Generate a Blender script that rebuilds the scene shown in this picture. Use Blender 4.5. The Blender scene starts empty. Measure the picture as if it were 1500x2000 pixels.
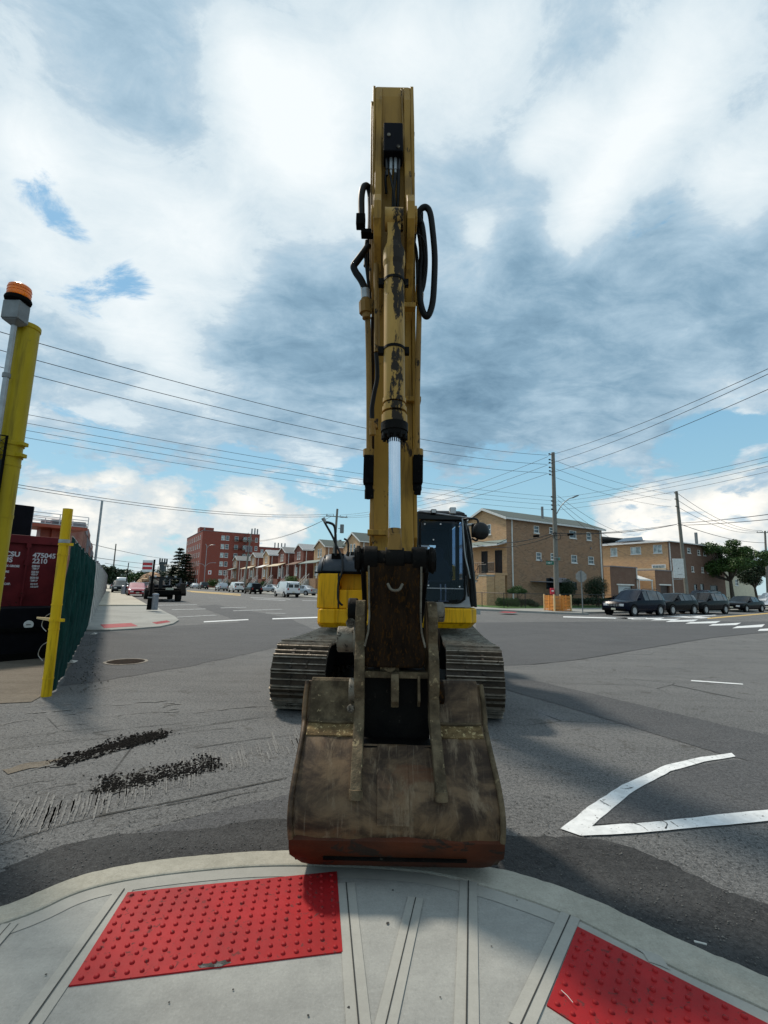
import bpy, math, random
from mathutils import Vector, Matrix
random.seed(7)
R = math.radians
scene = bpy.context.scene
col = scene.collection

# ------------------------------------------------------------------ camera
CAM_H = 1.6; PITCH = R(9.0); ROLL = R(1.25); FPX = 920.0      # focal length in pixels of the 1500x2000 photograph
cam_data = bpy.data.cameras.new('camera')
cam = bpy.data.objects.new('camera', cam_data); col.objects.link(cam)
cam_data.sensor_fit = 'VERTICAL'; cam_data.sensor_height = 36.0; cam_data.lens = FPX / 2000 * 36.0
cam_data.clip_start = 0.05; cam_data.clip_end = 5000
_f = Vector((0, math.cos(PITCH), math.sin(PITCH))); _r = Vector((1, 0, 0)); _u = _r.cross(_f)
_r2 = _r * math.cos(ROLL) + _u * math.sin(ROLL); _u2 = -_r * math.sin(ROLL) + _u * math.cos(ROLL)
cam.matrix_world = Matrix(((_r2.x, _u2.x, -_f.x, 0), (_r2.y, _u2.y, -_f.y, 0), (_r2.z, _u2.z, -_f.z, CAM_H), (0, 0, 0, 1)))
scene.camera = cam

def ray(px, py):
    return _f + _r2 * ((px - 750) / FPX) - _u2 * ((py - 1000) / FPX)
def G(px, py, z=0.0):            # ground (or height z) point seen at a pixel
    d = ray(px, py); t = (z - CAM_H) / d.z
    return Vector((0, 0, CAM_H)) + d * t
def D(px, py, Y):                # point seen at a pixel, at world depth Y
    d = ray(px, py); return Vector((0, 0, CAM_H)) + d * (Y / d.y)

# street grid: u runs down the left street, v down the right street
GA = R(30.3)
EU = Vector((-math.sin(GA), math.cos(GA), 0)); EV = Vector((math.cos(GA), math.sin(GA), 0))
def UV(u, v, z=0.0):
    p = EU * u + EV * v; p.z = z; return p
def u_at(px, v):                 # u where the line v=const crosses the azimuth of px
    r = (px - 750) / FPX / 0.988
    return (EV.x * v - r * EV.y * v) / (r * EU.y - EU.x)
def v_at(px, u):
    r = (px - 750) / FPX / 0.988
    return (-EU.x * u + r * EU.y * u) / (EV.x - r * EV.y)
def z_at(px, py, p):             # height seen at a pixel above ground point p
    return D(px, py, p.y).z

# ------------------------------------------------------------------ sun, sky, exposure
SUN_AZ = Vector((-0.72, 0.69, 0)).normalized(); SUN_EL = R(50)
sun_dir = Vector((SUN_AZ.x * math.cos(SUN_EL), SUN_AZ.y * math.cos(SUN_EL), math.sin(SUN_EL)))
sd = bpy.data.lights.new('sun', 'SUN'); sd.energy = 3.2; sd.angle = R(6); sd.color = (1.0, 0.90, 0.76)
so = bpy.data.objects.new('sun', sd); col.objects.link(so)
so.rotation_euler = (-sun_dir).to_track_quat('-Z', 'Y').to_euler(); so.location = (0, 0, 60)
scene.view_settings.view_transform = 'Standard'; scene.view_settings.look = 'None'
scene.view_settings.exposure = 0.18; scene.view_settings.gamma = 1.0
scene.view_settings.use_curve_mapping = False
scene.cycles.max_bounces = 6; scene.cycles.transparent_max_bounces = 12

world = bpy.data.worlds.new('World'); scene.world = world; world.use_nodes = True
wt = world.node_tree; wt.nodes.clear()
class NT:                        # small helper to write node graphs as expressions
    def __init__(s, t): s.t = t
    def n(s, ty, **kw):
        nd = s.t.nodes.new(ty)
        for k, v in kw.items(): setattr(nd, k, v)
        return nd
    def put(s, sock, v):
        if hasattr(v, 'is_linked'): s.t.links.new(v, sock)
        elif v is not None:
            if isinstance(v, (tuple, list)) and len(v) == 3 and len(getattr(sock, 'default_value', ())) == 4: v = (*v, 1)
            sock.default_value = v
    def m(s, op, a, b=None, c=None, clamp=False):
        nd = s.n('ShaderNodeMath', operation=op, use_clamp=clamp)
        s.put(nd.inputs[0], a)
        if b is not None: s.put(nd.inputs[1], b)
        if c is not None: s.put(nd.inputs[2], c)
        return nd.outputs[0]
    def vm(s, op, a, b=None, sc=None):
        nd = s.n('ShaderNodeVectorMath', operation=op)
        s.put(nd.inputs[0], a)
        if b is not None: s.put(nd.inputs[1], b)
        if sc is not None: s.put(nd.inputs[3], sc)
        return nd.outputs[1] if op in ('DOT_PRODUCT', 'LENGTH') else nd.outputs[0]
    def noise(s, vec, scale, detail=4, rough=0.55, dist=0.0):
        nd = s.n('ShaderNodeTexNoise')
        s.put(nd.inputs['Vector'], vec); nd.inputs['Scale'].default_value = scale
        nd.inputs['Detail'].default_value = detail; nd.inputs['Roughness'].default_value = rough
        nd.inputs['Distortion'].default_value = dist
        return nd.outputs[0]
    def ss(s, x, a, b, lo=0.0, hi=1.0):
        nd = s.n('ShaderNodeMapRange', interpolation_type='SMOOTHSTEP')
        s.put(nd.inputs[0], x); s.put(nd.inputs[1], a); s.put(nd.inputs[2], b); s.put(nd.inputs[3], lo); s.put(nd.inputs[4], hi)
        return nd.outputs[0]
    def mix(s, f, a, b, mode='MIX'):
        nd = s.n('ShaderNodeMix', data_type='RGBA', blend_type=mode)
        s.put(nd.inputs[0], f); s.put(nd.inputs[6], a); s.put(nd.inputs[7], b)
        return nd.outputs[2]
    def ramp(s, f, stops):
        nd = s.n('ShaderNodeValToRGB'); cr = nd.color_ramp
        while len(cr.elements) < len(stops): cr.elements.new(0.5)
        for e, (p, c) in zip(cr.elements, stops): e.position = p; e.color = (*c, 1)
        s.put(nd.inputs[0], f); return nd.outputs[0]
    def xyz(s, v):
        nd = s.n('ShaderNodeSeparateXYZ'); s.put(nd.inputs[0], v); return nd.outputs
    def comb(s, x, y, z):
        nd = s.n('ShaderNodeCombineXYZ')
        for i, v in enumerate((x, y, z)): s.put(nd.inputs[i], v)
        return nd.outputs[0]

def build_sky():
    w = NT(wt)
    dirv = w.vm('NORMALIZE', w.n('ShaderNodeTexCoord').outputs['Generated'])
    x, y, z = w.xyz(dirv)
    sky = w.n('ShaderNodeTexSky', sky_type='NISHITA'); sky.sun_disc = False
    sky.sun_elevation = SUN_EL; sky.sun_rotation = math.atan2(SUN_AZ.x, SUN_AZ.y)
    sky.air_density = 1.0; sky.dust_density = 0.6; sky.ozone_density = 1.5
    zc = w.m('MAXIMUM', z, 0.0)
    den = w.m('ADD', zc, 0.22)
    P = w.comb(w.m('DIVIDE', x, den), w.m('DIVIDE', y, den), 0.0)         # a flat cloud deck seen in perspective
    # slanted frame: clouds are drawn out along one wind direction
    a = R(32); ca, sa = math.cos(a), math.sin(a)
    px_, py_, _ = w.xyz(P)
    s1 = w.m('ADD', w.m('MULTIPLY', px_, ca), w.m('MULTIPLY', py_, sa))
    s2 = w.m('SUBTRACT', w.m('MULTIPLY', py_, ca), w.m('MULTIPLY', px_, sa))
    Q = w.comb(w.m('MULTIPLY', s1, 0.62), s2, 3.7)
    big = w.noise(Q, 1.9, 9, 0.60, 0.2)
    med = w.noise(P, 4.2, 9, 0.62, 0.25)
    Q2 = w.comb(w.m('MULTIPLY', s1, 0.35), s2, 9.1)
    tear = w.noise(w.vm('MULTIPLY', P, (1.0, 1.5, 1.0)), 5.5, 10, 0.68, 0.5)
    streak = w.noise(Q2, 3.0, 5, 0.5, 0.2)
    cum = w.noise(w.comb(x, w.m('MULTIPLY', y, 0.6), w.m('MULTIPLY', z, 1.9)), 7.0, 9, 0.62, 0.15)
    def blobs(lst, base, gain=1.0):
        acc = base
        for (bx, by, rad, wgt) in lst:
            c = ray(bx, by).normalized(); r_ = rad / FPX
            d = w.vm('DOT_PRODUCT', dirv, tuple(c))
            g = w.m('POWER', d, 2.3 / (r_ * r_ * (c.dot(_f) ** 2)))
            acc = w.m('MULTIPLY_ADD', g, wgt * gain, acc)
        return acc
    bright = blobs([
        (560, 230, 130, .50), (480, 130, 60, .30), (640, 330, 130, .30), (780, 110, 110, .45), (960, 110, 110, .40), (940, 460, 45, .35),
        (1110, 240, 60, .42), (1040, 290, 45, .36), (1160, 380, 70, .45), (1220, 270, 70, .40), (1290, 200, 70, .35), (1110, 450, 55, .30), (1430, 360, 90, .38), (1380, 70, 110, .28),
        (230, 380, 110, .30), (60, 290, 80, .55), (400, 480, 120, .42), (260, 610, 80, .55), (70, 470, 100, .35), (350, 700, 70, .30),
        (180, 80, 160, -.12), (60, 90, 120, .12), (330, 210, 130, -.12), (880, 380, 90, -.05), (620, 60, 110, .05), (1480, 250, 80, .12),
        (1030, 560, 110, -.20), (1130, 720, 150, -.26), (920, 700, 120, -.24), (1350, 620, 130, -.22), (1480, 640, 90, -.22), (1300, 480, 90, -.10), (560, 640, 110, -.17), (400, 760, 120, -.10),
        (650, 760, 130, -.26), (900, 820, 150, -.26), (1270, 820, 130, -.20), (140, 740, 130, -.02), (520, 830, 110, -.08), (1120, 620, 100, -.12),
        (600, 880, 70, .16), (1420, 840, 60, .26), (1260, 890, 60, .10), (660, 915, 60, .22), (1480, 500, 90, -.08), (700, 560, 120, -.06)],
        w.m('ADD', w.m('MULTIPLY', w.m('SUBTRACT', tear, 0.5), 0.42), w.m('ADD', w.m('MULTIPLY', w.m('SUBTRACT', big, 0.5), 0.5), w.m('ADD', 0.60, w.m('ADD', w.m('MULTIPLY', w.m('SUBTRACT', med, 0.5), 0.40), w.m('MULTIPLY', w.m('SUBTRACT', streak, .5), .18))))), 0.66)
    # cloud cover: nearly closed overhead, open band low down, a torn hole at the upper left
    cover0 = w.ss(z, 0.22, 0.36, 0.0, 0.85)
    cover = blobs([(400, 880, 90, .15), (590, 880, 80, .45), (640, 850, 60, .3), (330, 855, 70, .2), (150, 900, 60, .15),
                   (1420, 830, 90, -.25), (1440, 790, 50, -.2), (1250, 900, 90, .35), (1460, 910, 70, .40), (880, 900, 80, .25), (1050, 930, 80, -.10), (1150, 870, 90, .25), (60, 940, 60, .1)],
                  w.m('ADD', cover0, w.m('ADD', w.m('MULTIPLY', w.m('SUBTRACT', med, 0.5), 1.8), w.m('MULTIPLY', w.m('SUBTRACT', cum, 0.5), 1.3))))
    hole = blobs([(80, 385, 50, .75), (130, 430, 40, .65), (165, 480, 30, .4), (175, 590, 50, .75), (240, 545, 48, .72), (285, 572, 35, .5), (1440, 800, 60, .5)], w.m('MULTIPLY', w.m('SUBTRACT', tear, 0.5), 2.6))
    covm = w.m('MULTIPLY', w.ss(cover, 0.18, 0.46), w.ss(hole, 0.98, 0.40))
    ccol = w.ramp(bright, [(0.0, (.065, .13, .205)), (0.20, (.11, .205, .30)), (0.40, (.225, .36, .475)), (0.55, (.37, .51, .62)), (0.62, (.46, .58, .67)), (0.68, (.60, .70, .76)), (0.80, (.70, .78, .82)), (1.0, (.82, .87, .89))])
    # low cumulus bank standing on the horizon
    prof = blobs([(480, 985, 45, .52), (510, 960, 30, .38), (500, 1050, 90, .50), (420, 1040, 60, .35), (300, 1050, 90, .45), (180, 1010, 80, .42), (90, 985, 60, .42), (60, 1040, 70, .3), (240, 935, 30, .45), (335, 955, 38, .42), (560, 1040, 60, .4),
                  (150, 1090, 80, .2), (600, 990, 50, .15), (680, 1020, 50, .2), (860, 970, 40, .30), (860, 1000, 40, .1), (1220, 1000, 50, .50), (1290, 985, 60, .45), (1380, 1000, 80, .50), (1450, 990, 60, .45), (1260, 1040, 80, .4), (1420, 1060, 90, .45), (1480, 930, 45, .35), (1160, 985, 30, .25)],
                 w.m('MULTIPLY', w.m('SUBTRACT', cum, 0.5), 1.7))
    cm = w.m('MULTIPLY', w.ss(prof, 0.20, 0.42), w.ss(z, 0.30, 0.16))
    cshade = w.noise(w.comb(x, y, w.m('MULTIPLY', z, 1.5)), 16.0, 6, 0.6)
    ccum = w.ramp(w.m('ADD', w.m('MULTIPLY', prof, .8), w.m('MULTIPLY', w.m('SUBTRACT', cshade, .5), 1.3)), [(0.0, (.50, .62, .70)), (0.35, (.62, .68, .70)), (0.62, (.83, .83, .79)), (0.9, (.98, .95, .88))])
    clear = w.mix(w.ss(z, 0.02, 0.50), (.36, .62, .71), (.20, .45, .68))
    nis = w.vm('SCALE', sky.outputs[0], None, 0.09)
    clear = w.mix(0.22, clear, nis)
    c = w.mix(cm, clear, ccum)
    c = w.mix(covm, c, ccol)
    haze = w.ss(z, 0.10, 0.0, 0.0, 0.55)
    c = w.mix(haze, c, (.56, .68, .72))
    c = w.mix(w.ss(z, 0.0, -0.03), c, (.20, .21, .21))
    c10 = w.vm('SCALE', c, None, 10.0)
    bg = w.n('ShaderNodeBackground'); w.put(bg.inputs[0], c10); bg.inputs[1].default_value = 0.1
    out = w.n('ShaderNodeOutputWorld'); wt.links.new(bg.outputs[0], out.inputs[0])
build_sky()
world.cycles.sampling_method = 'MANUAL'; world.cycles.sample_map_resolution = 256

# ------------------------------------------------------------------ materials
def newmat(name):
    m = bpy.data.materials.new(name); m.use_nodes = True
    nt = m.node_tree; nt.nodes.clear(); w = NT(nt)
    out = w.n('ShaderNodeOutputMaterial'); b = w.n('ShaderNodeBsdfPrincipled'); nt.links.new(b.outputs[0], out.inputs[0])
    return m, w, b, out
def objco(w): return w.n('ShaderNodeTexCoord').outputs['Object']
def bump(w, b, h, strength=0.3, dist=0.01):
    nd = w.n('ShaderNodeBump'); nd.inputs['Strength'].default_value = strength; nd.inputs['Distance'].default_value = dist
    w.put(nd.inputs['Height'], h); w.put(b.inputs['Normal'], nd.outputs[0])
def mat(name, c1, c2=None, scale=6.0, rough=0.6, metal=0.0, bmp=0.0, spec=0.5, c3=None, t3=0.62, s3=None, stretch=(1, 1, 1), coat=0.0):
    """colour c1 mottled with c2; c3 = patches of wear or dirt"""
    m, w, b, out = newmat(name)
    co = objco(w)
    if stretch != (1, 1, 1): co = w.vm('MULTIPLY', co, stretch)
    c2 = c2 or tuple(v * 0.8 for v in c1)
    n1 = w.noise(co, scale, 5, 0.6)
    c = w.mix(w.ss(n1, 0.3, 0.7), c1, c2)
    rr = rough
    if c3:
        n3 = w.noise(co, s3 or scale * 2.3, 8, 0.68, 0.4)
        f3 = w.ss(n3, t3, t3 + 0.05)
        c = w.mix(f3, c, c3)
        rr = w.m('MULTIPLY_ADD', f3, 0.25, rough, clamp=True)
    w.put(b.inputs['Base Color'], c); w.put(b.inputs['Roughness'], rr)
    b.inputs['Metallic'].default_value = metal; b.inputs['Specular IOR Level'].default_value = spec
    if coat: b.inputs['Coat Weight'].default_value = coat; b.inputs['Coat Roughness'].default_value = 0.08
    if bmp:
        h = w.m('ADD', w.noise(co, scale * 5, 4, 0.6), w.m('MULTIPLY', n1, 0.6))
        bump(w, b, h, bmp)
    return m
def brick_mat(name, c1, c2, mortar, tint=None, sc=1.0):
    m, w, b, out = newmat(name)
    x, y, z = w.xyz(objco(w))
    v = w.comb(w.m('ADD', x, y), z, 0.0)
    bt = w.n('ShaderNodeTexBrick'); w.put(bt.inputs['Vector'], v)
    bt.inputs['Color1'].default_value = (*c1, 1); bt.inputs['Color2'].default_value = (*c2, 1); bt.inputs['Mortar'].default_value = (*mortar, 1)
    bt.inputs['Scale'].default_value = 1.0; bt.inputs['Brick Width'].default_value = 0.23 * sc; bt.inputs['Row Height'].default_value = 0.078 * sc
    bt.inputs['Mortar Size'].default_value = 0.008; bt.inputs['Bias'].default_value = 0.0
    n = w.noise(v, 1.3, 7, 0.72)
    n2 = w.noise(w.vm('MULTIPLY', v, (1.2, 6, 1)), 2.6, 4, 0.7)
    c = w.mix(w.ss(n, 0.35, 0.65), bt.outputs[0], w.mix(0.5, c1, tint or c2))
    c = w.mix(w.m('MULTIPLY', w.ss(n2, 0.50, 0.72), 0.55), c, tuple(k * 0.42 for k in c2))
    w.put(b.inputs['Base Color'], c); b.inputs['Roughness'].default_value = 0.85
    bump(w, b, bt.outputs[1], -0.4, 0.006)
    return m
def ground_mat(name, dark, light, crack=True, bmp=0.5, speck=0.5, dirt=None):
    m, w, b, out = newmat(name)
    co = w.n('ShaderNodeNewGeometry').outputs['Position']
    fine = w.noise(co, 95.0, 3, 0.7); mid = w.noise(co, 9.0, 6, 0.65); big = w.noise(co, 0.55, 5, 0.6, 0.4)
    st = w.noise(w.vm('MULTIPLY', co, (0.35, 2.2, 1)), 1.3, 6, 0.62, 0.5)
    f = w.m('ADD', w.m('MULTIPLY', mid, 0.28), w.m('ADD', w.m('MULTIPLY', big, 0.34), w.m('MULTIPLY', st, 0.38)))
    c = w.mix(w.ss(f, 0.34, 0.66), dark, light)
    pit = w.ss(fine, 0.52, 0.72)
    coarse = w.noise(co, 34.0, 4, 0.75); c = w.mix(w.m('MULTIPLY', w.ss(coarse, .40, .62), .45 * min(1, speck * 1.3)), c, tuple(v * 1.9 for v in light)); c = w.mix(w.m('MULTIPLY', w.ss(coarse, .46, .36), .6 * min(1, speck * 1.3)), c, tuple(v * .45 for v in dark))
    c = w.mix(w.m('MULTIPLY', pit, speck), c, tuple(min(1, v * 2.6) for v in light))
    pit2 = w.ss(fine, 0.46, 0.30)
    c = w.mix(w.m('MULTIPLY', pit2, min(.6, speck * 2.5)), c, tuple(v * 0.35 for v in dark))
    if dirt:
        dn = w.noise(co, 2.4, 8, 0.7, 0.6)
        c = w.mix(w.m('MULTIPLY', w.ss(dn, 0.58, 0.66), 0.55), c, dirt)
    if crack:
        vo = w.n('ShaderNodeTexVoronoi', feature='DISTANCE_TO_EDGE'); vo.inputs['Scale'].default_value = 0.42
        w.put(vo.inputs['Vector'], w.vm('ADD', co, w.vm('SCALE', w.n('ShaderNodeTexNoise').outputs[1], None, 0.9)))
        c = w.mix(w.m('MULTIPLY', w.ss(vo.outputs[0], 0.006, 0.0), w.ss(big, 0.45, 0.6)), c, (.02, .02, .02))
    w.put(b.inputs['Base Color'], c); b.inputs['Roughness'].default_value = 0.88; b.inputs['Specular IOR Level'].default_value = 0.35
    bump(w, b, w.m('ADD', w.m('MULTIPLY', fine, 1.0), w.m('MULTIPLY', mid, 0.7)), bmp, 0.012)
    return m
def glass_mat(name, tint=(.10, .14, .20), refl=0.35, see=0.6):
    m, w, b, out = newmat(name); nt = m.node_tree
    tr = w.n('ShaderNodeBsdfTransparent'); tr.inputs[0].default_value = (*tint, 1)
    gl = w.n('ShaderNodeBsdfGlossy'); gl.inputs[0].default_value = (.85, .92, 1, 1); gl.inputs[1].default_value = 0.03
    mx = w.n('ShaderNodeMixShader'); fr = w.n('ShaderNodeFresnel'); fr.inputs[0].default_value = 1.6
    w.put(mx.inputs[0], w.m('MULTIPLY_ADD', fr.outputs[0], 0.35, refl, clamp=True))
    nt.links.new(tr.outputs[0], mx.inputs[1]); nt.links.new(gl.outputs[0], mx.inputs[2]); nt.links.new(mx.outputs[0], out.inputs[0])
    return m
def pane_mat(name, c=(.03, .04, .05), rough=0.08):
    m, w, b, out = newmat(name)
    n = w.noise(objco(w), 1.6, 2, 0.5)
    w.put(b.inputs['Base Color'], w.mix(w.ss(n, .35, .65), c, tuple(v * 2.4 + .02 for v in c)))
    b.inputs['Roughness'].default_value = rough; b.inputs['Specular IOR Level'].default_value = 0.8
    return m

def yellow_worn(name, base, base2, wear, thr=0.63, scale=7.0, stretch=(1, 1, .45), band=None):
    m, w, b, out = newmat(name)
    co = objco(w); cs = w.vm('MULTIPLY', co, stretch)
    n1 = w.noise(cs, 2.2, 6, 0.65); n2 = w.noise(cs, scale, 9, 0.72, 0.5); n3 = w.noise(cs, scale * 4.5, 5, 0.7)
    c = w.mix(w.ss(n1, 0.34, 0.66), base, base2)
    run = w.noise(w.vm('MULTIPLY', co, (9, 9, .7)), 1.6, 5, 0.65)
    c = w.mix(w.m('MULTIPLY', w.ss(run, .48, .68), .62), c, tuple(v * 0.32 for v in base2))
    fsum = w.m('ADD', w.m('MULTIPLY', n2, 0.75), w.m('MULTIPLY', n3, 0.25))
    if band:       # a strip (x centre, half width) where the paint has come off
        bx = w.m('ABSOLUTE', w.m('SUBTRACT', w.xyz(co)[0], band[0]))
        fsum = w.m('ADD', fsum, w.ss(bx, band[1], band[1] * 0.25, 0.0, 0.15))
    f = w.ss(fsum, thr, thr + 0.035)
    c = w.mix(f, c, wear)
    w.put(b.inputs['Base Color'], c); w.put(b.inputs['Roughness'], w.m('MULTIPLY_ADD', f, 0.25, 0.5))
    b.inputs['Specular IOR Level'].default_value = 0.22
    bump(w, b, w.m('SUBTRACT', w.m('MULTIPLY', n3, 0.3), f), 0.35, 0.004)
    return m

M = {}
M['asphalt'] = ground_mat('asphalt', (.058, .059, .060), (.122, .121, .119), True, .9, .85, (.045, .040, .033))
M['asphalt_new'] = ground_mat('fresh asphalt', (.016, .016, .017), (.060, .060, .060), False, 1.0, .35)
M['asphalt_dark'] = ground_mat('older dark asphalt', (.046, .047, .050), (.078, .078, .080), False, .8, .6)
M['dirt_lot'] = ground_mat('dusty lot', (.09, .075, .055), (.17, .145, .115), False, .8, .2)
M['concrete'] = ground_mat('pale concrete', (.205, .205, .192), (.315, .315, .292), False, .2, .06)
M['kerb'] = ground_mat('kerb concrete', (.25, .238, .195), (.42, .40, .34), False, .3, .08)
M['band'] = ground_mat('trowelled concrete', (.26, .255, .23), (.345, .338, .305), False, .06, .03)
M['old_walk'] = ground_mat('old sidewalk', (.33, .305, .25), (.46, .43, .36), False, .2, .05)
M['groove'] = mat('joint groove', (.03, .03, .028), rough=.95)
M['tactile'] = mat('red tactile paint', (.34, .010, .013), (.25, .010, .012), 3, .6, bmp=.25, spec=.2, c3=(.13, .03, .028), t3=.585, s3=30)
M['tactile_far'] = mat('faded red tactile paint', (.42, .06, .07), (.34, .05, .06), 3, .7)
M['paint'] = mat('road paint', (.72, .73, .73), (.55, .56, .56), 10, .7, bmp=.2, c3=(.20, .20, .20), t3=.60, s3=30)
M['paint_far'] = mat('worn far paint', (.34, .35, .35), (.24, .245, .25), 6, .8, c3=(.13, .13, .13), t3=.52, s3=9)
M['paint_y'] = mat('yellow road paint', (.55, .36, .10), (.45, .30, .10), 5, .7)
M['scrape'] = mat('scrape dust', (.20, .195, .185), (.13, .128, .122), 24, .95, c3=(.11, .11, .11), t3=.50, s3=40)
M['soil'] = mat('dark soil', (.008, .0075, .007), (.018, .016, .014), 30, .95, bmp=.6, spec=.05)
M['soil_stain'] = mat('dirty asphalt stain', (.020, .019, .017), (.075, .073, .068), 26, .95, bmp=.6, c3=(.13, .13, .125), t3=.52, s3=30)
M['grass'] = mat('grass', (.03, .09, .012), (.06, .13, .02), 8, .9, bmp=.5)
M['leaf'] = mat('leaf', (.022, .060, .008), (.05, .105, .014), 1.1, .6)
M['leaf_light'] = mat('lighter leaf', (.08, .15, .022), (.05, .10, .018), 1.1, .6)
M['leaf_dark'] = mat('dark leaf', (.010, .028, .010), (.022, .045, .014), 1.3, .6)
M['hedge'] = mat('hedge leaf', (.022, .06, .012), (.045, .10, .02), 6, .7)
M['bark'] = mat('bark', (.05, .04, .03), (.08, .065, .05), 9, .9, bmp=.6, stretch=(1, 1, .3))
M['pole_wood'] = mat('weathered pole timber', (.22, .21, .18), (.13, .125, .11), 14, .85, bmp=.4, stretch=(3, 3, .25))
M['galv'] = mat('galvanised steel', (.36, .38, .39), (.26, .28, .29), 12, .45, .6)
M['steel_grey'] = mat('grey painted steel', (.20, .215, .22), (.14, .15, .155), 9, .5, .3)
M['wire'] = mat('wire', (.018, .018, .02), rough=.7)
M['black'] = mat('black rubber', (.004, .004, .004), (.008, .008, .008), 14, .5, spec=.14)
M['black_matte'] = mat('black matte', (.003, .003, .003), (.006, .006, .006), 14, .85, spec=.06, c3=(.035, .03, .026), t3=.62)
M['black_paint'] = mat('black paint', (.004, .0045, .005), (.008, .009, .010), 9, .32, spec=.3)
M['hood_grey'] = mat('charcoal hood', (.022, .032, .045), (.036, .048, .064), 5, .42, spec=.3, c3=(.10, .11, .12), t3=.66)
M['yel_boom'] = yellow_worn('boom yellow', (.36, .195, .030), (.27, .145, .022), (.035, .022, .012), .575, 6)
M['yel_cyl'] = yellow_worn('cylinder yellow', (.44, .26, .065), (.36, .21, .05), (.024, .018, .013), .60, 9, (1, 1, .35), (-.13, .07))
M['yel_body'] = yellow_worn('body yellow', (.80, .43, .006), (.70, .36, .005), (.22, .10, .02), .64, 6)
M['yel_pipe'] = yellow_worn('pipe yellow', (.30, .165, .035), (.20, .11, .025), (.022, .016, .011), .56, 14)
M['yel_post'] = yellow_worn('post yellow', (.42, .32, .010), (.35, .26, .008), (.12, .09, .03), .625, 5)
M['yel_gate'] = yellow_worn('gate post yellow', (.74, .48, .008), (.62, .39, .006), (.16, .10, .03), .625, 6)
M['grease'] = mat('greasy iron', (.007, .0045, .003), (.022, .012, .006), 8, .7, .0, .5, .06, c3=(.040, .018, .005), t3=.54, s3=34, stretch=(2.2, 2, .7))
M['grease_black'] = mat('black grease', (.0025, .0025, .0025), (.007, .006, .005), 8, .6, .0, .4, .08, c3=(.05, .042, .033), t3=.63, s3=18)
M['scraped'] = mat('scraped steel', (.19, .165, .125), (.08, .065, .045), 9, .6, .1, .6, c3=(.035, .026, .018), t3=.55, s3=12)
M['weld_pale'] = mat('pale tan strip', (.20, .135, .06), (.07, .045, .02), 12, .85, .0, .8, .2, c3=(.38, .29, .15), t3=.56, s3=40)  # paler tan for the strip along the bucket weld
def bucket_mat(name, tone=1.0):
    m, w, b, out = newmat(name)
    co = objco(w); cs = w.vm('MULTIPLY', co, (3.2, .6, .6))
    n1 = w.noise(w.vm('MULTIPLY', co, (1, 1, 1.6)), 3.4, 7, .66, .5); n2 = w.noise(w.vm('MULTIPLY', co, (2.0, .5, .5)), 5, 8, .7, .4); n3 = w.noise(co, 38, 4, .7)
    c = w.mix(w.ss(n1, .37, .64), tuple(v * tone for v in (.024, .012, .005)), tuple(v * tone for v in (.135, .082, .040)))
    c = w.mix(w.m('MULTIPLY', w.ss(n2, .53, .66), .65), c, tuple(v * tone for v in (.22, .16, .10)))
    rust = w.noise(w.vm('ADD', co, (7, 3, 1)), 3.6, 7, .66, .6)
    c = w.mix(w.m('MULTIPLY', w.ss(rust, .54, .68), .7), c, tuple(v * tone for v in (.085, .028, .007)))
    scr = w.noise(w.vm('MULTIPLY', co, (26, 1.2, 1.2)), 2.2, 5, .7)
    c = w.mix(w.m('MULTIPLY', w.ss(scr, .60, .74), .35), c, (.27, .22, .15))
    w.put(b.inputs['Base Color'], c); w.put(b.inputs['Roughness'], w.ss(n1, .3, .7, .68, .48)); b.inputs['Specular IOR Level'].default_value = .3
    bump(w, b, w.m('ADD', w.m('MULTIPLY', n3, .5), w.m('ADD', n2, w.m('MULTIPLY', scr, .4))), .45, .006)
    return m
M['bucket'] = bucket_mat('worn bucket steel')
M['bucket_rust'] = mat('rusty wear plate', (.085, .020, .006), (.038, .012, .005), 5, .65, .0, .4, .25, c3=(.025, .016, .011), t3=.56, s3=8, stretch=(.5, 1, 1))
M['bucket_pale'] = mat('pale mud crusted steel', (.15, .112, .066), (.045, .032, .018), 9, .8, .0, .8, .2, c3=(.26, .20, .115), t3=.60, s3=20)
M['grouser'] = mat('worn grouser steel', (.27, .235, .19), (.13, .105, .08), 9, .4, .6, .3, c3=(.06, .045, .03), t3=.60, s3=16)
M['track'] = mat('track steel', (.050, .033, .020), (.020, .014, .009), 7, .6, .1, .5, .3)
M['chrome'] = mat('chrome', (.66, .72, .78), (.55, .61, .68), 3, .12, 1.0)
M['cab_glass'] = glass_mat('cab glass', (.40, .48, .62), .0)
M['cab_grey'] = mat('cab lower grey', (.36, .39, .42), (.28, .30, .33), 8, .45, c3=(.12, .12, .12), t3=.66)
M['seat'] = mat('seat fabric', (.022, .028, .040), rough=.9)
M['brick_a'] = brick_mat('shade toned tan brick', (.34, .20, .115), (.16, .088, .05), (.36, .29, .22), (.27, .155, .09), 1.5)  # darker copy of the tan brick; side wall shade put into the colour
M['brick_b'] = brick_mat('sun toned tan brick', (.58, .35, .18), (.38, .21, .105), (.52, .44, .34), (.48, .29, .155), 1.5)  # lighter copy for gable fronts; their sunlight put into the colour
M['brick_red'] = brick_mat('red brick', (.22, .062, .038), (.14, .038, .025), (.24, .17, .14), (.17, .048, .03))
M['brick_apt'] = brick_mat('dark red brick', (.27, .060, .038), (.20, .042, .028), (.24, .11, .085), (.24, .052, .034))
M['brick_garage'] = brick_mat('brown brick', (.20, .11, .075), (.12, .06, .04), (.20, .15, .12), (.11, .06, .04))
M['stucco'] = mat('cream stucco', (.60, .50, .36), (.52, .43, .31), 3, .9)
M['cream'] = mat('cream wall', (.58, .54, .42), (.50, .46, .36), 2, .9)
M['white_trim'] = mat('white trim', (.72, .72, .70), (.58, .58, .56), 5, .6)
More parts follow.
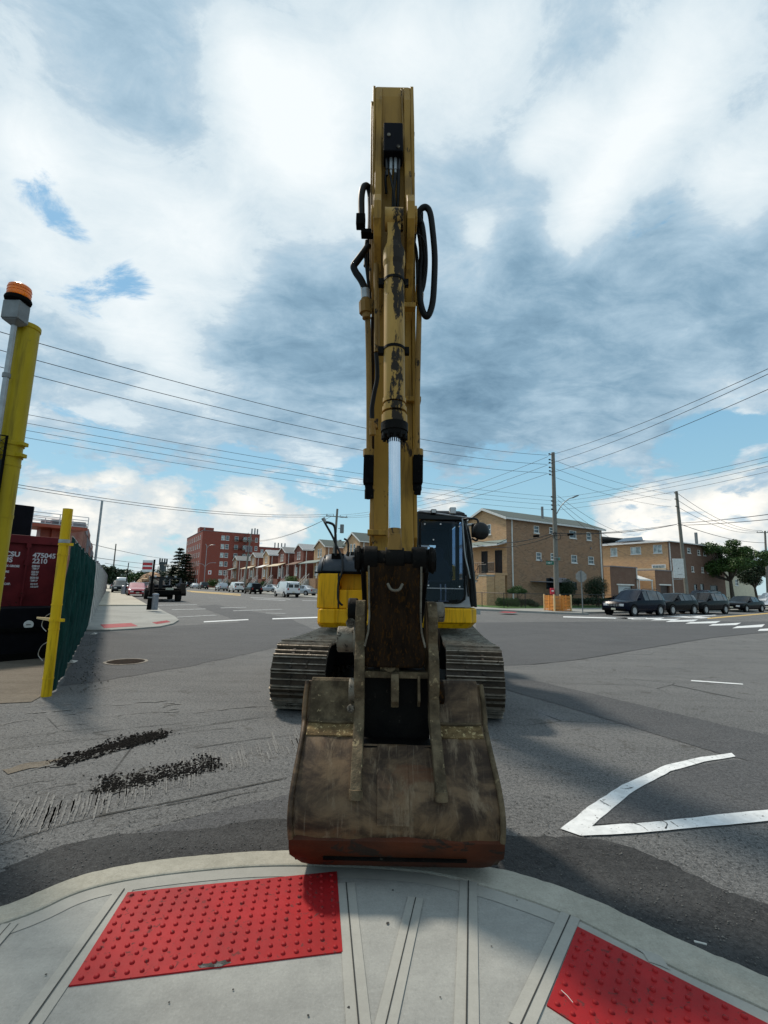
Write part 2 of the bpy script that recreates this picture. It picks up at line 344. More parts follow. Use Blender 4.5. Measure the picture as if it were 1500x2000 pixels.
M['shingle'] = mat('green grey shingles', (.055, .075, .068), (.09, .11, .10), 9, .9, bmp=.4)
M['shingle_g'] = mat('grey shingles', (.20, .20, .195), (.13, .13, .13), 9, .9, bmp=.4)
M['shingle_l'] = mat('pale grey roof', (.30, .31, .32), (.22, .23, .24), 4, .8)
M['awning'] = mat('grey green awning', (.14, .19, .18), (.10, .14, .13), 5, .7)
M['pane'] = pane_mat('window pane')
M['pane_light'] = pane_mat('curtained pane', (.22, .25, .25), .12)
M['door_dark'] = mat('dark door', (.035, .014, .010), (.02, .01, .008), 6, .5)
M['iron'] = mat('black ironwork', (.010, .010, .011), rough=.5)
M['step'] = mat('grey stone steps', (.36, .36, .34), (.26, .26, .25), 5, .85)
M['garage_door'] = mat('pale garage door', (.50, .56, .60), (.42, .47, .50), 4, .6)
M['solar'] = mat('solar panel', (.012, .018, .035), rough=.12)
M['plaster_crate'] = mat('orange barrier slats', (.74, .27, .035), (.60, .22, .04), 7, .6, c3=(.62, .40, .16), t3=.6)
M['crate_post'] = mat('pale crate corner', (.70, .52, .28), (.58, .40, .20), 5, .6)
M['sign_green'] = mat('street sign green', (.005, .13, .085), rough=.45)
M['sign_white'] = mat('sign lettering white', (.85, .86, .86), rough=.5)
M['sign_back'] = mat('bare aluminium sign back', (.30, .29, .27), (.22, .21, .20), 6, .5, .4)
M['sign_red'] = mat('sign red', (.55, .03, .04), rough=.45)
M['red_box'] = mat('red enamel', (.50, .025, .05), (.38, .02, .04), 6, .4)
M['green_mesh'] = mat('dark green windscreen cloth', (.004, .028, .026), (.009, .052, .046), 5, .9, spec=.1, bmp=.7, c3=(.025, .10, .088), t3=.60, s3=22, stretch=(2, 2, .6))
M['black_mesh'] = mat('black green windscreen cloth', (.004, .010, .010), (.010, .020, .020), 8, .9, bmp=.5)
M['grey_panel'] = mat('pale grey fence panel', (.36, .37, .36), (.52, .53, .50), 3, .75, c3=(.20, .19, .17), t3=.6)
M['maroon'] = mat('maroon container paint', (.13, .014, .017), (.085, .009, .012), 3, .65, spec=.15, c3=(.05, .014, .012), t3=.62, s3=9)
M['maroon_top'] = mat('faded container paint', (.22, .06, .045), (.30, .16, .12), 1.5, .7)
M['stencil'] = mat('stencil white', (.62, .58, .60), (.50, .46, .48), 30, .7)
M['lift_red'] = mat('orange red lift paint', (.42, .075, .03), (.32, .06, .03), 4, .5)
M['lift_white'] = mat('white rail', (.66, .66, .66), rough=.5)
M['dark_box'] = mat('dark steel box', (.003, .003, .005), (.006, .006, .009), 5, .7, spec=.1)
M['side_grey'] = mat('grey steel side', (.22, .20, .22), (.16, .15, .16), 5, .7)
M['meter_grey'] = mat('brushed grey metal', (.30, .33, .38), (.22, .24, .28), 8, .4, .5)
M['tyre'] = mat('tyre', (.014, .014, .014), rough=.85)
M['rim'] = mat('alloy rim', (.42, .43, .45), rough=.28, metal=.8)
M['car_glass'] = pane_mat('car glass', (.018, .026, .030), .03)
M['lamp_clear'] = mat('lamp lens', (.62, .64, .66), rough=.12)
M['lamp_red'] = mat('red lens', (.35, .01, .01), rough=.2)
M['plate'] = mat('number plate', (.62, .60, .48), rough=.5)
M['c_black'] = mat('black car paint', (.004, .0045, .006), (.006, .0065, .008), 2, .16, spec=.07)
M['c_navy'] = mat('dark blue car paint', (.004, .006, .014), (.005, .008, .018), 2, .16, spec=.07)
M['c_white'] = mat('white car paint', (.72, .74, .76), (.66, .68, .70), 2, .25, coat=.8)
M['c_silver'] = mat('silver car paint', (.40, .43, .46), (.34, .37, .40), 2, .25, .3, coat=.8)
M['c_red'] = mat('red car paint', (.34, .012, .020), (.28, .010, .016), 2, .2, coat=1.0)
M['c_grey'] = mat('dark grey car paint', (.05, .06, .065), (.04, .048, .052), 2, .2, spec=.07)
m_, w_, b_, _o = newmat('amber lens'); w_.put(b_.inputs['Base Color'], (.95, .22, .005)); b_.inputs['Roughness'].default_value = .18
b_.inputs['Transmission Weight'].default_value = .35; b_.inputs['IOR'].default_value = 1.45; M['amber'] = m_
M['tower'] = mat('dark tower', (.03, .045, .05), (.05, .065, .07), .1, .6)
M['sand'] = mat('rust and cream clutter', (.40, .20, .12), (.50, .36, .22), .8, .9)
M['debris'] = mat('paper litter', (.60, .58, .54), (.48, .46, .42), 8, .8)
M['gravel'] = mat('gravel', (.06, .06, .058), (.14, .135, .125), 12, .9)

# ------------------------------------------------------------------ mesh builder
class MB:
    def __init__(s, mtx=None): s.v = []; s.f = []; s.mx = mtx
    def add(s, vs, fs):
        o = len(s.v)
        for p in vs:
            p = Vector(p)
            s.v.append(s.mx @ p if s.mx else p)
        s.f += [tuple(o + i for i in f) for f in fs]
        return s
    def box(s, a, b, rz=0, c=None):          # opposite corners
        x0, y0, z0 = a; x1, y1, z1 = b
        vs = [(x0, y0, z0), (x1, y0, z0), (x1, y1, z0), (x0, y1, z0), (x0, y0, z1), (x1, y0, z1), (x1, y1, z1), (x0, y1, z1)]
        if rz:
            c = c or ((x0 + x1) / 2, (y0 + y1) / 2); cs, sn = math.cos(rz), math.sin(rz)
            vs = [(c[0] + (x - c[0]) * cs - (y - c[1]) * sn, c[1] + (x - c[0]) * sn + (y - c[1]) * cs, z) for x, y, z in vs]
        return s.add(vs, [(0, 3, 2, 1), (4, 5, 6, 7), (0, 1, 5, 4), (1, 2, 6, 5), (2, 3, 7, 6), (3, 0, 4, 7)])
    def cyl(s, p0, p1, r0, r1=None, n=16, cap=True):
        r1 = r0 if r1 is None else r1
        p0 = Vector(p0); p1 = Vector(p1); d = (p1 - p0).normalized()
        a = d.orthogonal().normalized(); b = d.cross(a)
        vs = []
        for p, r in ((p0, r0), (p1, r1)):
            for i in range(n):
                t = 2 * math.pi * i / n; vs.append(p + a * (r * math.cos(t)) + b * (r * math.sin(t)))
        fs = [(i, (i + 1) % n, n + (i + 1) % n, n + i) for i in range(n)]
        if cap: fs += [tuple(range(n - 1, -1, -1)), tuple(range(n, 2 * n))]
        return s.add(vs, fs)
    def tube(s, pts, r, n=8, cap=True):
        pts = [Vector(p) for p in pts]; rs = r if isinstance(r, (list, tuple)) else [r] * len(pts)
        vs = []; ref = None
        for i, p in enumerate(pts):
            d = (pts[min(i + 1, len(pts) - 1)] - pts[max(i - 1, 0)]).normalized()
            if ref is None: ref = d.orthogonal().normalized()
            ref = (ref - d * ref.dot(d)).normalized(); b = d.cross(ref)
            for k in range(n):
                t = 2 * math.pi * k / n; vs.append(p + ref * (rs[i] * math.cos(t)) + b * (rs[i] * math.sin(t)))
        fs = []
        for i in range(len(pts) - 1):
            for k in range(n): fs.append((i * n + k, i * n + (k + 1) % n, (i + 1) * n + (k + 1) % n, (i + 1) * n + k))
        if cap: fs += [tuple(range(n - 1, -1, -1)), tuple(range((len(pts) - 1) * n, len(pts) * n))]
        return s.add(vs, fs)
    def prism(s, poly, ax, t0, t1):          # poly in the plane normal to axis ax
        def mk(p, t):
            return {'x': (t, p[0], p[1]), 'y': (p[0], t, p[1]), 'z': (p[0], p[1], t)}[ax]
        n = len(poly); vs = [mk(p, t0) for p in poly] + [mk(p, t1) for p in poly]
        fs = [(i, (i + 1) % n, n + (i + 1) % n, n + i) for i in range(n)] + [tuple(range(n - 1, -1, -1)), tuple(range(n, 2 * n))]
        return s.add(vs, fs)
    def loft(s, rings, close=True, cap=True):
        n = len(rings[0]); vs = [p for r in rings for p in r]; fs = []
        for i in range(len(rings) - 1):
            for k in range(n if close else n - 1):
                fs.append((i * n + k, i * n + (k + 1) % n, (i + 1) * n + (k + 1) % n, (i + 1) * n + k))
        if cap and close: fs += [tuple(range(n - 1, -1, -1)), tuple(range((len(rings) - 1) * n, len(rings) * n))]
        return s.add(vs, fs)
    def quad(s, a, b, c, d): return s.add([a, b, c, d], [(0, 1, 2, 3)])
    def lathe(s, prof, c=(0, 0, 0), n=20):   # profile (r, z) about a vertical axis
        return s.loft([[(c[0] + r * math.cos(2 * math.pi * k / n), c[1] + r * math.sin(2 * math.pi * k / n), c[2] + z) for k in range(n)] for r, z in prof])
    def lump(s, c, r, j=0.35, sub=1):
        # small irregular stone
        n = 5; vs = [(c[0], c[1], c[2] + r * random.uniform(.6, 1))]
        for (zz, rr) in ((.45, .8), (-.2, 1.0)):
            for k in range(n):
                t = 2 * math.pi * k / n + zz; q = r * rr * random.uniform(1 - j, 1 + j)
                vs.append((c[0] + q * math.cos(t), c[1] + q * math.sin(t), c[2] + r * zz))
        fs = [(0, 1 + k, 1 + (k + 1) % n) for k in range(n)] + [(1 + k, 6 + k, 6 + (k + 1) % n, 1 + (k + 1) % n) for k in range(n)]
        return s.add(vs, fs)
    def build(s, name, material, parent=None, smooth=None, bev=0.0, loc=None, fixn=True):
        me = bpy.data.meshes.new(name); me.from_pydata([tuple(v) for v in s.v], [], s.f)
        if fixn and len(s.f) < 60000:
            import bmesh
            bm = bmesh.new(); bm.from_mesh(me); bmesh.ops.recalc_face_normals(bm, faces=bm.faces); bm.to_mesh(me); bm.free()
        me.materials.append(M[material] if isinstance(material, str) else material)
        if smooth:
            me.polygons.foreach_set('use_smooth', [True] * len(me.polygons)); me.set_sharp_from_angle(angle=R(smooth))
        o = bpy.data.objects.new(name, me); col.objects.link(o)
        if parent: o.parent = parent
        if loc: o.location = loc
        if bev:
            b = o.modifiers.new('bevel', 'BEVEL'); b.width = bev; b.segments = 2; b.limit_method = 'ANGLE'; b.angle_limit = R(40)
        return o
def tag(o, label=None, cat=None, group=None, kind=None):
    if label: o['label'] = label
    if cat: o['category'] = cat
    if group: o['group'] = group
    if kind: o['kind'] = kind
    return o
def empty(name, loc=(0, 0, 0), rz=0.0, label=None, cat=None, group=None):
    o = bpy.data.objects.new(name, None); col.objects.link(o); o.location = loc; o.rotation_euler = (0, 0, rz)
    o.empty_display_size = .2
    return tag(o, label, cat, group)
def children(o): return [c for c in list(bpy.data.objects) if c.parent == o]
def copy_tree(o, parent=None, kids=None):
    c = o.copy(); col.objects.link(c); c.parent = parent
    for ch in list(o.children): copy_tree(ch, c)
    return c
def struct(name, mb, m, **kw):
    return tag(mb.build(name, m, **kw), kind='structure')
def catmull(pts, n=8):
    out = []; P_ = [Vector(p) for p in pts]
    for i in range(len(P_) - 1):
        p0 = P_[max(i - 1, 0)]; p1 = P_[i]; p2 = P_[i + 1]; p3 = P_[min(i + 2, len(P_) - 1)]
        for k in range(n):
            t = k / n
            out.append(0.5 * ((2 * p1) + (p2 - p0) * t + (2 * p0 - 5 * p1 + 4 * p2 - p3) * t * t + (3 * p1 - p0 - 3 * p2 + p3) * t ** 3))
    out.append(P_[-1]); return out
def text(name, body, size, material, parent, mtx, ext=.002, sx=1.0, align='LEFT', bold=0.0):
    cu = bpy.data.curves.new(name, 'FONT'); cu.body = body; cu.size = size; cu.extrude = ext; cu.align_x = align; cu.offset = bold
    t = bpy.data.objects.new(name + '_src', cu); col.objects.link(t)
    bpy.context.view_layer.update()
    me = bpy.data.meshes.new_from_object(t.evaluated_get(bpy.context.evaluated_depsgraph_get()))
    bpy.data.objects.remove(t); bpy.data.curves.remove(cu)
    me.materials.clear(); me.materials.append(M[material])
    me.transform(mtx @ Matrix.Diagonal((sx, 1, 1, 1))); me.name = name
    o = bpy.data.objects.new(name, me); col.objects.link(o); o.parent = parent
    return o

# ------------------------------------------------------------------ ground, roads, pavements
g = MB(); S_ = 1500
g.quad((-S_, -S_, 0), (S_, -S_, 0), (S_, S_, 0), (-S_, S_, 0)); struct('road', g, 'asphalt')

def sheet(name, pts, z, m, jit=0.0, step=0.25):
    """flat sheet over an outline (xy points); jit roughens its edge"""
    pts = [Vector((p[0], p[1])) for p in pts]; out = []
    if jit:
        for i, p in enumerate(pts):
            q = pts[(i + 1) % len(pts)]; n = max(1, int((q - p).length / step)); nr = Vector((-(q - p).y, (q - p).x)).normalized()
            for k in range(n): out.append(p.lerp(q, k / n) + nr * random.uniform(-jit, jit))
    else: out = pts
    mb = MB(); mb.add([(p.x, p.y, z) for p in out], [tuple(range(len(out)))])
    o = mb.build(name, m, fixn=False)
    if o.data.polygons[0].normal.z < 0: o.data.flip_normals()
    return tag(o, kind='structure')
def slab(name, pts, z0, z1, m):
    mb = MB(); mb.prism([(p[0], p[1]) for p in pts], 'z', z0, z1); return struct(name, mb, m)
def gp(*pp, z=0.0): return [G(a, b, z) for a, b in pp]

# foreground corner: kerb, slabs, joints
SZ = .030
arc_px = [(0, 1770), (90, 1732), (180, 1701), (290, 1680), (400, 1668), (490, 1661), (580, 1659), (700, 1662), (840, 1672), (975, 1694), (1060, 1718), (1150, 1750), (1225, 1785), (1300, 1820), (1400, 1864), (1500, 1905)]
arc = [G(a, b, SZ) for a, b in arc_px]
arc = [Vector((-3.3, -3.0, SZ)), Vector((-3.25, 0.0, SZ)), Vector((-3.0, 1.2, SZ)), Vector((-2.5, 2.12, SZ))] + arc + [Vector((2.1, 1.80, SZ)), Vector((2.6, 1.1, SZ)), Vector((2.95, 0.3, SZ)), Vector((3.1, -3.0, SZ))]
arc = catmull(arc, 6)
arc = [arc[0]] + [b for a, b in zip(arc, arc[1:]) if (b - a).length > 1e-4]
for _ in range(6): arc = [arc[0]] + [(a + 2 * b + c) / 4 for a, b, c in zip(arc, arc[1:], arc[2:])] + [arc[-1]]
def inset(line, d):
    out = []
    for i, p in enumerate(line):
        t = (line[min(i + 1, len(line) - 1)] - line[max(i - 1, 0)]).normalized()
        out.append(p + Vector((t.y, -t.x, 0)) * d)
    return out
def kerbw(d, line):   # kerb is a little wider on the right
    a = inset(line, 1.0); return [p + (q - p) * (d + 0.05 * max(0, min(1, (p.x - .3) / .5))) for p, q in zip(line, a)]
inner = kerbw(.165, arc); inner2 = kerbw(.178, arc)
mb = MB(); n = len(arc)
vs = [(p.x + random.uniform(-.004, .004), p.y + random.uniform(-.004, .004), SZ) for p in arc] + [(p.x, p.y, SZ + .004) for p in inner] + [(p.x, p.y, -.05) for p in arc] + [(p.x, p.y, -.05) for p in inner]
fs = []
for i in range(n - 1):
    fs += [(i, i + 1, n + i + 1, n + i), (2 * n + i, 2 * n + i + 1, i + 1, i), (n + i, n + i + 1, 3 * n + i + 1, 3 * n + i)]
mb.add(vs, fs); o = struct('kerb', mb, 'kerb', bev=.012)
slab('sidewalk', [(p.x, p.y) for p in inner2], -.05, SZ, 'concrete')
zk = [SZ + .003]
def joint(a, b, w=.09, gw=.0028):
    """a tooled joint: smooth trowelled margins and a thin dark groove"""
    a = G(*a, SZ); b = G(*b, SZ); d = (b - a).normalized(); nr = Vector((-d.y, d.x, 0)); zk[0] += .0006
    sheet('sidewalk_margin', [a + nr * w / 2, b + nr * w / 2, b - nr * w / 2, a - nr * w / 2], zk[0], 'band')
    sheet('sidewalk_groove', [a + nr * gw, b + nr * gw, b - nr * gw, a - nr * gw], SZ + .0075, 'groove')
joint((243, 1738), (52, 2010)); joint((676, 1726), (701, 2010)); joint((915, 1722), (911, 2010), .09, .003); joint((812, 1755), (752, 2010), .08, .0022)
joint((1114, 1790), (1015, 2010)); joint((20, 1806), (-160, 2010), .07, .002)
mb = MB()                            # the long margin following the kerb
a1 = kerbw(.180, arc); a2 = kerbw(.27, arc)
mb.add([(p.x, p.y, SZ + .0025) for p in a1] + [(p.x, p.y, SZ + .0025) for p in a2], [(i, i + 1, n + i + 1, n + i) for i in range(n - 1)])
struct('sidewalk_margin', mb, 'band')

def tactile(corners, nu, nv, label, m='tactile', z=SZ, r=.0112, seg=10):
    c = [Vector((p[0], p[1], 0)) for p in corners]; base = (c[0] + c[2]) / 2
    mb = MB(); q = [p - base for p in c]
    mb.prism([(p.x, p.y) for p in q], 'z', -.01, .006)
    for i in range(nu):
        for j in range(nv):
            a = (i + .55) / (nu + .1); b = (j + .55) / (nv + .1)
            p = q[0].lerp(q[1], a).lerp(q[3].lerp(q[2], a), b); k = random.uniform(.85, 1.05)
            mb.lathe([(r * k, .005), (r * .92 * k, .0105), (r * .68 * k, .0135), (r * .25 * k, .0142)], (p.x, p.y, 0), seg)
    t = mb.build('tactile_paving', m, smooth=60, loc=(base.x, base.y, z))
    return tag(t, label, 'tactile paving', 'red tactile pads of the kerb ramps')
tactile([G(249, 1745, SZ), G(658, 1704, SZ), G(669, 1861, SZ), G(134, 1928, SZ)], 19, 11, 'large red tactile pad left of the bucket on the near corner')
p0 = G(1128, 1812, SZ); dx = (G(1480, 1992, SZ) - p0).normalized(); p3 = G(1068, 1966, SZ)
tactile([p0, p0 + dx * 1.2, p3 + dx * 1.2, p3], 20, 9, 'bright red tactile pad cut by the lower right corner of the view')

# rough new asphalt laid along the kerb, older patches and seams in the road
def fat(line, d0, d1):
    a = inset(line, 1.0); return [p + (p - q) * 1.0 * d for p, q, d in zip(line, a, d1)], [p + (p - q) * d0 for p, q in zip(line, a)]
wd = []
for p in arc:
    wd.append(.30 + .38 * max(0, min(1, (p.x - .3) / .8)) + (.10 if p.x < -.3 else 0) + .05 * math.sin(p.x * 7))
oa, ob = fat(arc, -.02, wd)
st = [i for i, p in enumerate(arc) if p.y > .5]
poly = [oa[i] for i in st] + [ob[i] for i in reversed(st)]
sheet('asphalt_patch', poly, .005, 'asphalt_new', .012, .05)
sheet('asphalt_patch', gp((-60, 1720), (230, 1640), (400, 1590), (570, 1552), (640, 1560), (640, 1700), (300, 1700), (-60, 1800)), .0025, 'asphalt_dark', .02, .08)
sheet('asphalt_patch', gp((930, 1302), (1042, 1298), (1133, 1288), (1390, 1246), (1500, 1235), (1700, 1218), (1700, 1205), (1500, 1214), (1200, 1214), (930, 1216)), .004, 'asphalt_dark', .02, .4)
sheet('asphalt_patch', gp((860, 1280), (990, 1317), (1207, 1367), (1419, 1418), (1500, 1436), (1700, 1490), (1700, 1560), (1500, 1495), (1408, 1473), (1207, 1412), (1097, 1378), (990, 1348), (860, 1318)), .0045, 'asphalt_dark', .012, .2)
sheet('asphalt_patch', gp((1160, 1612), (1230, 1550), (1330, 1503), (1430, 1484), (1700, 1500), (1700, 1560), (1450, 1590), (1300, 1603)), .0035, 'asphalt_dark', .01, .2)
sheet('asphalt_patch', gp((385, 1184), (420, 1181), (560, 1206), (640, 1240), (560, 1245), (470, 1215)), .004, 'asphalt_dark', .06, .5)
sheet('asphalt_patch', gp((120, 1340), (160, 1240), (350, 1222), (540, 1212), (600, 1236), (560, 1260), (380, 1300), (200, 1330)), .0042, 'asphalt_dark', .04, .3)
sheet('dirt_ground', gp((-900, 1400), (-200, 1385), (60, 1372), (95, 1352), (128, 1318), (160, 1235), (190, 1160), (208, 1140), (100, 1136), (-900, 1120)), .008, 'dirt_lot', .03, .4)
# long thin seams in the asphalt
def line(name, pts, w, z, m, jit=.0):
    L = catmull([G(a, b) for a, b in pts], 6); A = []; B = []
    for i, p in enumerate(L):
        t = (L[min(i + 1, len(L) - 1)] - L[max(i - 1, 0)]).normalized(); nr = Vector((-t.y, t.x, 0)) * w / 2; k = random.uniform(1 - jit, 1 + jit)
        A.append(p + nr * k); B.append(p - nr * k)
    mb = MB(); m_ = len(L); mb.add([(p.x, p.y, z) for p in A + B], [(i, i + 1, m_ + i + 1, m_ + i) for i in range(m_ - 1)])
    return struct(name, mb, m)
line('road_seam', [(-30, 1660), (170, 1600), (370, 1560), (560, 1520)], .012, .0065, 'groove', .5)
line('road_seam', [(-30, 1470), (150, 1448), (330, 1428), (520, 1400)], .008, .0065, 'groove', .5)
#line('road_seam', [(1000, 1392), (1250, 1440), (1400, 1458), (1560, 1500)], .010, .0075, 'groove', .5)
line('road_seam', [(1040, 1298), (1133, 1288), (1260, 1267), (1390, 1246), (1520, 1233)], .022, .0075, 'groove', .5)

# painted lines
def paint(pts, z=.008, m='paint', jit=.004, name='road_marking'): return sheet(name, gp(*pts), z, m, jit, .10)
paint([(1095, 1621), (1150, 1577), (1215, 1535), (1300, 1496), (1370, 1480), (1430, 1472), (1437, 1479), (1375, 1489), (1310, 1508), (1240, 1545), (1185, 1590), (1134, 1634)])
paint([(1134, 1635), (1150, 1617), (1300, 1606), (1400, 1594), (1560, 1578), (1560, 1600), (1400, 1616), (1250, 1630)], .0105)
paint([(1350, 1329), (1450, 1336), (1452, 1338), (1350, 1331)])
for a in [[(1100, 1204), (1225, 1207), (1228, 1209), (1100, 1206)], [(1204, 1207), (1265, 1206.5), (1260, 1208.6), (1200, 1209)],
          [(1238, 1208), (1298, 1206.5), (1290, 1209.3), (1232, 1210)], [(1282, 1209.5), (1330, 1208.6), (1318, 1211.5), (1270, 1211.8)],
          [(1310, 1212), (1364, 1210), (1355, 1214), (1300, 1215)], [(1348, 1215.5), (1408, 1213), (1398, 1217.5), (1338, 1218.3)],
          [(1392, 1219.5), (1448, 1216.5), (1438, 1221), (1384, 1222.4)], [(1440, 1223.5), (1494, 1219.5), (1488, 1225), (1430, 1227.5)],
          [(1484, 1229), (1560, 1223), (1560, 1231), (1480, 1232.5)],
          [(1294, 1201), (1330, 1200.3), (1370, 1201), (1330, 1202)], [(1340, 1204), (1396, 1201), (1400, 1202), (1352, 1206)], [(1300, 1204.5), (1330, 1203.5), (1392, 1206.5), (1370, 1208)]]:
    paint(a, .009, jit=0)
paint([(1380, 1207.2), (1500, 1197), (1600, 1190), (1600, 1191.6), (1500, 1199), (1384, 1209)], .009, 'paint_y', 0)
for a in [[(305, 1182), (385, 1180.6), (385, 1181.6), (305, 1183.2)], [(335, 1190.5), (400, 1188.8), (402, 1190), (336, 1191.8)],
          [(345, 1205), (420, 1201), (424, 1202.2), (346, 1206.3)], [(398, 1214), (484, 1209.6), (486, 1211.2), (398, 1215.8)],
          [(430, 1187), (480, 1185.6), (482, 1186.6), (432, 1188.2)], [(455, 1192.5), (550, 1189.6), (552, 1190.8), (456, 1193.8)],
          [(520, 1197), (560, 1198), (556, 1199), (518, 1198)], [(532, 1208), (625, 1204.8), (625, 1207), (532, 1210)],
          [(490, 1166.5), (570, 1170), (566, 1171.2), (488, 1167.6)], [(496, 1169.5), (560, 1172.4), (556, 1173.6), (494, 1170.6)], [(590, 1172.5), (625, 1173), (625, 1174.2), (590, 1173.6)]]:
    paint(a, .009, 'paint_far' if a[0][0] < 700 and a[0] not in ((532, 1208), (398, 1214)) else 'paint', 0)
paint([(365, 1153.5), (470, 1160), (470, 1161.2), (365, 1154.6)], .009, 'paint_y', 0)
paint([(372, 1155.2), (470, 1162.4), (470, 1163.6), (372, 1156.2)], .009, 'paint_y', 0)

# scrape marks left by the steel tracks (a curving row of short cleat scratches)
def scr(px, py, ln, wpx, tilt):
    a = G(px + tilt * ln / 2, py - ln / 2); b = G(px - tilt * ln / 2, py + ln / 2); d = (b - a).normalized(); nr = Vector((-d.y, d.x, 0)) * wpx / 2
    k = [random.uniform(.3, 1) for _ in range(4)]; m_ = a.lerp(b, .4)
    sheet('scrape_mark', [a - nr * k[0] * .5, m_ - nr * k[1], b - nr * k[2] * .4, b + nr * k[3] * .4, m_ + nr, a + nr * .5], .0068, 'scrape', .003, .03)
for i in range(44):
    t = i / 43; px = 15 + 575 * t; py = 1606 - 158 * t + 4 * math.sin(t * 6)
    for k in range(2): scr(px + random.uniform(-7, 7), py + random.uniform(-14, 16), random.uniform(24, 66) * (1.1 - .45 * t), random.uniform(.010, .030), .50 - .95 * t)
for i in range(16):
    px = random.uniform(20, 330); py = 1392 - px * .03 + random.uniform(-14, 10); a = G(px, py); b = G(px + random.uniform(10, 40), py - random.uniform(1, 4))
    d = (b - a).normalized(); nr = Vector((-d.y, d.x, 0)) * random.uniform(.006, .02)
    sheet('scrape_mark', [a - nr, b - nr, b + nr, a + nr], .0072 + .0001 * (i % 5), 'scrape', .004, .04)
for (x0, y0, x1, y1) in [(365, 1395, 540, 1378), (430, 1388, 500, 1381), (60, 1505, 250, 1462), (0, 1418, 60, 1406)]:
    line('scrape_mark', [(x0, y0), ((x0 + x1) / 2, (y0 + y1) / 2 - 2), (x1, y1)], .014, .0076, 'scrape', .8)
# crushed soil dropped on the road: clods in two drifts
mb = MB()
def drift(pts, n_, spread, rmin, rmax):
    for _ in range(n_):
        k = random.uniform(0, len(pts) - 1.001); i = int(k); t = k - i
        px = pts[i][0] * (1 - t) + pts[i + 1][0] * t + random.gauss(0, spread * 1.6); py = pts[i][1] * (1 - t) + pts[i + 1][1] * t + random.gauss(0, spread * .36)
        p = G(px, py); r = random.uniform(rmin, rmax) * random.uniform(.4, 1); mb.lump((p.x, p.y, .006 + r * .12), r)
drift([(110, 1494), (200, 1466), (250, 1450), (320, 1432)], 1700, 9, .004, .017)
drift([(240, 1458), (310, 1436)], 500, 8, .005, .019)
drift([(190, 1548), (260, 1530), (330, 1516), (420, 1496)], 1000, 9, .003, .012)
for (cx, cy) in [(218, 1530), (272, 1524), (322, 1510), (366, 1503), (405, 1490)]:
    drift([(cx - 6, cy - 12), (cx + 7, cy + 10)], 260, 9, .003, .014)
tag(mb.build('soil_clods', 'soil', fixn=False), 'dark crushed soil and clods strewn in streaks on the road left of the bucket', 'soil', kind='stuff')
for pts in [[(95, 1496), (180, 1466), (250, 1446), (318, 1426), (330, 1436), (270, 1456), (190, 1478), (110, 1500)], [(200, 1545), (225, 1520), (262, 1512), (280, 1500), (292, 1514), (318, 1500), (334, 1506), (356, 1490), (380, 1494), (400, 1480), (416, 1492), (400, 1500), (372, 1512), (340, 1518), (312, 1528), (290, 1532), (262, 1544), (232, 1546), (212, 1556)]]:
    sheet('soil_stain', gp(*pts), .0066, 'soil_stain', .035, .04)
# loose grit along the near kerb and under the fence
mb = MB()
for _ in range(1500):
    i = random.choice(st); p = arc[i]; q = ob[i]; t = random.gauss(.35, .5); c = p + (oa[i] - p) * t
    r = random.uniform(.0015, .0055); mb.lump((c.x + random.uniform(-.05, .05), c.y + random.uniform(-.05, .05), .008), r)
for _ in range(1500):
    p = G(random.uniform(0, 1500), random.uniform(1400, 1700)); r = random.uniform(.0015, .006); mb.lump((p.x, p.y, .004), r)
for _ in range(260):
    p = UV(random.uniform(8.3, 17), random.gauss(-.1, .12)); r = random.uniform(.004, .016); mb.lump((p.x, p.y, .01), r)
tag(mb.build('loose_grit', 'gravel', fixn=False), 'loose grit and small stones scattered on the asphalt by the kerb', 'gravel', kind='stuff')
mb = MB(); a = G(1356, 1843, .02); mb.cyl((a.x, a.y, .03), (a.x + .045, a.y - .018, .03), .004, n=8)
tag(mb.build('cigarette_butt', 'debris', smooth=40), 'flattened cigarette butt lying beside the kerb at the right', 'cigarette butt')
mb = MB(); a = G(712, 1946 - 0, SZ); a = G(1108, 1948, SZ + .02); mb.tube([(a.x - .012, a.y + .03, SZ + .022), (a.x, a.y, SZ + .026), (a.x + .012, a.y - .025, SZ + .022)], .0013, 5)
tag(mb.build('dry_twig', 'debris'), 'short dry twig lying on the right red tactile pad', 'twig')

# manhole in front of the fence
c = G(246, 1293); t = empty('manhole_cover', (c.x, c.y, 0), 0, 'round iron manhole cover in the road by the green fence', 'manhole cover')
mb = MB(); mb.lathe([(.40, .0), (.40, .012), (.345, .012), (.345, .0)], n=40); mb.build('rim', 'scraped', t)
mb = MB(); mb.lathe([(.34, .0), (.34, .010), (.0001, .011)], n=40)
for k in range(-4, 5): 
    w = math.sqrt(max(0, .30 ** 2 - (k * .065) ** 2)); mb.box((k * .065 - .012, -w, .0), (k * .065 + .012, w, .016))
mb.build('lid', 'grease', t)

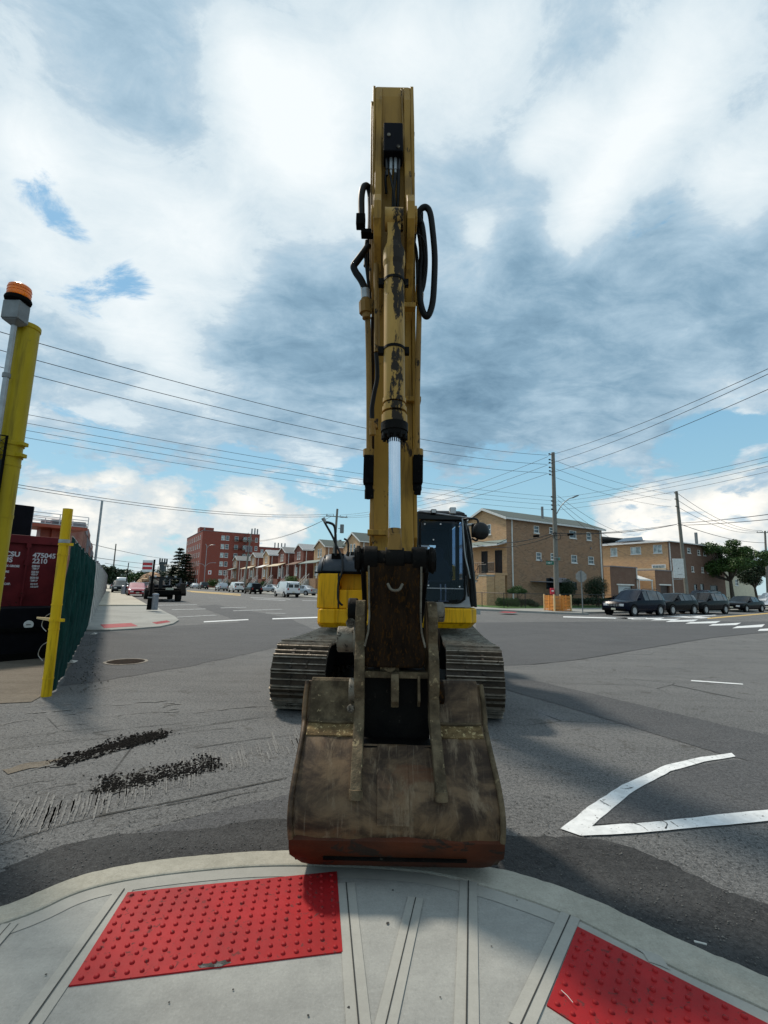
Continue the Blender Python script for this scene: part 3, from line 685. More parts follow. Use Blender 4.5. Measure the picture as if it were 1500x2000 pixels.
# the corner island across the side street, with its old pavement behind
isl = [G(*p) for p in [(158, 1233), (215, 1233), (262, 1230), (312, 1226), (338, 1220), (349, 1213), (342, 1206), (325, 1198), (312, 1191), (305, 1185.5), (300, 1182)]]
slab('sidewalk', [(p.x, p.y) for p in isl] + [tuple(UV(34.2, -.3).xy), tuple(UV(18.4, -.42).xy)], -.05, .05, 'concrete')
slab('sidewalk', [tuple(UV(u, v).xy) for u, v in [(34.25, -.3), (34.25, 2.6), (180, 2.6), (180, -.3)]], -.05, .118, 'old_walk')
tactile([G(196, 1220, .05), G(256, 1217, .05), G(269, 1223, .05), G(203, 1227, .05)], 19, 9, 'faded red tactile pad nearest the grey fence on the far corner', 'tactile_far', .05, .02, 6)
tactile([G(297, 1216, .05), G(326, 1212, .05), G(333, 1215, .05), G(306, 1219, .05)], 14, 8, 'small faded red tactile pad at the tip of the far corner', 'tactile_far', .05, .02, 6)

# pavement, lawn and kerb of the far right corner and of the row-house side
cr = [UV(22.2, 110), UV(22.2, 30), UV(22.2, 29.0)] + [G(1150, 1201.5), G(1090, 1199.5), G(1020, 1196.5), G(960, 1193.5)] + [UV(29, 22.6), UV(34, 22.4), UV(190, 22.4)]
slab('sidewalk', [(p.x, p.y) for p in cr] + [tuple(UV(190, 27.0).xy), tuple(UV(27.5, 27.0).xy), tuple(UV(27.2, 110).xy)], -.05, .13, 'concrete')
slab('grass', [tuple(UV(u, v).xy) for u, v in [(27.3, 27.05), (60, 27.05), (60, 32), (33, 32), (33, 49), (27.3, 49)]], -.05, .15, 'grass')
slab('yard_ground', [tuple(UV(u, v).xy) for u, v in [(60.05, 27.05), (195, 27.05), (195, 50), (60.05, 50)]], -.05, .11, 'old_walk')
slab('yard_ground', [tuple(UV(u, v).xy) for u, v in [(27.25, 49.05), (60, 49.05), (60, 110), (27.25, 110)]], -.05, .11, 'old_walk')
tactile([G(984, 1194.5, .13), G(1010, 1195.5, .13), G(1003, 1197, .13), G(975, 1195.9, .13)], 10, 4, 'faded red tactile pad on the pale pavement before the corner house', 'tactile_far', .13, .02, 6)
# far rise of wooded ground closing the left street
def ridge(name, u0, u1, v0, v1, h, m, seed):
    random.seed(seed); mb = MB(); A = []; nn = 70
    for i in range(nn + 1):
        v = v0 + (v1 - v0) * i / nn; hh = h * (.55 + .3 * math.sin(i * .21 + seed) + .2 * math.sin(i * .53 + seed) + random.uniform(-.08, .08))
        A.append([UV(u0, v, -.5), UV(u0 + (u1 - u0) * .25, v, hh * .7), UV((u0 + u1) / 2, v, hh), UV(u1, v, -.5)])
    mb.loft(A, close=False, cap=False); return struct(name, mb, m, smooth=80)
ridge('wooded_hill', 900, 1050, -420, 420, 17, 'leaf_dark', 3)
random.seed(11)

for pts in ([(1172, 1566), (1180, 1571), (1194, 1579)], [(1232, 1610), (1250, 1615), (1266, 1626)], [(1292, 1606), (1303, 1612), (1300, 1622)], [(1212, 1542), (1224, 1543), (1238, 1540)], [(1310, 1608), (1325, 1618)]):
    line('road_crack', pts, .006, .0125, 'groove', .7)

def blot(px, py, r, m, z=SZ + .0046):
    c = G(px, py, SZ); k = 12; a0 = random.uniform(0, 6)
    sheet('pavement_stain', [(c.x + r * random.uniform(.6, 1.2) * math.cos(a0 + t * 6.283 / k), c.y + r * random.uniform(.6, 1.2) * math.sin(a0 + t * 6.283 / k)) for t in range(k)], z, m)
for (px, py, r) in ((757, 1805, .009), (767, 1740, .006), (786, 1900, .006), (754, 1938, .005), (455, 1935, .004), (470, 1850, .005), (681, 1970, .006), (602, 1986, .006), (860, 1950, .004), (330, 1960, .004), (960, 1850, .004), (1010, 1760, .004), (90, 1905, .005)): blot(px, py, r, 'groove')
sheet('paint_chip', gp((385, 1888), (440, 1878), (452, 1884), (430, 1892), (390, 1894), z=SZ), SZ + .0068, 'soil_stain', .004, .02)
sheet('kerb_stain', gp((1240, 1850), (1290, 1870), (1310, 1895), (1270, 1880), z=SZ), SZ + .0052, 'band', .01, .03)

for i in range(26):
    x0 = random.uniform(-20, 420); y0 = random.uniform(1370, 1640) - x0 * .05; L = random.uniform(60, 260); sl = -.06 - .20 * (y0 - 1370) / 270
    line('scuff_mark', [(x0, y0), (x0 + L / 2, y0 + sl * L / 2 - random.uniform(0, 4)), (x0 + L, y0 + sl * L)], random.uniform(.003, .009), .0056 + .00004 * i, 'soil_stain' if i % 3 else 'groove', .9)
for i in range(12):
    x0 = random.uniform(1000, 1450); y0 = random.uniform(1260, 1560); L = random.uniform(30, 90); a = random.uniform(-.1, .35)
    line('scuff_mark', [(x0, y0), (x0 + L / 2, y0 + a * L / 2 + 2), (x0 + L, y0 + a * L)], random.uniform(.003, .006), .0078 + .00004 * i, 'soil_stain', .9)
sheet('soil_stain', gp((5, 1505), (60, 1490), (150, 1478), (130, 1492), (60, 1502), (20, 1512)), .0062, 'dirt_lot', .02, .05)

# ------------------------------------------------------------------ the excavator
ex = empty('excavator', (0.2, 8.15, 0), 0, 'large worn yellow tracked excavator parked with its bucket resting on the kerb corner', 'excavator')
EXL = Vector((0.2, 8.15, 0))
TE = Matrix.Translation(-EXL)                       # world coordinates -> excavator coordinates
_a = D(770, 1330, 3.48); _b = D(767, 200, 3.95); lean = (_b.x - _a.x) / (_b.z - _a.z)
ARM = Matrix(((1, 0, lean, _a.x - lean * _a.z), (0, 1, 0, 0), (0, 0, 1, 0), (0, 0, 0, 1)))     # the arm stands a degree off plumb
ASC = 0.93                                          # distance of the arm and bucket from the camera side
TA = TE @ Matrix.Translation((0, 0, CAM_H)) @ Matrix.Scale(ASC, 4) @ Matrix.Translation((0, 0, -CAM_H)) @ ARM
def A(): return MB(TA)
def W(): return MB(TE)
def ax(px, Y, z): return (px - 767) / FPX * (Y * .988 + (z - 1.6) * .157)     # arm-local x

# --- stick
sp = [(3.70, 1.02), (3.64, 1.16), (3.70, 1.45), (3.80, 1.95), (3.85, 2.5), (3.86, 3.6), (3.86, 4.6), (3.88, 5.6), (3.885, 6.30), (3.90, 6.42), (3.96, 6.50), (4.06, 6.53), (4.25, 6.53), (4.48, 6.40), (4.62, 5.9), (4.66, 5.2), (4.50, 4.0), (4.30, 2.8), (4.12, 1.8), (3.98, 1.15), (3.88, .98), (3.78, .96)]
m = A(); m.prism(sp, 'x', -.166, .166)
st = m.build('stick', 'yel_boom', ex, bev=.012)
for s in (-1, 1):                                   # side plates standing proud of the front, growing into the cylinder lugs
    m = A(); lp = [(3.99, 6.47), (3.88, 6.40), (3.83, 6.2), (3.82, 6.0), (3.80, 5.5), (3.72, 5.05), (3.55, 4.86), (3.43, 4.80), (3.36, 4.68), (3.36, 4.52), (3.44, 4.42), (3.60, 4.30), (3.82, 4.02), (3.87, 3.9), (4.05, 3.9), (4.3, 5.2), (4.2, 6.4)]
    x0 = .105 if s > 0 else -.167; x1 = x0 + .062
    m.prism(lp, 'x', x0, x1)
    m.cyl((x0 - .02 if s < 0 else x0, 3.47, 4.60), (x1 if s < 0 else x1 + .02, 3.47, 4.60), .10, n=20)
    m.build('cylinder_lug', 'yel_boom', ex, bev=.006)
for s in (-1, 1):
  m = A(); m.prism([(3.98, 6.50), (3.87, 6.40), (3.80, 5.9), (3.80, 4.6), (3.85, 3.9), (3.85, 2.0), (4.10, 1.8), (4.46, 4), (4.60, 5.8), (4.45, 6.35), (4.2, 6.52)], 'x', s * .168, s * .200 if s > 0 else s * .192)
  m.build('stick_side_plate', 'yel_boom', ex, bev=.005)
m = A(); m.tube([(.085, 3.86, 6.35), (.10, 3.83, 5.8), (.118, 3.80, 5.35)], .012, 6); m.build('weld_rib', 'yel_pipe', ex)
m = A(); m.tube([(-.2, 3.86, 6.2), (-.2, 3.84, 5.2), (-.2, 3.84, 4.2)], .011, 6); m.build('weld_rib', 'yel_pipe', ex)
# junction box with its fittings and cables
m = A(); m.box((-.088, 3.70, 5.50), (.088, 3.87, 5.80)); jb = m.build('junction_box', 'dark_box', ex, bev=.01)
for (x, z) in ((-.04, 5.66), (.045, 5.54)):
    m = A(); m.cyl((x, 3.69, z), (x, 3.71, z), .016, n=10); m.build('bolt', 'scraped', jb)
for x in (-.055, -.02, .022, .05):
    m = A(); m.cyl((x, 3.78, 5.50), (x, 3.78, 5.38), .016, n=10); m.cyl((x, 3.78, 5.38), (x, 3.78, 5.32), .011, n=8); m.build('hose_fitting', 'galv' if abs(x) < .03 else 'black_paint', jb)
for pts, r in (([(-.03, 3.78, 5.35), (-.01, 3.75, 5.2), (.012, 3.74, 5.05), (.02, 3.74, 4.9), (.03, 3.72, 4.72)], .010), ([(.022, 3.78, 5.34), (.005, 3.76, 5.15), (.0, 3.76, 4.95), (-.01, 3.75, 4.72)], .016), ([(.05, 3.78, 5.4), (.045, 3.77, 5.1), (.03, 3.76, 4.72)], .015), ([(-.055, 3.78, 5.4), (-.07, 3.8, 5.3), (-.06, 3.83, 5.18)], .012)):
    m = A(); m.tube(catmull(pts, 4), r, 8); m.build('hydraulic_hose', 'black', ex, smooth=50)

# --- bucket cylinder: barrel above, chrome rod below
cyt = Vector((0, 3.47, 4.60)); cyb = Vector((0, 3.32, 1.80)); cd = (cyb - cyt).normalized()
def along(z): t = (z - cyt.z) / (cyb.z - cyt.z); return cyt.lerp(cyb, t)
CX = ax(768, 3.4, 3)
def shift(v): return Vector((v.x + .004, v.y, v.z))
m = A(); m.cyl((-.075, 3.47, 4.60), (.075, 3.47, 4.60), .088, n=24)
m.loft([[tuple(along(z) + Vector((sx * w, sy * w * .9, 0))) for sx, sy in ((-1, -1), (1, -1), (1, 1), (-1, 1))] for z, w in ((4.60, .058), (4.42, .052), (4.30, .060))])
m.cyl(along(4.36), along(4.28), .062, .090, n=28); m.cyl(along(4.28), along(4.18), .090, .090, n=28); m.cyl(along(4.18), along(4.14), .090, .082, n=28)
m.cyl(along(4.14), along(2.98), .081, n=32)
for z, r in ((3.00, .088), (2.955, .082), (2.93, .092), (2.88, .086)): m.cyl(along(z), along(z - .035), r, n=28)
m.cyl(along(2.865), along(2.80), .096, n=28)
bc = m.build('bucket_cylinder', 'yel_cyl', ex, smooth=35)
m = A(); m.cyl(along(2.80), along(2.735), .102, n=28); m.cyl(along(2.735), along(2.70), .094, n=28)
for k in range(12):
    t = k * math.pi / 6; c = along(2.72) + Vector((.086 * math.cos(t), .086 * math.sin(t), 0)); m.cyl(c, c + cd * .045, .013, n=6)
m.build('gland', 'grease_black', bc, smooth=35)
for z in (4.02, 3.42):
    m = A(); m.cyl(along(z), along(z - .022), .0865, n=28); m.box((-.125, along(z).y - .02, z - .045), (-.08, along(z).y + .03, z + .01)); m.box((.08, along(z).y - .02, z - .045), (.115, along(z).y + .02, z + .01)); m.build('pipe_clamp', 'grease_black', bc)
m = A(); m.cyl(along(2.70), along(2.00), .044, n=40); m.build('rod', 'chrome', bc, smooth=35)
m = A(); m.cyl(along(2.01), along(1.94), .048, n=24); m.loft([[tuple(along(z) + Vector((sx * w, sy * .055, 0))) for sx, sy in ((-1, -1), (1, -1), (1, 1), (-1, 1))] for z, w in ((1.97, .040), (1.90, .048), (1.82, .055))]); m.build('rod_end', 'yel_pipe', bc, bev=.004)

# --- link: cross pin, front link, side links
m = A(); m.cyl((-.272, 3.32, 1.79), (.272, 3.32, 1.79), .062, n=24)
for x0, x1, r in ((-.28, -.235, .078), (-.215, -.12, .090), (-.065, .065, .084), (.12, .215, .090), (.235, .285, .080)): m.cyl((x0, 3.32, 1.79), (x1, 3.32, 1.79), r, n=24)
for x in (-.255, .26): m.cyl((x - .012, 3.32, 1.79), (x + .012, 3.32, 1.79), .095, n=10)
m.build('link_pin', 'grease_black', ex, smooth=35, bev=.004)
for s in (-1, 1):
  m = A(); m.prism([(3.27, 1.86), (3.37, 1.88), (3.48, 1.75), (3.78, 1.50), (3.86, 1.40), (3.80, 1.32), (3.68, 1.40), (3.42, 1.60), (3.27, 1.70)], 'x', s * .236, s * .205)
  m.build('side_link', 'grease_black', ex, bev=.008)
m = A(); hp = [(-.178, 1.76), (.178, 1.76), (.172, 1.40), (.178, 1.30), (.200, 1.20), (.205, 1.09), (.185, 1.06), (-.185, 1.06), (-.205, 1.09), (-.200, 1.20), (-.178, 1.30), (-.172, 1.40)]
def slant(p, y0, y1, zt=1.76, zb=1.06): t = (zt - p[1]) / (zt - zb); return y0 + (y1 - y0) * t
n_ = len(hp); m.add([(p[0], slant(p, 3.25, 3.30), p[1]) for p in hp] + [(p[0], slant(p, 3.38, 3.46), p[1]) for p in hp], [tuple(range(n_)), tuple(range(2 * n_ - 1, n_ - 1, -1))] + [(i, (i + 1) % n_, n_ + (i + 1) % n_, n_ + i) for i in range(n_)])
lk = m.build('bucket_link', 'grease', ex, bev=.012)
m = A(); m.tube(catmull([(-.05, 3.23, 1.62), (-.03, 3.21, 1.585), (0, 3.20, 1.575), (.03, 3.21, 1.585), (.05, 3.23, 1.62)], 4), .010, 8); m.build('grease_boss', 'scraped', lk, smooth=50)
for s in (-1, 1):
  m = A(); m.tube([(s * .180, 3.243, 1.74), (s * .174, 3.262, 1.40), (s * .180, 3.27, 1.30), (s * .204, 3.28, 1.20)], .007, 6)
  m.build('link_edge', 'scraped', lk, smooth=60)

# --- bucket
BW = .605
pr = [(3.52, .925), (3.47, .93), (3.43, .85), (3.385, .735), (3.36, .69), (3.30, .655), (3.22, .60), (3.12, .515), (3.03, .42), (2.975, .33), (2.950, .25), (2.953, .17), (2.978, .085), (3.03, .015), (3.12, -.025), (3.45, -.03), (3.80, .03), (3.98, .09)]
def shell(x0, x1, i0=0, i1=None, th=.022):
    i1 = i1 or len(pr); m = A(); q = pr[i0:i1]; inn = []
    for i, p in enumerate(q):
        a = q[max(i - 1, 0)]; b = q[min(i + 1, len(q) - 1)]; d = Vector((b[0] - a[0], b[1] - a[1])).normalized()
        inn.append((p[0] - d.y * th, p[1] + d.x * th))
    k = len(q); cols = 12; vs = []
    rnd = lambda x, z: x * (1 - (.05 * max(0, min(1, (.10 - z) / .12)) ** 2)) if abs(x) > .5 else x
    for c in range(cols + 1):
        x = x0 + (x1 - x0) * c / cols
        vs += [(rnd(x, p[1]), p[0] + .006 * math.sin(x * 9 + p[1] * 7) + .003 * math.sin(x * 31), p[1]) for p in q]
        vs += [(rnd(x, p[1]), p[0], p[1]) for p in inn]
    fs = []
    for c in range(cols):
        o = c * 2 * k; n2 = o + 2 * k
        for i in range(k - 1): fs += [(o + i, o + i + 1, n2 + i + 1, n2 + i), (o + k + i + 1, o + k + i, n2 + k + i, n2 + k + i + 1)]
        fs += [(o, n2, n2 + k, o + k), (o + k - 1, o + 2 * k - 1, n2 + 2 * k - 1, n2 + k - 1)]
    for o in (0, cols * 2 * k): fs += [(o + i, o + i + 1, o + k + i + 1, o + k + i) for i in range(k - 1)]
    m.add(vs, fs); return m
m = shell(-.235, .26, 6); m2 = shell(-BW, -.235, 4); m.add([TA.inverted() @ v for v in m2.v], m2.f); m2 = shell(.26, BW, 4); m.add([TA.inverted() @ v for v in m2.v], m2.f); bk = m.build('bucket', 'bucket', ex, smooth=40)
for x0, x1, mt in ((-BW + .025, -.24, 'bucket_pale'), (.26, BW - .025, 'bucket')):     # flat hinge plates beside the ears; left one paler, sunlight put into its colour
    m = A(); q = [(3.50, .945), (3.455, .945), (3.415, .85), (3.372, .73), (3.345, .675), (3.40, .66), (3.50, .85)]
    m.prism(q, 'x', x0, x1); m.tube([(x0, 3.48, .935), (x1, 3.48, .935)], .022, 10); m.build('hinge_plate', 'bucket_pale' if x0 < 0 else 'bucket', bk, bev=.006)
    m = A(); m.prism([(3.353, .69), (3.292, .655), (3.262, .637), (3.27, .62), (3.34, .66)], 'x', x0, x1); m.build('weld_band', 'weld_pale', bk)
    m = A(); m.tube([(x0, 3.352, .700), ((x0 + x1) / 2, 3.346, .694), (x1, 3.352, .700)], .011, 8); m.build('weld_bead', 'bucket_pale', bk, smooth=60)
for s in (-1, 1):                                   # side walls with a raised rim
    m = A(); poly = [(y + .012, z) for y, z in pr[:11]] + [(2.985, .15), (3.03, .10), (3.12, .07), (3.45, .05), (3.8, .07), (3.98, .10)] + [(4.02, .16), (3.92, .45), (3.85, .70), (3.66, .90)]
    m.prism(poly, 'x', s * BW, s * (BW - .03)); m.build('side_wall', 'bucket', bk)
    m = A(); rim = [(s * (BW + .004 + (.006 * math.sin(i))), p[0] - .004, p[1]) for i, p in enumerate(pr[1:12])]
    m.tube(catmull(rim, 4), .017, 8); m.build('side_rim', 'bucket_pale' if s > 0 else 'bucket', bk, smooth=60)
# wear plate and lip
m = A(); q = [(2.952, .195), (2.950, .175), (2.968, .125), (2.99, .085), (3.03, .048), (3.10, .028), (3.10, .045), (3.045, .064), (2.99, .11), (2.965, .17)]
q = [(2.936, .168), (2.944, .125), (2.963, .078), (3.018, .000), (3.11, -.042), (3.30, -.048)]
R_ = []
for i in range(25):
    x = -1 + 2 * i / 24; R_.append([((BW + .010) * x * (1 - .075 * abs(x) ** 6 * max(0, min(1, (.10 - z) / .14)) ** 1.5), y, z + .05 * abs(x) ** 14 * max(0, min(1, (.08 - z) / .12))) for y, z in q] + [((BW + .0) * x * .93, y + .03, z + .02) for y, z in reversed(q)])
m.loft(R_); m.build('wear_plate', 'bucket_rust', bk, smooth=45)
m = A(); m.prism([(2.950, .070), (2.962, .054), (2.99, .060), (2.99, .08)], 'x', -.42, .40); m.build('wear_slot', 'grease_black', bk)
m = A(); m.prism([(3.90, .09), (4.0, .10), (4.12, .15), (4.10, .17), (3.95, .15)], 'x', -BW, BW); m.prism([(3.96, .12), (4.06, .0), (4.14, .0), (4.12, .16)], 'x', -BW, BW); m.build('lip', 'scraped', bk)
for k in range(5):
    x = -.5 + k * .25; m = A(); m.loft([[(x - .055, 4.08, .12), (x + .055, 4.08, .12), (x + .055, 4.08, .20), (x - .055, 4.08, .20)], [(x - .03, 4.25, -.10), (x + .03, 4.25, -.10), (x + .03, 4.28, -.10), (x - .03, 4.28, -.10)]]); m.build('tooth', 'scraped', bk)
m = A(); o_ = [(x, y) for x, y in pr[6:12]]
m.loft([[(-.115, p[0] - .014, p[1] - .002), (.075, p[0] - .014, p[1] - .002), (.075, p[0] + .01, p[1]), (-.115, p[0] + .01, p[1])] for p in o_[:5]]); m.build('centre_wear_strip', 'bucket', bk, bev=.004)
# ears running down over the shell, hinge bosses
for s in (-1, 1):
    xc = -.238 if s < 0 else .262
    ear = [(3.62, 1.40), (3.50, 1.50), (3.36, 1.50), (3.30, 1.40), (3.31, 1.30), (3.34, 1.22), (3.26, 1.12), (3.255, .98), (3.29, .86), (3.27, .74), (3.20, .66), (3.10, .575), (3.01, .485), (2.955, .425), (2.945, .39), (2.96, .375), (2.995, .385), (3.05, .43), (3.14, .52), (3.24, .60), (3.38, .68), (3.48, .9), (3.66, 1.0), (3.75, 1.2)]
    m = A(); m.prism(ear, 'x', xc - .034, xc + .034); m.build('ear', 'bucket_pale', bk, bev=.006)
    m = A(); m.tube([(xc, 2.975, .425), (xc, 2.965, .375)], .040, 10); m.build('weld_end', 'bucket_pale', bk, smooth=60)
    m = A(); m.cyl((xc + s * .02, 3.36, .90), (xc + s * .072, 3.36, .90), .078, n=24); m.build('hinge_boss', 'scraped' if s < 0 else 'grease', bk, bev=.008, smooth=35)
    if s < 0:
        m = A(); m.cyl((xc - .055, 3.30, .80), (xc - .055, 3.27, .80), .026, n=6); m.build('bolt', 'scraped', bk)
    m = A(); m.cyl((xc + s * .02, 3.42, 1.43), (xc + s * .09, 3.42, 1.43), .085 if s < 0 else .07, n=24); m.build('pin_boss', 'grease_black' if s < 0 else 'scraped', bk, bev=.01, smooth=35)
    m = A(); m.cyl((xc + s * .02, 3.50, 1.22), (xc + s * (.17 if s < 0 else .06), 3.50, 1.22), .09, n=24); m.cyl((xc + s * .02, 3.50, 1.22), (xc + s * .05, 3.50, 1.22), .12, n=24); m.build('pin_boss', 'scraped' if s < 0 else 'grease', bk, bev=.01, smooth=35)
m = A(); m.cyl((-.305, 3.39, 1.345), (-.305, 3.35, 1.345), .034, n=16); m.cyl((-.305, 3.35, 1.345), (-.305, 3.335, 1.345), .019, n=6); m.build('lock_bolt', 'scraped', bk, smooth=35)
m = A(); m.box((-.22, 3.34, .985), (.24, 3.42, 1.03)); m.build('cross_plate', 'bucket_pale', bk, bev=.006)
m = A(); m.prism([(3.30, 1.02), (3.27, .98), (3.27, .85), (3.33, .80), (3.40, .80), (3.40, 1.02)], 'x', -.026, .026); m.build('rib', 'bucket_pale', bk, bev=.006)
m = A(); m.prism([(3.32, 1.01), (3.31, .85), (3.36, .80), (3.40, .80), (3.40, 1.01)], 'x', .155, .172); m.build('rib', 'bucket_pale', bk, bev=.003)
m = A(); m.cyl((-.035, 3.40, 1.075), (-.035, 3.32, 1.075), .045, n=16); m.box((-.10, 3.36, 1.03), (.03, 3.42, 1.08)); m.build('coupler_block', 'bucket_pale', bk, smooth=35)
m = A(); m.box((.075, 3.30, 1.100), (.115, 3.315, 1.115)); m.build('grease_tag', 'galv', bk)
m = A(); m.box((-.213, 3.40, .50), (.237, 3.62, 1.02)); m.box((-.213, 3.205, .575), (.237, 3.42, .592)); m.build('recess_shade_block', 'grease_black', bk)  # added black block and lid; the recess shade is put into their colour

# --- boom behind the stick, its cylinders and the stick cylinder
m = A(); bp = [(7.9, 1.75), (7.55, 2.30), (6.95, 3.5), (6.35, 4.7), (5.85, 5.45), (5.3, 5.95), (4.7, 6.12), (4.42, 6.0), (4.36, 5.7), (4.62, 5.5), (5.1, 5.2), (5.55, 4.6), (6.15, 3.3), (6.85, 2.2), (7.5, 1.5)]
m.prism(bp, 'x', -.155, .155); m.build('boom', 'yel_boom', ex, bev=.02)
for s in (-1, 1):
    m = A(); m.cyl((s * .21, 7.0, 1.35), (s * .20, 6.45, 2.6), .07, n=16); bcy = m.build('boom_cylinder', 'yel_cyl', ex, smooth=35)
    m = A(); m.cyl((s * .20, 6.45, 2.6), (s * .19, 6.0, 3.65), .045, n=14); m.build('rod', 'chrome', bcy, smooth=35)
m = A(); m.cyl((0, 6.6, 4.9), (0, 5.2, 6.28), .08, n=16); sc_ = m.build('stick_cylinder', 'yel_cyl', ex, smooth=35)
m = A(); m.cyl((0, 5.2, 6.28), (0, 4.35, 6.50), .05, n=14); m.build('rod', 'chrome', sc_, smooth=35)

# --- hoses and pipes on both sides of the stick
def hose(px, r, mt='black', name='hydraulic_hose', n=10, parent=ex):
    pts = [D(a, b, Y * (ASC if Y < 5 else 1)) for a, b, Y in px]; m = W(); r = r * ASC if px[0][2] < 5 else r; m.tube(catmull(pts, 6), r, n); return m.build(name, mt, parent, smooth=50)
hose([(706, 442, 3.75), (706, 415, 3.78), (706, 385, 3.8), (709, 368, 3.82), (715, 363, 3.85), (721, 369, 3.88), (724, 390, 3.9), (724, 440, 3.9), (721, 480, 3.9), (716, 520, 3.9)], .030)
hose([(724, 440, 3.95), (721, 500, 3.92), (722, 560, 3.9), (723, 600, 3.88)], .026)
hose([(719, 480, 3.72), (711, 492, 3.7), (699, 508, 3.7), (691, 520, 3.7), (695, 532, 3.7), (704, 545, 3.7), (711, 560, 3.7), (713, 575, 3.7)], .031)
hose([(716, 470, 3.7), (714, 500, 3.7), (718, 540, 3.72), (722, 575, 3.75), (724, 610, 3.8)], .014)
hose([(735, 690, 3.62), (737, 735, 3.62), (731, 768, 3.62), (726, 800, 3.62), (727, 822, 3.60)], .018)
m = W(); c = D(704, 433, 3.75 * ASC); m.box((c.x - .035, c.y - .04, c.z - .05), (c.x + .04, c.y + .04, c.z + .05)); c = D(717, 455, 3.75 * ASC); m.box((c.x - .05, c.y - .03, c.z - .02), (c.x + .06, c.y + .05, c.z + .02)); m.build('hose_clamp', 'black_matte', ex, bev=.006)
m = W(); m.cyl(D(713, 566, 3.7 * ASC), D(714, 584, 3.7 * ASC), .036, n=14); m.build('hose_ferrule', 'galv', ex, smooth=35)
m = W(); m.cyl(D(714, 583, 3.7 * ASC), D(716, 622, 3.7 * ASC), .034, n=14); m.cyl(D(713, 590, 3.7 * ASC), D(714, 612, 3.7 * ASC), .050, n=8); m.cyl(D(722, 588, 3.78 * ASC), D(722, 606, 3.78 * ASC), .036, n=8); m.build('pipe_coupling', 'yel_pipe', ex, smooth=35)
hose([(718, 620, 3.72), (720, 700, 3.72), (721, 790, 3.72), (721, 882, 3.72)], .024, 'yel_pipe', 'hydraulic_pipe')
hose([(727, 620, 3.80), (727, 700, 3.80), (728, 800, 3.8), (728, 885, 3.8)], .013, 'grease', 'hydraulic_pipe')
hose([(735, 472, 3.62), (735, 540, 3.62), (736, 620, 3.62), (736, 688, 3.62)], .023, 'yel_pipe', 'hydraulic_pipe')
hose([(728, 950, 3.74), (727, 990, 3.74), (728, 1058, 3.74)], .012, 'yel_pipe', 'hydraulic_pipe')
m = W(); m.cyl(D(720, 878, 3.72 * ASC), D(720, 892, 3.72 * ASC), .042, n=8); m.build('pipe_coupling', 'yel_pipe', ex)
def blk(p0, p1, Y, mt, name, d=.05, bev=.006):
    Y *= ASC; a = D(p0[0], p0[1], Y); b = D(p1[0], p1[1], Y); m = W(); m.box((min(a.x, b.x), Y - d, min(a.z, b.z)), (max(a.x, b.x), Y + d, max(a.z, b.z))); return m.build(name, mt, ex, bev=bev)
blk((711, 891), (729, 946), 3.72, 'black_matte', 'shutoff_block')
m = W(); m.cyl(D(720, 946, 3.72 * ASC), D(721, 958, 3.72 * ASC), .030, n=8); m.cyl(D(721, 956, 3.72 * ASC), D(721, 974, 3.72 * ASC), .036, n=6); m.build('hex_fitting', 'black_matte', ex)
m = W(); m.box(*[tuple(v) for v in (D(721, 832, 3.60 * ASC) + Vector((0, -.03, -.02)), D(739, 820, 3.60 * ASC) + Vector((0, .03, .0)))]); m.cyl(D(727, 824, 3.58 * ASC), D(728, 850, 3.58 * ASC), .024, n=10); m.build('port_elbow', 'yel_pipe', ex, bev=.004)
# right side
hose([(820, 436, 3.75), (817, 420, 3.72), (823, 408, 3.7), (832, 405, 3.7), (840, 416, 3.7), (845, 450, 3.7), (849, 500, 3.7), (848, 550, 3.7), (845, 590, 3.7), (838, 614, 3.7), (831, 617, 3.7), (824, 602, 3.7), (820, 575, 3.72), (821, 530, 3.75), (824, 500, 3.75), (822, 470, 3.77), (816, 440, 3.8), (811, 430, 3.85)], .027)
hose([(809, 424, 3.8), (816, 424, 3.78), (824, 440, 3.76), (829, 480, 3.74), (830, 520, 3.74), (826, 556, 3.74), (821, 572, 3.74)], .026)
hose([(797, 450, 3.6), (812, 455, 3.6), (826, 466, 3.62), (832, 490, 3.66), (833, 520, 3.68), (828, 540, 3.7)], .006)
hose([(800, 455, 3.6), (808, 470, 3.6), (814, 500, 3.7), (815, 560, 3.75), (812, 590, 3.78)], .014)
blk((798, 449), (813, 468), 3.60, 'black_matte', 'hose_clamp', .06, .012)
blk((806, 420), (826, 436), 3.78, 'black_matte', 'hose_clamp', .04)
m = W(); m.cyl(D(819, 558, 3.75 * ASC), D(819, 574, 3.75 * ASC), .030, n=8); m.cyl(D(819, 574, 3.75 * ASC), D(818, 594, 3.75 * ASC), .036, n=12); m.build('pipe_coupling', 'yel_pipe', ex, smooth=35)
hose([(819, 590, 3.75), (817, 680, 3.75), (815, 780, 3.75), (815, 884, 3.75)], .024, 'yel_pipe', 'hydraulic_pipe')
m = W(); m.cyl(D(816, 878, 3.75 * ASC), D(816, 892, 3.75 * ASC), .042, n=8); m.build('pipe_coupling', 'yel_pipe', ex)
blk((807, 891), (825, 946), 3.75, 'black_matte', 'shutoff_block')
m = W(); m.cyl(D(815, 946, 3.75 * ASC), D(815, 958, 3.75 * ASC), .034, n=6); m.cyl(D(816, 956, 3.75 * ASC), D(815, 966, 3.75 * ASC), .026, n=8); m.build('hex_fitting', 'black_matte', ex)
for (a, b, Y) in ((790, 597, 3.7), (800, 780, 3.83), (731, 1040, 3.7)):
    Y *= ASC; c = D(a, b, Y); m = W(); m.box((c.x - .05, Y - .02, c.z - .02), (c.x + .09, Y + .06, c.z + .02)); m.build('pipe_bracket', 'yel_boom', ex, bev=.004)
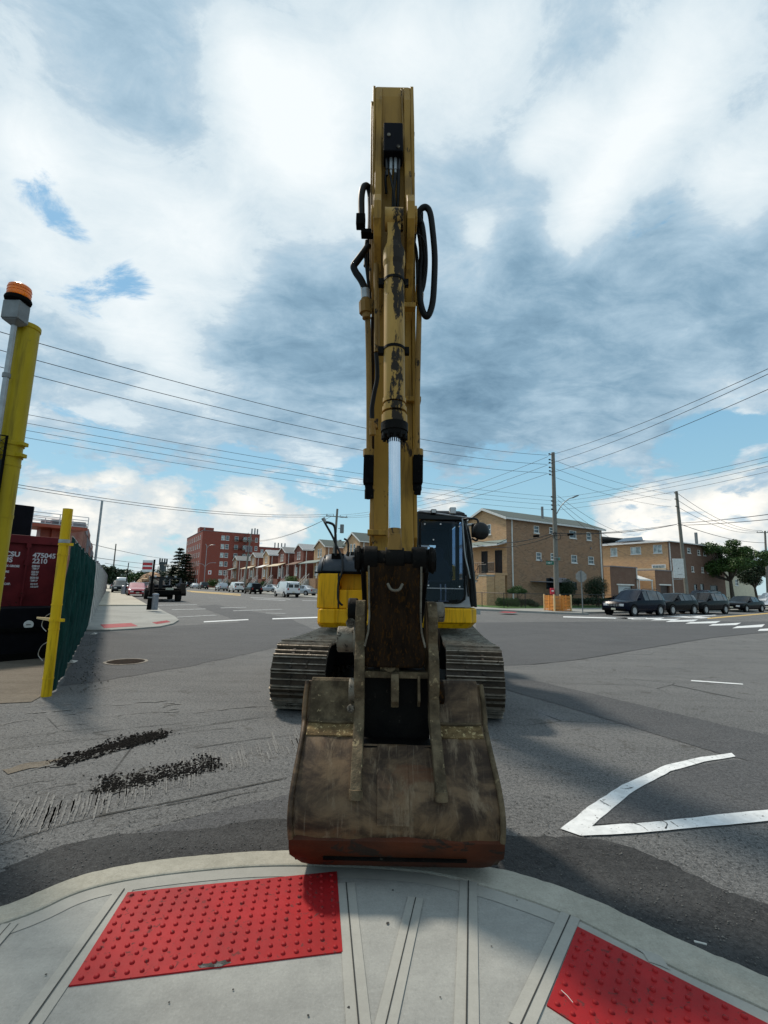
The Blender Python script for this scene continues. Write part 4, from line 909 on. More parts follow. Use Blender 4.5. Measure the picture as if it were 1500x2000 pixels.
for z in (5.95, 5.5, 5.0, 4.9):
    m = A(); m.cyl((.196, 3.95, z), (.212, 3.95, z), .018, n=8); m.build('bolt', 'black_matte', ex)

# --- undercarriage
UM = TE @ Matrix.Translation((.25, 8.12, 0)) @ Matrix.Rotation(R(-5.2), 4, 'Z')
def U(): return MB(UM)
TR, TL = .43, 1.72           # outer radius of the chain at the ends, half distance between end centres
def tpos(s_):                # point and outward normal on the chain loop; s_ in metres from the front bottom
    arcl = math.pi * TR; str_ = 2 * TL; tot = 2 * (arcl + str_); s_ %= tot
    if s_ < arcl: t = s_ / TR; return Vector((-TL - TR * math.sin(t), TR - TR * math.cos(t))), Vector((-math.sin(t), -math.cos(t)))
    s_ -= arcl
    if s_ < str_: return Vector((-TL + s_, 2 * TR - .035 * math.sin(math.pi * s_ / str_))), Vector((0, 1))
    s_ -= str_
    if s_ < arcl: t = s_ / TR; return Vector((TL + TR * math.sin(t), TR + TR * math.cos(t))), Vector((math.sin(t), math.cos(t)))
    s_ -= arcl; return Vector((TL - s_, 0)), Vector((0, -1))
tot = 2 * (math.pi * TR + 2 * TL); NS = 49; sw = .35
for s in (-1, 1):
    xc = s * 1.095; m = U()
    gm = U()
    for k in range(NS):
        s0 = k * tot / NS; pitch = tot / NS
        p, nrm = tpos(s0 + pitch / 2); tg = Vector((-nrm.y, nrm.x))
        if tpos(s0 + pitch * .9)[0].dot(tg) < p.dot(tg): tg = -tg
        def P3(x, t, h): q = p + tg * t + nrm * h; return (xc + x, q.x, q.y)
        hw = pitch * .47; ej = random.uniform(-.004, .004)
        m.loft([[P3(sx * sw + ej, t, h) for t, h in ((-hw, -.052), (-hw, -.034), (hw, -.034), (hw + .004, -.052))] for sx in (-1, 1)])
        for t, hh in ((-hw + .010, .006), (0, -.006), (hw - .012, .002)):
            gm.loft([[P3(sx * (sw - .004) + ej, t + a, h) for a, h in ((-.011, -.0335), (-.006, hh), (.005, hh), (.010, -.0335))] for sx in (-1, 1)])
        for bx in (-.10, .10):
            for bt in (-.035, .032): m.cyl(P3(bx, bt, -.036), P3(bx, bt, -.014), .019, n=6)
    tk = m.build('track', 'track', ex); gm.build('grousers', 'grouser', tk)
    m = U(); m.loft([[(xc + sx * .10, *(tpos(k * tot / 60)[0] - tpos(k * tot / 60)[1] * h)) for sx, h in ((-1, .035), (1, .035), (1, .10), (-1, .10))] for k in range(61)], cap=False); m.build('chain_links', 'grease_black', tk)
    for y in (-TL, TL):
        m = U(); m.cyl((xc - .06, y, TR), (xc + .06, y, TR), TR - .10, n=32); m.cyl((xc - .12, y, TR), (xc + .12, y, TR), .12, n=20); m.build('idler' if y < 0 else 'sprocket', 'grease', tk, bev=.01)
    m = U(); m.box((xc - .13, -TL + .1, .22), (xc + .13, TL - .1, .60)); m.box((xc - .16, -TL + .45, .30), (xc + .16, TL - .45, .68)); m.build('track_frame', 'black_matte', tk, bev=.02)
    for k in range(7):
        m = U(); y = -1.35 + k * .45; m.cyl((xc - .14, y, .17), (xc + .14, y, .17), .10, n=14); m.build('roller', 'grease', tk)
m = U(); m.prism([(-1.0, .35), (-1.0, .62), (-.5, .80), (.5, .80), (1.0, .62), (1.0, .35), (.4, .40), (-.4, .40)], 'y', -.55, .55); m.cyl((0, 0, .75), (0, 0, .98), .62, n=36); m.box((-.55, -1.1, .42), (.55, -.5, .62)); m.build('carbody', 'black_matte', ex, bev=.02)

# --- upper structure
def pxbox(p0, p1, y0, y1, mt, name, parent=ex, bev=.01):
    a = D(p0[0], p0[1], y0); b = D(p1[0], p1[1], y0); m = W(); m.box((a.x, y0, b.z), (b.x, y1, a.z)); return m.build(name, mt, parent, bev=bev)
zt, zm, zb = 1.80, 1.225, .965
xl = D(617.5, 1170, 7.75).x
# left skirt with its chamfered front and the taller tank box above it
m = W(); sk = [(xl + .01, 8.3), (xl + .02, 7.85), (xl + .08, 7.72), (xl + .31, 7.70), (xl + .33, 7.75), (xl + 1.05, 7.75), (xl + 1.05, 10.4), (xl + .1, 10.4)]
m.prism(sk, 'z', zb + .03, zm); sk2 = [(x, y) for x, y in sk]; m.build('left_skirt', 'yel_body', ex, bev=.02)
m = W(); m.loft([[(x, y, zb + .028) for x, y in sk], [(x + .03 if x < xl + .2 else x, y + .05 if y < 8 else y, zb - .03) for x, y in sk]]); m.build('skirt_lower_edge', 'yel_body', ex)
m = W(); m.prism([(xl - .005, 9.2), (xl + .0, 7.86), (xl + .04, 7.80), (xl + .35, 7.79), (xl + .36, 9.2)], 'z', zm + .004, zt); m.build('tank_cover', 'yel_body', ex, bev=.018)
m = W(); m.box((xl + .365, 7.84, zm + .004), (xl + .80, 9.2, 1.535)); m.build('tool_box', 'yel_body', ex, bev=.012)
m = W(); m.box((xl + .362, 8.02, 1.53), (xl + .80, 9.2, zt)); m.build('step_panel', 'yel_body', ex, bev=.01)
m = W(); m.prism([(8.02, zt), (7.80, zt), (7.80, zt - .05), (8.0, 1.56)], 'x', xl + .362, xl + .385); m.build('gusset', 'yel_body', ex)
# black engine hood
m = W(); hd = [(7.90, zt + .005), (7.84, zt + .03), (7.84, zt + .09), (7.90, zt + .21), (8.0, zt + .30), (8.15, zt + .335), (9.9, zt + .36), (9.9, zt + .005)]
m.loft([[(x, y + (yo if y < 8.2 else 0), z if z < zt + .1 else zt + (z - zt) * k) for y, z in hd] for x, yo, k in ((xl - .03, .10, .60), (xl + .0, .05, .80), (xl + .10, .0, .96), (xl + .18, 0, 1.0), (xl + 1.0, 0, 1.0), (xl + 1.1, 0, 1))]); hood = m.build('engine_hood', 'hood_grey', ex, smooth=38, bev=.01)
m = W(); m.box((xl + .20, 7.93, zt + .20), (xl + .40, 8.2, zt + .335)); m.build('intake_opening', 'grease_black', hood)
m = W(); m.tube([(xl + .085, 8.02, zt + .31), (xl + .07, 7.86, zt + .18), (xl + .05, 7.835, zt + .03)], .009, 6); m.build('hood_seam', 'black', hood)
m = W(); m.box((xl - .05, 7.80, zt - .006), (xl + 1.05, 7.86, zt + .02)); m.build('hood_sill', 'black_matte', hood)
def rail(px, r, name='handrail', mt='black_paint'): return hose(px, r, mt, name, 8)
rail([(656, 1085, 7.9), (655, 1040, 7.9), (652, 1026, 7.9), (643, 1021, 7.9), (634, 1020, 7.9)], .022, 'mirror_bracket')
rail([(632, 1013, 7.9), (634, 1020, 7.9), (648, 1045, 7.9), (656, 1063, 7.9), (665, 1082, 7.88), (669, 1098, 7.82), (667, 1120, 7.74), (661, 1140, 7.72), (660, 1168, 7.70), (664, 1178, 7.70), (669, 1182, 7.72)], .018)
m = W(); m.cyl(D(631, 1012, 7.9), D(636, 1021, 7.9), .035, .022, n=10); m.build('mirror_knuckle', 'galv', ex)
rail([(661, 1120, 7.71), (660.5, 1187, 7.68)], .012)
rail([(680, 1085, 7.9), (680, 1062, 7.9), (678, 1056, 7.9), (672, 1052, 7.9)], .016)
rail([(678, 1086, 7.9), (681, 1078, 7.9)], .03)
m = W(); m.cyl(D(690, 1085, 7.95), D(690, 1078, 7.95), .05, n=12); m.build('filler_cap', 'black_paint', ex)
m = W(); a = D(679, 1192, 7.70); m.box((a.x - .03, 7.72, a.z - .06), (a.x + .12, 7.77, a.z + .03)); m.build('tie_hook', 'yel_body', ex, bev=.01)
# deck between and counterweight behind
m = W(); m.box((xl + .1, 7.95, .98), (1.5, 10.6, 1.26)); m.build('deck_frame', 'black_matte', ex)
m = W(); m.prism([(xl + .02, 10.0), (xl + .06, 10.6), (xl + .5, 11.0), (1.1, 11.0), (1.5, 10.6), (1.55, 10.0)], 'z', 1.0, 2.08); m.build('counterweight', 'yel_body', ex, bev=.05)
for x in (-.30, .36):
    m = W(); m.box((x, 7.7, 1.2), (x + .07, 8.6, 2.0)); m.build('boom_mount', 'yel_boom', ex, bev=.01)
# right skirt under the cab
xr0 = D(826, 1200, 7.55).x; xr1 = D(937, 1200, 7.55).x
m = W(); m.prism([(xr0 - .1, 9.6), (xr0 - .1, 7.60), (xr0, 7.55), (xr1 - .36, 7.52), (xr1 - .14, 7.55), (xr1 - .02, 7.72), (xr1, 7.9), (xr1 - .02, 9.6)], 'z', 1.055, 1.285); m.build('right_skirt', 'yel_body', ex, bev=.02)
m = W(); a = [(xr0 - .1, 9.5), (xr0 - .1, 7.62), (xr0, 7.57), (xr1 - .36, 7.54), (xr1 - .14, 7.57), (xr1 - .04, 7.74), (xr1 - .02, 7.9), (xr1 - .04, 9.5)]
m.loft([[(x, y, 1.05) for x, y in a], [(x - (.06 if x > 1 else 0), y + .06, .975) for x, y in a]]); m.build('skirt_lower_edge', 'yel_body', ex)
m = W(); m.box((xr0 + .05, 7.62, .86), (xr0 + .25, 7.9, .98)); m.build('under_plate', 'side_grey', ex)
m = W(); m.box((xr1 - .02, 7.74, 1.19), (xr1 + .05, 7.80, 1.25)); m.build('grab_bracket', 'galv', ex)
# cab
cx0 = D(812, 1100, 7.62).x; cx1 = D(911, 1100, 7.62).x; cz0 = 1.30; cz1 = 2.80; CYF = 7.62; CYB = 9.25
cab = W(); w_c = cx1 - cx0
cab.box((cx0, CYF + .02, cz0), (cx0 + .05, CYF + .12, cz1)); cab.box((cx1 - .05, CYF + .02, cz0), (cx1 + .02, CYF + .12, cz1))
cab.box((cx0, CYB - .1, cz0), (cx0 + .08, CYB, cz1)); cab.box((cx1 - .08, CYB - .1, cz0), (cx1, CYB, cz1))
cab.box((cx0 + .0, CYF + .10, cz1 - .06), (cx1, CYB, cz1 + .0)); cab.box((cx0, CYF + .03, cz1 - .10), (cx1, CYF + .12, cz1 - .01))
cab.box((cx0, CYB - .08, cz0), (cx1, CYB - .03, 1.95)); cab.box((cx0, CYF + .1, cz0 - .01), (cx1, CYB, cz0 + .04))
cab.box((cx0 + .01, CYF + .12, cz0), (cx0 + .05, CYB - .1, 1.85)); cab.box((cx1 - .05, CYF + .12, cz0), (cx1 - .01, CYB - .1, 1.75))
cab.box((cx1 - .32, CYB - .07, 1.9), (cx1 - .05, CYB - .03, cz1)); cab.box((cx0, CYB - .075, 2.42), (cx1, CYB - .028, cz1))
cab.box((cx1 - .06, 8.3, cz0), (cx1, 8.42, cz1))
cb = cab.build('cab', 'black_paint', ex, bev=.015)
def rrect(x0, x1, z0, z1, r, n=6, rt=None):
    rt = rt or r; out = []
    for (cx, cz, a0, q) in ((x1 - r, z0 + r, -90, r), (x1 - rt, z1 - rt, 0, rt), (x0 + rt, z1 - rt, 90, rt), (x0 + r, z0 + r, 180, r)):
        for k in range(n + 1): t = R(a0 + 90 * k / n); out.append((cx + q * math.cos(t), cz + q * math.sin(t)))
    return out
yy = lambda z: CYF - .02 + .10 * max(0, (z - 1.9) / .9) ** 1.5
gx0, gx1, gz0, gz1 = cx0 + .085, cx1 - .045, cz0 + .085, cz1 - .10
inn = rrect(gx0, gx1, gz0, gz1, .13, rt=.07); out_ = rrect(gx0 - .03, gx1 + .03, gz0 - .03, gz1 + .03, .15, rt=.09); k_ = len(inn)
m = W(); m.add([(x, yy(z) - .012, z) for x, z in inn] + [(x, yy(z) - .012, z) for x, z in out_] + [(x, yy(z) + .05, z) for x, z in inn] + [(x, yy(z) + .05, z) for x, z in out_],
               [f for i in range(k_) for j in [(i + 1) % k_] for f in ((i, j, k_ + j, k_ + i), (k_ + i, k_ + j, 3 * k_ + j, 3 * k_ + i), (i, 2 * k_ + i, 2 * k_ + j, j))]); m.build('windscreen_seal', 'black', cb)
m = W(); m.add([(x, yy(z) + .012, z) for x, z in inn], [tuple(range(k_))]); m.build('windscreen', 'cab_glass', cb, fixn=False)
m = W(); lo = rrect(cx0 + .0, cx1 + .04, cz0, 1.62, .03)
ot = [(cx0 + .02, cz0), (cx1 + .06, cz0), (cx1 + .06, 1.36), (cx1 + .02, 1.50), (cx1 - .005, 1.70), (cx1 - .02, 1.70)]
m.prism([(cx0 + .0, cz0), (cx0 + .08, cz0), (cx0 + .055, 1.40), (cx0 + .05, 1.75), (cx0 - .0, 1.75)], 'y', CYF, CYF + .05)
m.prism([(cx0 + .08, cz0), (cx1 + .07, cz0), (cx1 + .05, 1.40), (cx1 - .0, 1.80), (cx1 - .02, 1.80), (cx1 - .02, 1.42), (cx1 - .12, gz0 - .02), (gx0 + .1, gz0 - .02)], 'y', CYF + .002, CYF + .055)
m.build('front_panel', 'cab_grey', cb, bev=.006)
m = W(); m.box((gx0 + .01, yy(1.62) + .0, 1.585), (gx1 - .01, yy(1.62) + .022, 1.600)); m.build('screen_joint', 'cab_grey', cb)
for (x, z) in ((gx0 + .06, cz1 - .17), (gx0 + .32, cz1 - .165), (gx1 - .06, cz1 - .20), (gx0 + .20, 2.37), (gx0 + .12, 1.635), (gx1 - .07, 1.625)):
    m = W(); m.cyl((x, yy(z) - .014, z), (x, yy(z) + .01, z), .012, n=10); m.build('screen_bolt', 'sign_white', cb)
m = W(); m.prism([(8.35, 1.72), (8.4, 1.60), (8.95, 1.60), (8.98, 1.72)], 'x', gx0 + .20, gx0 + .66)
m.loft([[(gx0 + .20 + a, 8.88 + (z - 1.7) * .12, z), (gx0 + .66 - a, 8.88 + (z - 1.7) * .12, z), (gx0 + .66 - a, 9.0 + (z - 1.7) * .12, z), (gx0 + .20 + a, 9.0 + (z - 1.7) * .12, z)] for z, a in ((1.66, .0), (1.95, .0), (2.10, .06), (2.16, .14), (2.20, .13), (2.30, .12), (2.36, .17))])
m.build('seat', 'seat', cb, smooth=60, bev=.02)
for x in (gx0 + .1, gx1 - .12):
    m = W(); m.box((x - .06, 8.2, 1.50), (x + .06, 8.8, 1.62)); m.cyl((x, 8.22, 1.6), (x, 8.18, 1.80), .014, n=8); m.cyl((x, 8.18, 1.80), (x, 8.16, 1.88), .028, n=10); m.build('control_console', 'black_matte', cb, bev=.01)
for x in (gx0 + .36, gx0 + .44):
    m = W(); m.tube([(x, 7.95, 1.36), (x, 7.92, 1.55), (x, 7.98, 1.66)], .012, 6); m.box((x - .04, 7.85, 1.36), (x + .04, 7.97, 1.39)); m.build('travel_lever', 'cab_grey', cb)
m = W(); m.quad((cx0 + .012, CYF + .13, 1.86), (cx0 + .012, CYB - .1, 1.86), (cx0 + .012, CYB - .1, cz1 - .08), (cx0 + .012, CYF + .13, cz1 - .08)); m.build('side_glass', 'cab_glass', cb, fixn=False)
m = W(); m.quad((cx1 - .012, CYF + .13, 1.76), (cx1 - .012, CYB - .1, 1.76), (cx1 - .012, CYB - .1, cz1 - .08), (cx1 - .012, CYF + .13, cz1 - .08)); m.build('side_glass', 'cab_glass', cb, fixn=False)
m = W(); m.loft([[(x, y, z) for x, y in ((cx0 + a, CYF + .04 + a), (cx1 - a * 1.5, CYF + .04 + a), (cx1 - a, CYB), (cx0 + a, CYB))] for z, a in ((cz1 - .02, .0), (cz1 + .03, .01), (cz1 + .065, .06))]); m.build('roof', 'black_paint', cb, bev=.01)
for (x, w2, h, mt) in ((cx0 + .24, .09, .05, 'black_matte'), (cx0 + .55, .10, .09, 'galv')):
    m = W(); m.box((x, CYF - .02, cz1 + .0), (x + w2, CYF + .12, cz1 + h + .02)); lg = m.build('work_light', mt, cb, bev=.012)
    m = W(); m.box((x + .01, CYF - .026, cz1 + .012), (x + w2 - .01, CYF - .018, cz1 + h + .005)); m.build('lens', 'lamp_clear', lg)
m = W(); m.tube([(cx1 + .10, CYF + .02, cz1 - .06), (cx0 + .05, CYF + .02, cz1 + .04)][::-1], .012, 6); m.build('wiper_rail', 'cab_grey', cb)
# tangle of rails, open door edge and hose at the cab's outer corner
m = W(); m.prism([(cx1 + .0, cz1 - .05), (cx1 + .04, cz1 - .08), (cx1 + .11, 2.4), (cx1 + .155, 1.9), (cx1 + .185, 1.32), (cx1 + .08, 1.30), (cx1 + .07, 1.7), (cx1 + .03, 2.1), (cx1 + .005, 2.5)], 'y', CYF + .10, CYF + .45); m.build('door', 'black_paint', cb, bev=.02)
rail([(905, 1018, 7.60), (913, 1050, 7.60), (921, 1100, 7.58), (927, 1150, 7.56), (929, 1186, 7.56)], .022)
rail([(909, 1060, 7.55), (912, 1100, 7.53), (912, 1140, 7.53), (915, 1165, 7.55)], .014)
rail([(903, 1012, 7.55), (908, 1080, 7.53), (914, 1110, 7.50), (918, 1130, 7.52)], .012, 'handrail', 'galv')
rail([(900, 1015, 7.6), (917, 1013, 7.5), (932, 1015, 7.45), (935, 1030, 7.42)], .018, 'mirror_bracket')
rail([(922, 1052, 7.5), (930, 1056, 7.46), (934, 1050, 7.44)], .016, 'mirror_bracket')
c = D(939, 1037, 7.42); m = W(); m.loft([[(c.x + r * math.cos(t * math.pi / 14), 7.42 + y, c.z + r * 1.03 * math.sin(t * math.pi / 14)) for t in range(28)] for r, y in ((.02, -.045), (.09, -.035), (.128, -.012), (.138, .01), (.130, .02))]); m.build('round_mirror', 'black_paint', ex, smooth=50)
m = W(); m.box((c.x - .14, 7.43, c.z - .10), (c.x - .06, 7.50, c.z + .12)); m.build('mirror_back', 'black_matte', ex, bev=.02)
c = D(918, 1026, 7.5); m = W(); m.cyl((c.x - .05, 7.48, c.z), (c.x + .05, 7.46, c.z + .012), .022, n=10); m.build('mirror_clamp', 'galv', ex)

# ------------------------------------------------------------------ houses
def wall_holes(mb, o, ux, W_, H_, holes, nrm, dep=.10, z0=0.0):
    """vertical wall face from o along ux, with window holes that have real reveals"""
    xs = sorted({0, W_, *[h[0] for h in holes], *[h[2] for h in holes]}); zs = sorted({z0, H_, *[h[1] for h in holes], *[h[3] for h in holes]})
    P3 = lambda x, z, d=0: Vector(o) + Vector(ux) * x + Vector((0, 0, z)) - Vector(nrm) * d
    for i in range(len(xs) - 1):
        for j in range(len(zs) - 1):
            cx = (xs[i] + xs[i + 1]) / 2; cz = (zs[j] + zs[j + 1]) / 2
            if any(h[0] < cx < h[2] and h[1] < cz < h[3] for h in holes): continue
            mb.quad(P3(xs[i], zs[j]), P3(xs[i + 1], zs[j]), P3(xs[i + 1], zs[j + 1]), P3(xs[i], zs[j + 1]))
    for x0, a, x1, b in holes:
        for p, q in (((x0, a), (x1, a)), ((x1, a), (x1, b)), ((x1, b), (x0, b)), ((x0, b), (x0, a))):
            mb.quad(P3(*p), P3(*q), P3(*q, dep), P3(*p, dep))
def window(parent, o, ux, nrm, h, pane='pane', frame='white_trim', dep=.08, fw=.06, sash=True, sill=True, bars=0, name='window', lab=None):
    x0, a, x1, b = h; ux = Vector(ux); n = Vector(nrm)
    P3 = lambda x, z, d: Vector(o) + ux * x + Vector((0, 0, z)) - n * d
    def bar(mb, xa, za, xb, zb_, d0, d1):
        vs = [P3(xa, za, d0), P3(xb, za, d0), P3(xb, zb_, d0), P3(xa, zb_, d0), P3(xa, za, d1), P3(xb, za, d1), P3(xb, zb_, d1), P3(xa, zb_, d1)]
        mb.add(vs, [(0, 3, 2, 1), (4, 5, 6, 7), (0, 1, 5, 4), (1, 2, 6, 5), (2, 3, 7, 6), (3, 0, 4, 7)])
    mb = MB(); bar(mb, x0, a, x0 + fw, b, -.01, dep); bar(mb, x1 - fw, a, x1, b, -.01, dep); bar(mb, x0 + fw, b - fw, x1 - fw, b, -.01, dep); bar(mb, x0 + fw, a, x1 - fw, a + fw, -.01, dep)
    if sash: bar(mb, x0 + fw, (a + b) / 2 - .03, x1 - fw, (a + b) / 2 + .03, .02, dep)
    if sill: bar(mb, x0 - .06, a - .09, x1 + .06, a - .002, -.06, .0)
    for k in range(bars):
        xx = x0 + (x1 - x0) * (k + 1) / (bars + 1); bar(mb, xx - .02, a + fw, xx + .02, b - fw, .01, .04)
    f = mb.build(name, frame, parent)
    if lab: f['label'] = lab
    mb = MB(); mb.quad(P3(x0, a, dep - .01), P3(x1, a, dep - .01), P3(x1, b, dep - .01), P3(x0, b, dep - .01)); mb.build('pane', pane, f, fixn=False)
    return f

def gable_house(uv, rz, W_, Dp, eave, rise, m_front, m_side, m_roof, front, side, label, cat='house', group=None, trim='white_trim', z0=0.0, roof_over=.28, hip=False, name='brick_house'):
    """local frame: front at y=0 facing -y, x from -W to 0, the side wall that faces the camera at x=0"""
    t = empty(name, UV(*uv, .1), rz, label, cat, group)
    mb = MB(); wall_holes(mb, (-W_, 0, 0), (1, 0, 0), W_, eave, [(h[0], h[1], h[2], h[3]) for h in front], (0, -1, 0))
    if not hip: mb.add([(-W_, 0, eave), (0, 0, eave), (-W_ / 2, 0, eave + rise)], [(0, 1, 2)])
    mb.quad((-W_, Dp, 0), (-W_, 0, 0), (-W_, 0, eave), (-W_, Dp, eave))
    mb.quad((0, Dp, 0), (-W_, Dp, 0), (-W_, Dp, eave), (0, Dp, eave))
    if not hip: mb.add([(0, Dp, eave), (-W_, Dp, eave), (-W_ / 2, Dp, eave + rise)], [(0, 1, 2)])
    mb.build('front_wall', m_front, t, fixn=False)
    mb = MB(); wall_holes(mb, (0, 0, 0), (0, 1, 0), Dp, eave, [(h[0], h[1], h[2], h[3]) for h in side], (1, 0, 0)); mb.build('side_wall', m_side, t, fixn=False)
    r = MB(); e = roof_over; th = .14
    if hip:
        hx = W_ / 2; rid0, rid1 = hx * .9, Dp - hx * .9
        b4 = [(-W_ - e, -e, eave), (e, -e, eave), (e, Dp + e, eave), (-W_ - e, Dp + e, eave)]; tp = [(-W_ / 2, rid0, eave + rise), (-W_ / 2, rid1, eave + rise)]
        r.add(b4 + tp, [(0, 1, 4), (1, 2, 5, 4), (2, 3, 5), (3, 0, 4, 5), (3, 2, 1, 0)])
    else:
        for s in (-1, 1):
            xa = -W_ / 2; xb = xa + s * (W_ / 2 + e); zb_ = eave - e * rise / (W_ / 2)
            vs = [(xa, -e, eave + rise), (xb, -e, zb_), (xb, Dp + e, zb_), (xa, Dp + e, eave + rise)]
            r.add([(x, y, z + th) for x, y, z in vs] + [(x, y, z + .01) for x, y, z in vs], [(0, 1, 2, 3), (7, 6, 5, 4), (0, 4, 5, 1), (1, 5, 6, 2), (2, 6, 7, 3), (3, 7, 4, 0)])
    r.build('roof', m_roof, t)
    tr = MB()                        # verge boards and gutter
    if not hip:
        for s in (-1, 1):
            xa = -W_ / 2; xb = xa + s * (W_ / 2 + e); zb_ = eave - e * rise / (W_ / 2)
            vs = [(xa, -e - .03, eave + rise + th - .01), (xb, -e - .03, zb_ + th - .01), (xb, -e - .03, zb_ - .10), (xa, -e - .03, eave + rise - .10)]
            tr.add(vs + [(x, y + .028, z) for x, y, z in vs], [(0, 1, 2, 3), (7, 6, 5, 4), (0, 4, 5, 1), (1, 5, 6, 2), (2, 6, 7, 3), (3, 7, 4, 0)])
        zb_ = eave - e * rise / (W_ / 2); tr.box((e + .005, -e, zb_ - .06), (e + .10, Dp + e, zb_ + .10))
    else: tr.box((e + .002, -e, eave - .06), (e + .08, Dp + e, eave + .06)); tr.box((-W_ - e, -e - .08, eave - .06), (e, -e - .002, eave + .06))
    tr.build('gutter', trim, t)
    for h in front:
        kw = h[4] if len(h) > 4 else {}; window(t, (-W_, 0, 0), (1, 0, 0), (0, -1, 0), h[:4], **kw)
    for h in side:
        kw = h[4] if len(h) > 4 else {}; window(t, (0, 0, 0), (0, 1, 0), (1, 0, 0), h[:4], **kw)
    return t
HRZ = -R(90 - 30.3)                  # house frame: local +y = v, local -x = u

# the corner house: photo windows placed by their height and distance along the side wall
def side_hole(px0, px1, py0, py1, u, v0, **kw):
    va, vb = v_at(px0, u), v_at(px1, u); p = UV(u, (va + vb) / 2)
    return (va - v0, z_at(px0, py1, p) - .1, vb - v0, z_at(px0, py0, p) - .1, kw)
hA = 32.0
sideA = [side_hole(*a, hA, 32.0) for a in [(1042, 1052, 1027, 1041), (1072, 1080, 1030, 1042), (1111, 1124, 1036.5, 1051), (1144, 1153, 1040, 1055), (1045, 1055, 1079, 1093.5), (1073, 1080, 1080.5, 1093), (1112.5, 1123.5, 1084, 1099), (1145, 1156, 1087, 1101.5)]]
sideA += [side_hole(1063, 1081, 1129, 1148, hA, 32.0, frame='iron', pane='pane', sash=False, bars=3), side_hole(1111.5, 1121, 1136.5, 1150, hA, 32.0, frame='iron', bars=1, sash=False), (5.9, .15, 6.8, 2.2, dict(frame='iron', pane='pane', sash=False, sill=False, name='side_door'))]
fl = dict(frame='iron', pane='door_dark', sash=False, sill=False, bars=4, name='front_door', fw=.05)
hWA = 6.0
A_front = [(3.35, 6.75, 3.95, 7.75, {}), (.55, 3.35, 1.35, 5.1, dict(pane='pane_light')), (2.55, 2.95, 3.45, 5.15, fl), (4.45, 2.95, 5.4, 5.15, fl)]
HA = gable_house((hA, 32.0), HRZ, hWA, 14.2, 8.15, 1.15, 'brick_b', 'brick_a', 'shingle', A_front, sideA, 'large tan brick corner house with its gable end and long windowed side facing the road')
m = MB(); m.loft([[(-hWA - .1, y, z), (.05, y, z)][::1] + [(.05, y, z + .07), (-hWA - .1, y, z + .07)] for y, z in ((-1.25, 5.55), (-.02, 6.05))]); m.build('awning', 'awning', HA)
m = MB(); m.box((-hWA - .1, -1.30, 5.46), (.08, -1.25, 5.62)); m.add([(.052, -1.25, 5.55), (.052, -.02, 6.05), (.052, -.02, 5.75), (.052, -1.25, 5.48)], [(0, 1, 2, 3)]); m.build('awning_trim', 'white_trim', HA)
m = MB(); m.box((-hWA - .1, -1.6, 2.78), (.05, -.002, 2.95)); m.box((-hWA - .1, -1.55, 0), (.03, -.3, 2.78)); m.build('porch', 'brick_b', HA)
m = MB()
for k in range(7): m.box((-1.0 - .30 * (k + 1), -2.55, 2.40 - .34 * k), (-1.0 - .30 * k, -1.62, 2.62 - .34 * k))
m.box((-1.0, -2.6, 2.62), (.05, -1.61, 2.76))
m.build('front_steps', 'step', HA)
m = MB(); m.prism([(.04, 0), (.04, 2.61), (-1.0, 2.61), (-1.0, 2.3), (-3.1, .1), (-3.1, 0)], 'y', -2.58, -1.62); m.build('stair_wall', 'brick_b', HA)
for (x0, x1, z0_, z1_, y0, y1) in ((-hWA, -1.4, 2.95, 2.95, -1.58, -1.58), (-.85, .0, 2.95, 2.95, -1.58, -1.58), (-1.0, -3.0, 2.62, .45, -2.55, -2.55), (0.0, -1.0, 2.72, 2.72, -2.55, -2.55)):
    m = MB(); n_ = 16
    m.tube([(x0, y0, z0_ + .95), (x1, y1, z1_ + .95)], .025, 6); m.tube([(x0, y0, z0_ + .12), (x1, y1, z1_ + .12)], .018, 6)
    for k in range(n_ + 1):
        t_ = k / n_; x, y, z = x0 + (x1 - x0) * t_, y0 + (y1 - y0) * t_, z0_ + (z1_ - z0_) * t_; m.tube([(x, y, z), (x, y, z + .95)], .012, 4)
    m.build('railing', 'iron', HA)
m = MB(); m.box((.01, .62, .1), (.09, .72, 8.0)); m.build('downspout', 'white_trim', HA)
m = MB(); m.box((.01, 13.75, .1), (.10, 13.87, 8.0)); m.build('downspout', 'white_trim', HA)
m = MB(); m.box((-1.6, 6.6, 8.4), (-1.42, 6.78, 10.1)); m.build('vent_pipe', 'steel_grey', HA)
m = MB(); m.box((.0, 3.0, 2.25), (1.0, 8.1, 2.32)); m.quad((.0, 5.7, 2.75), (1.1, 5.7, 2.3), (1.1, 8.0, 2.3), (.0, 8.0, 2.75)); m.build('side_awning', 'side_grey', HA)
for (x, y, z, r) in ((.05, 4.5, 4.35, .12), (.05, 12.2, 6.0, .1), (.05, 6.6, 5.2, .05)):
    m = MB(); m.cyl((.0, y, z), (.08, y, z), r, n=10); m.build('wall_vent', 'side_grey', HA)

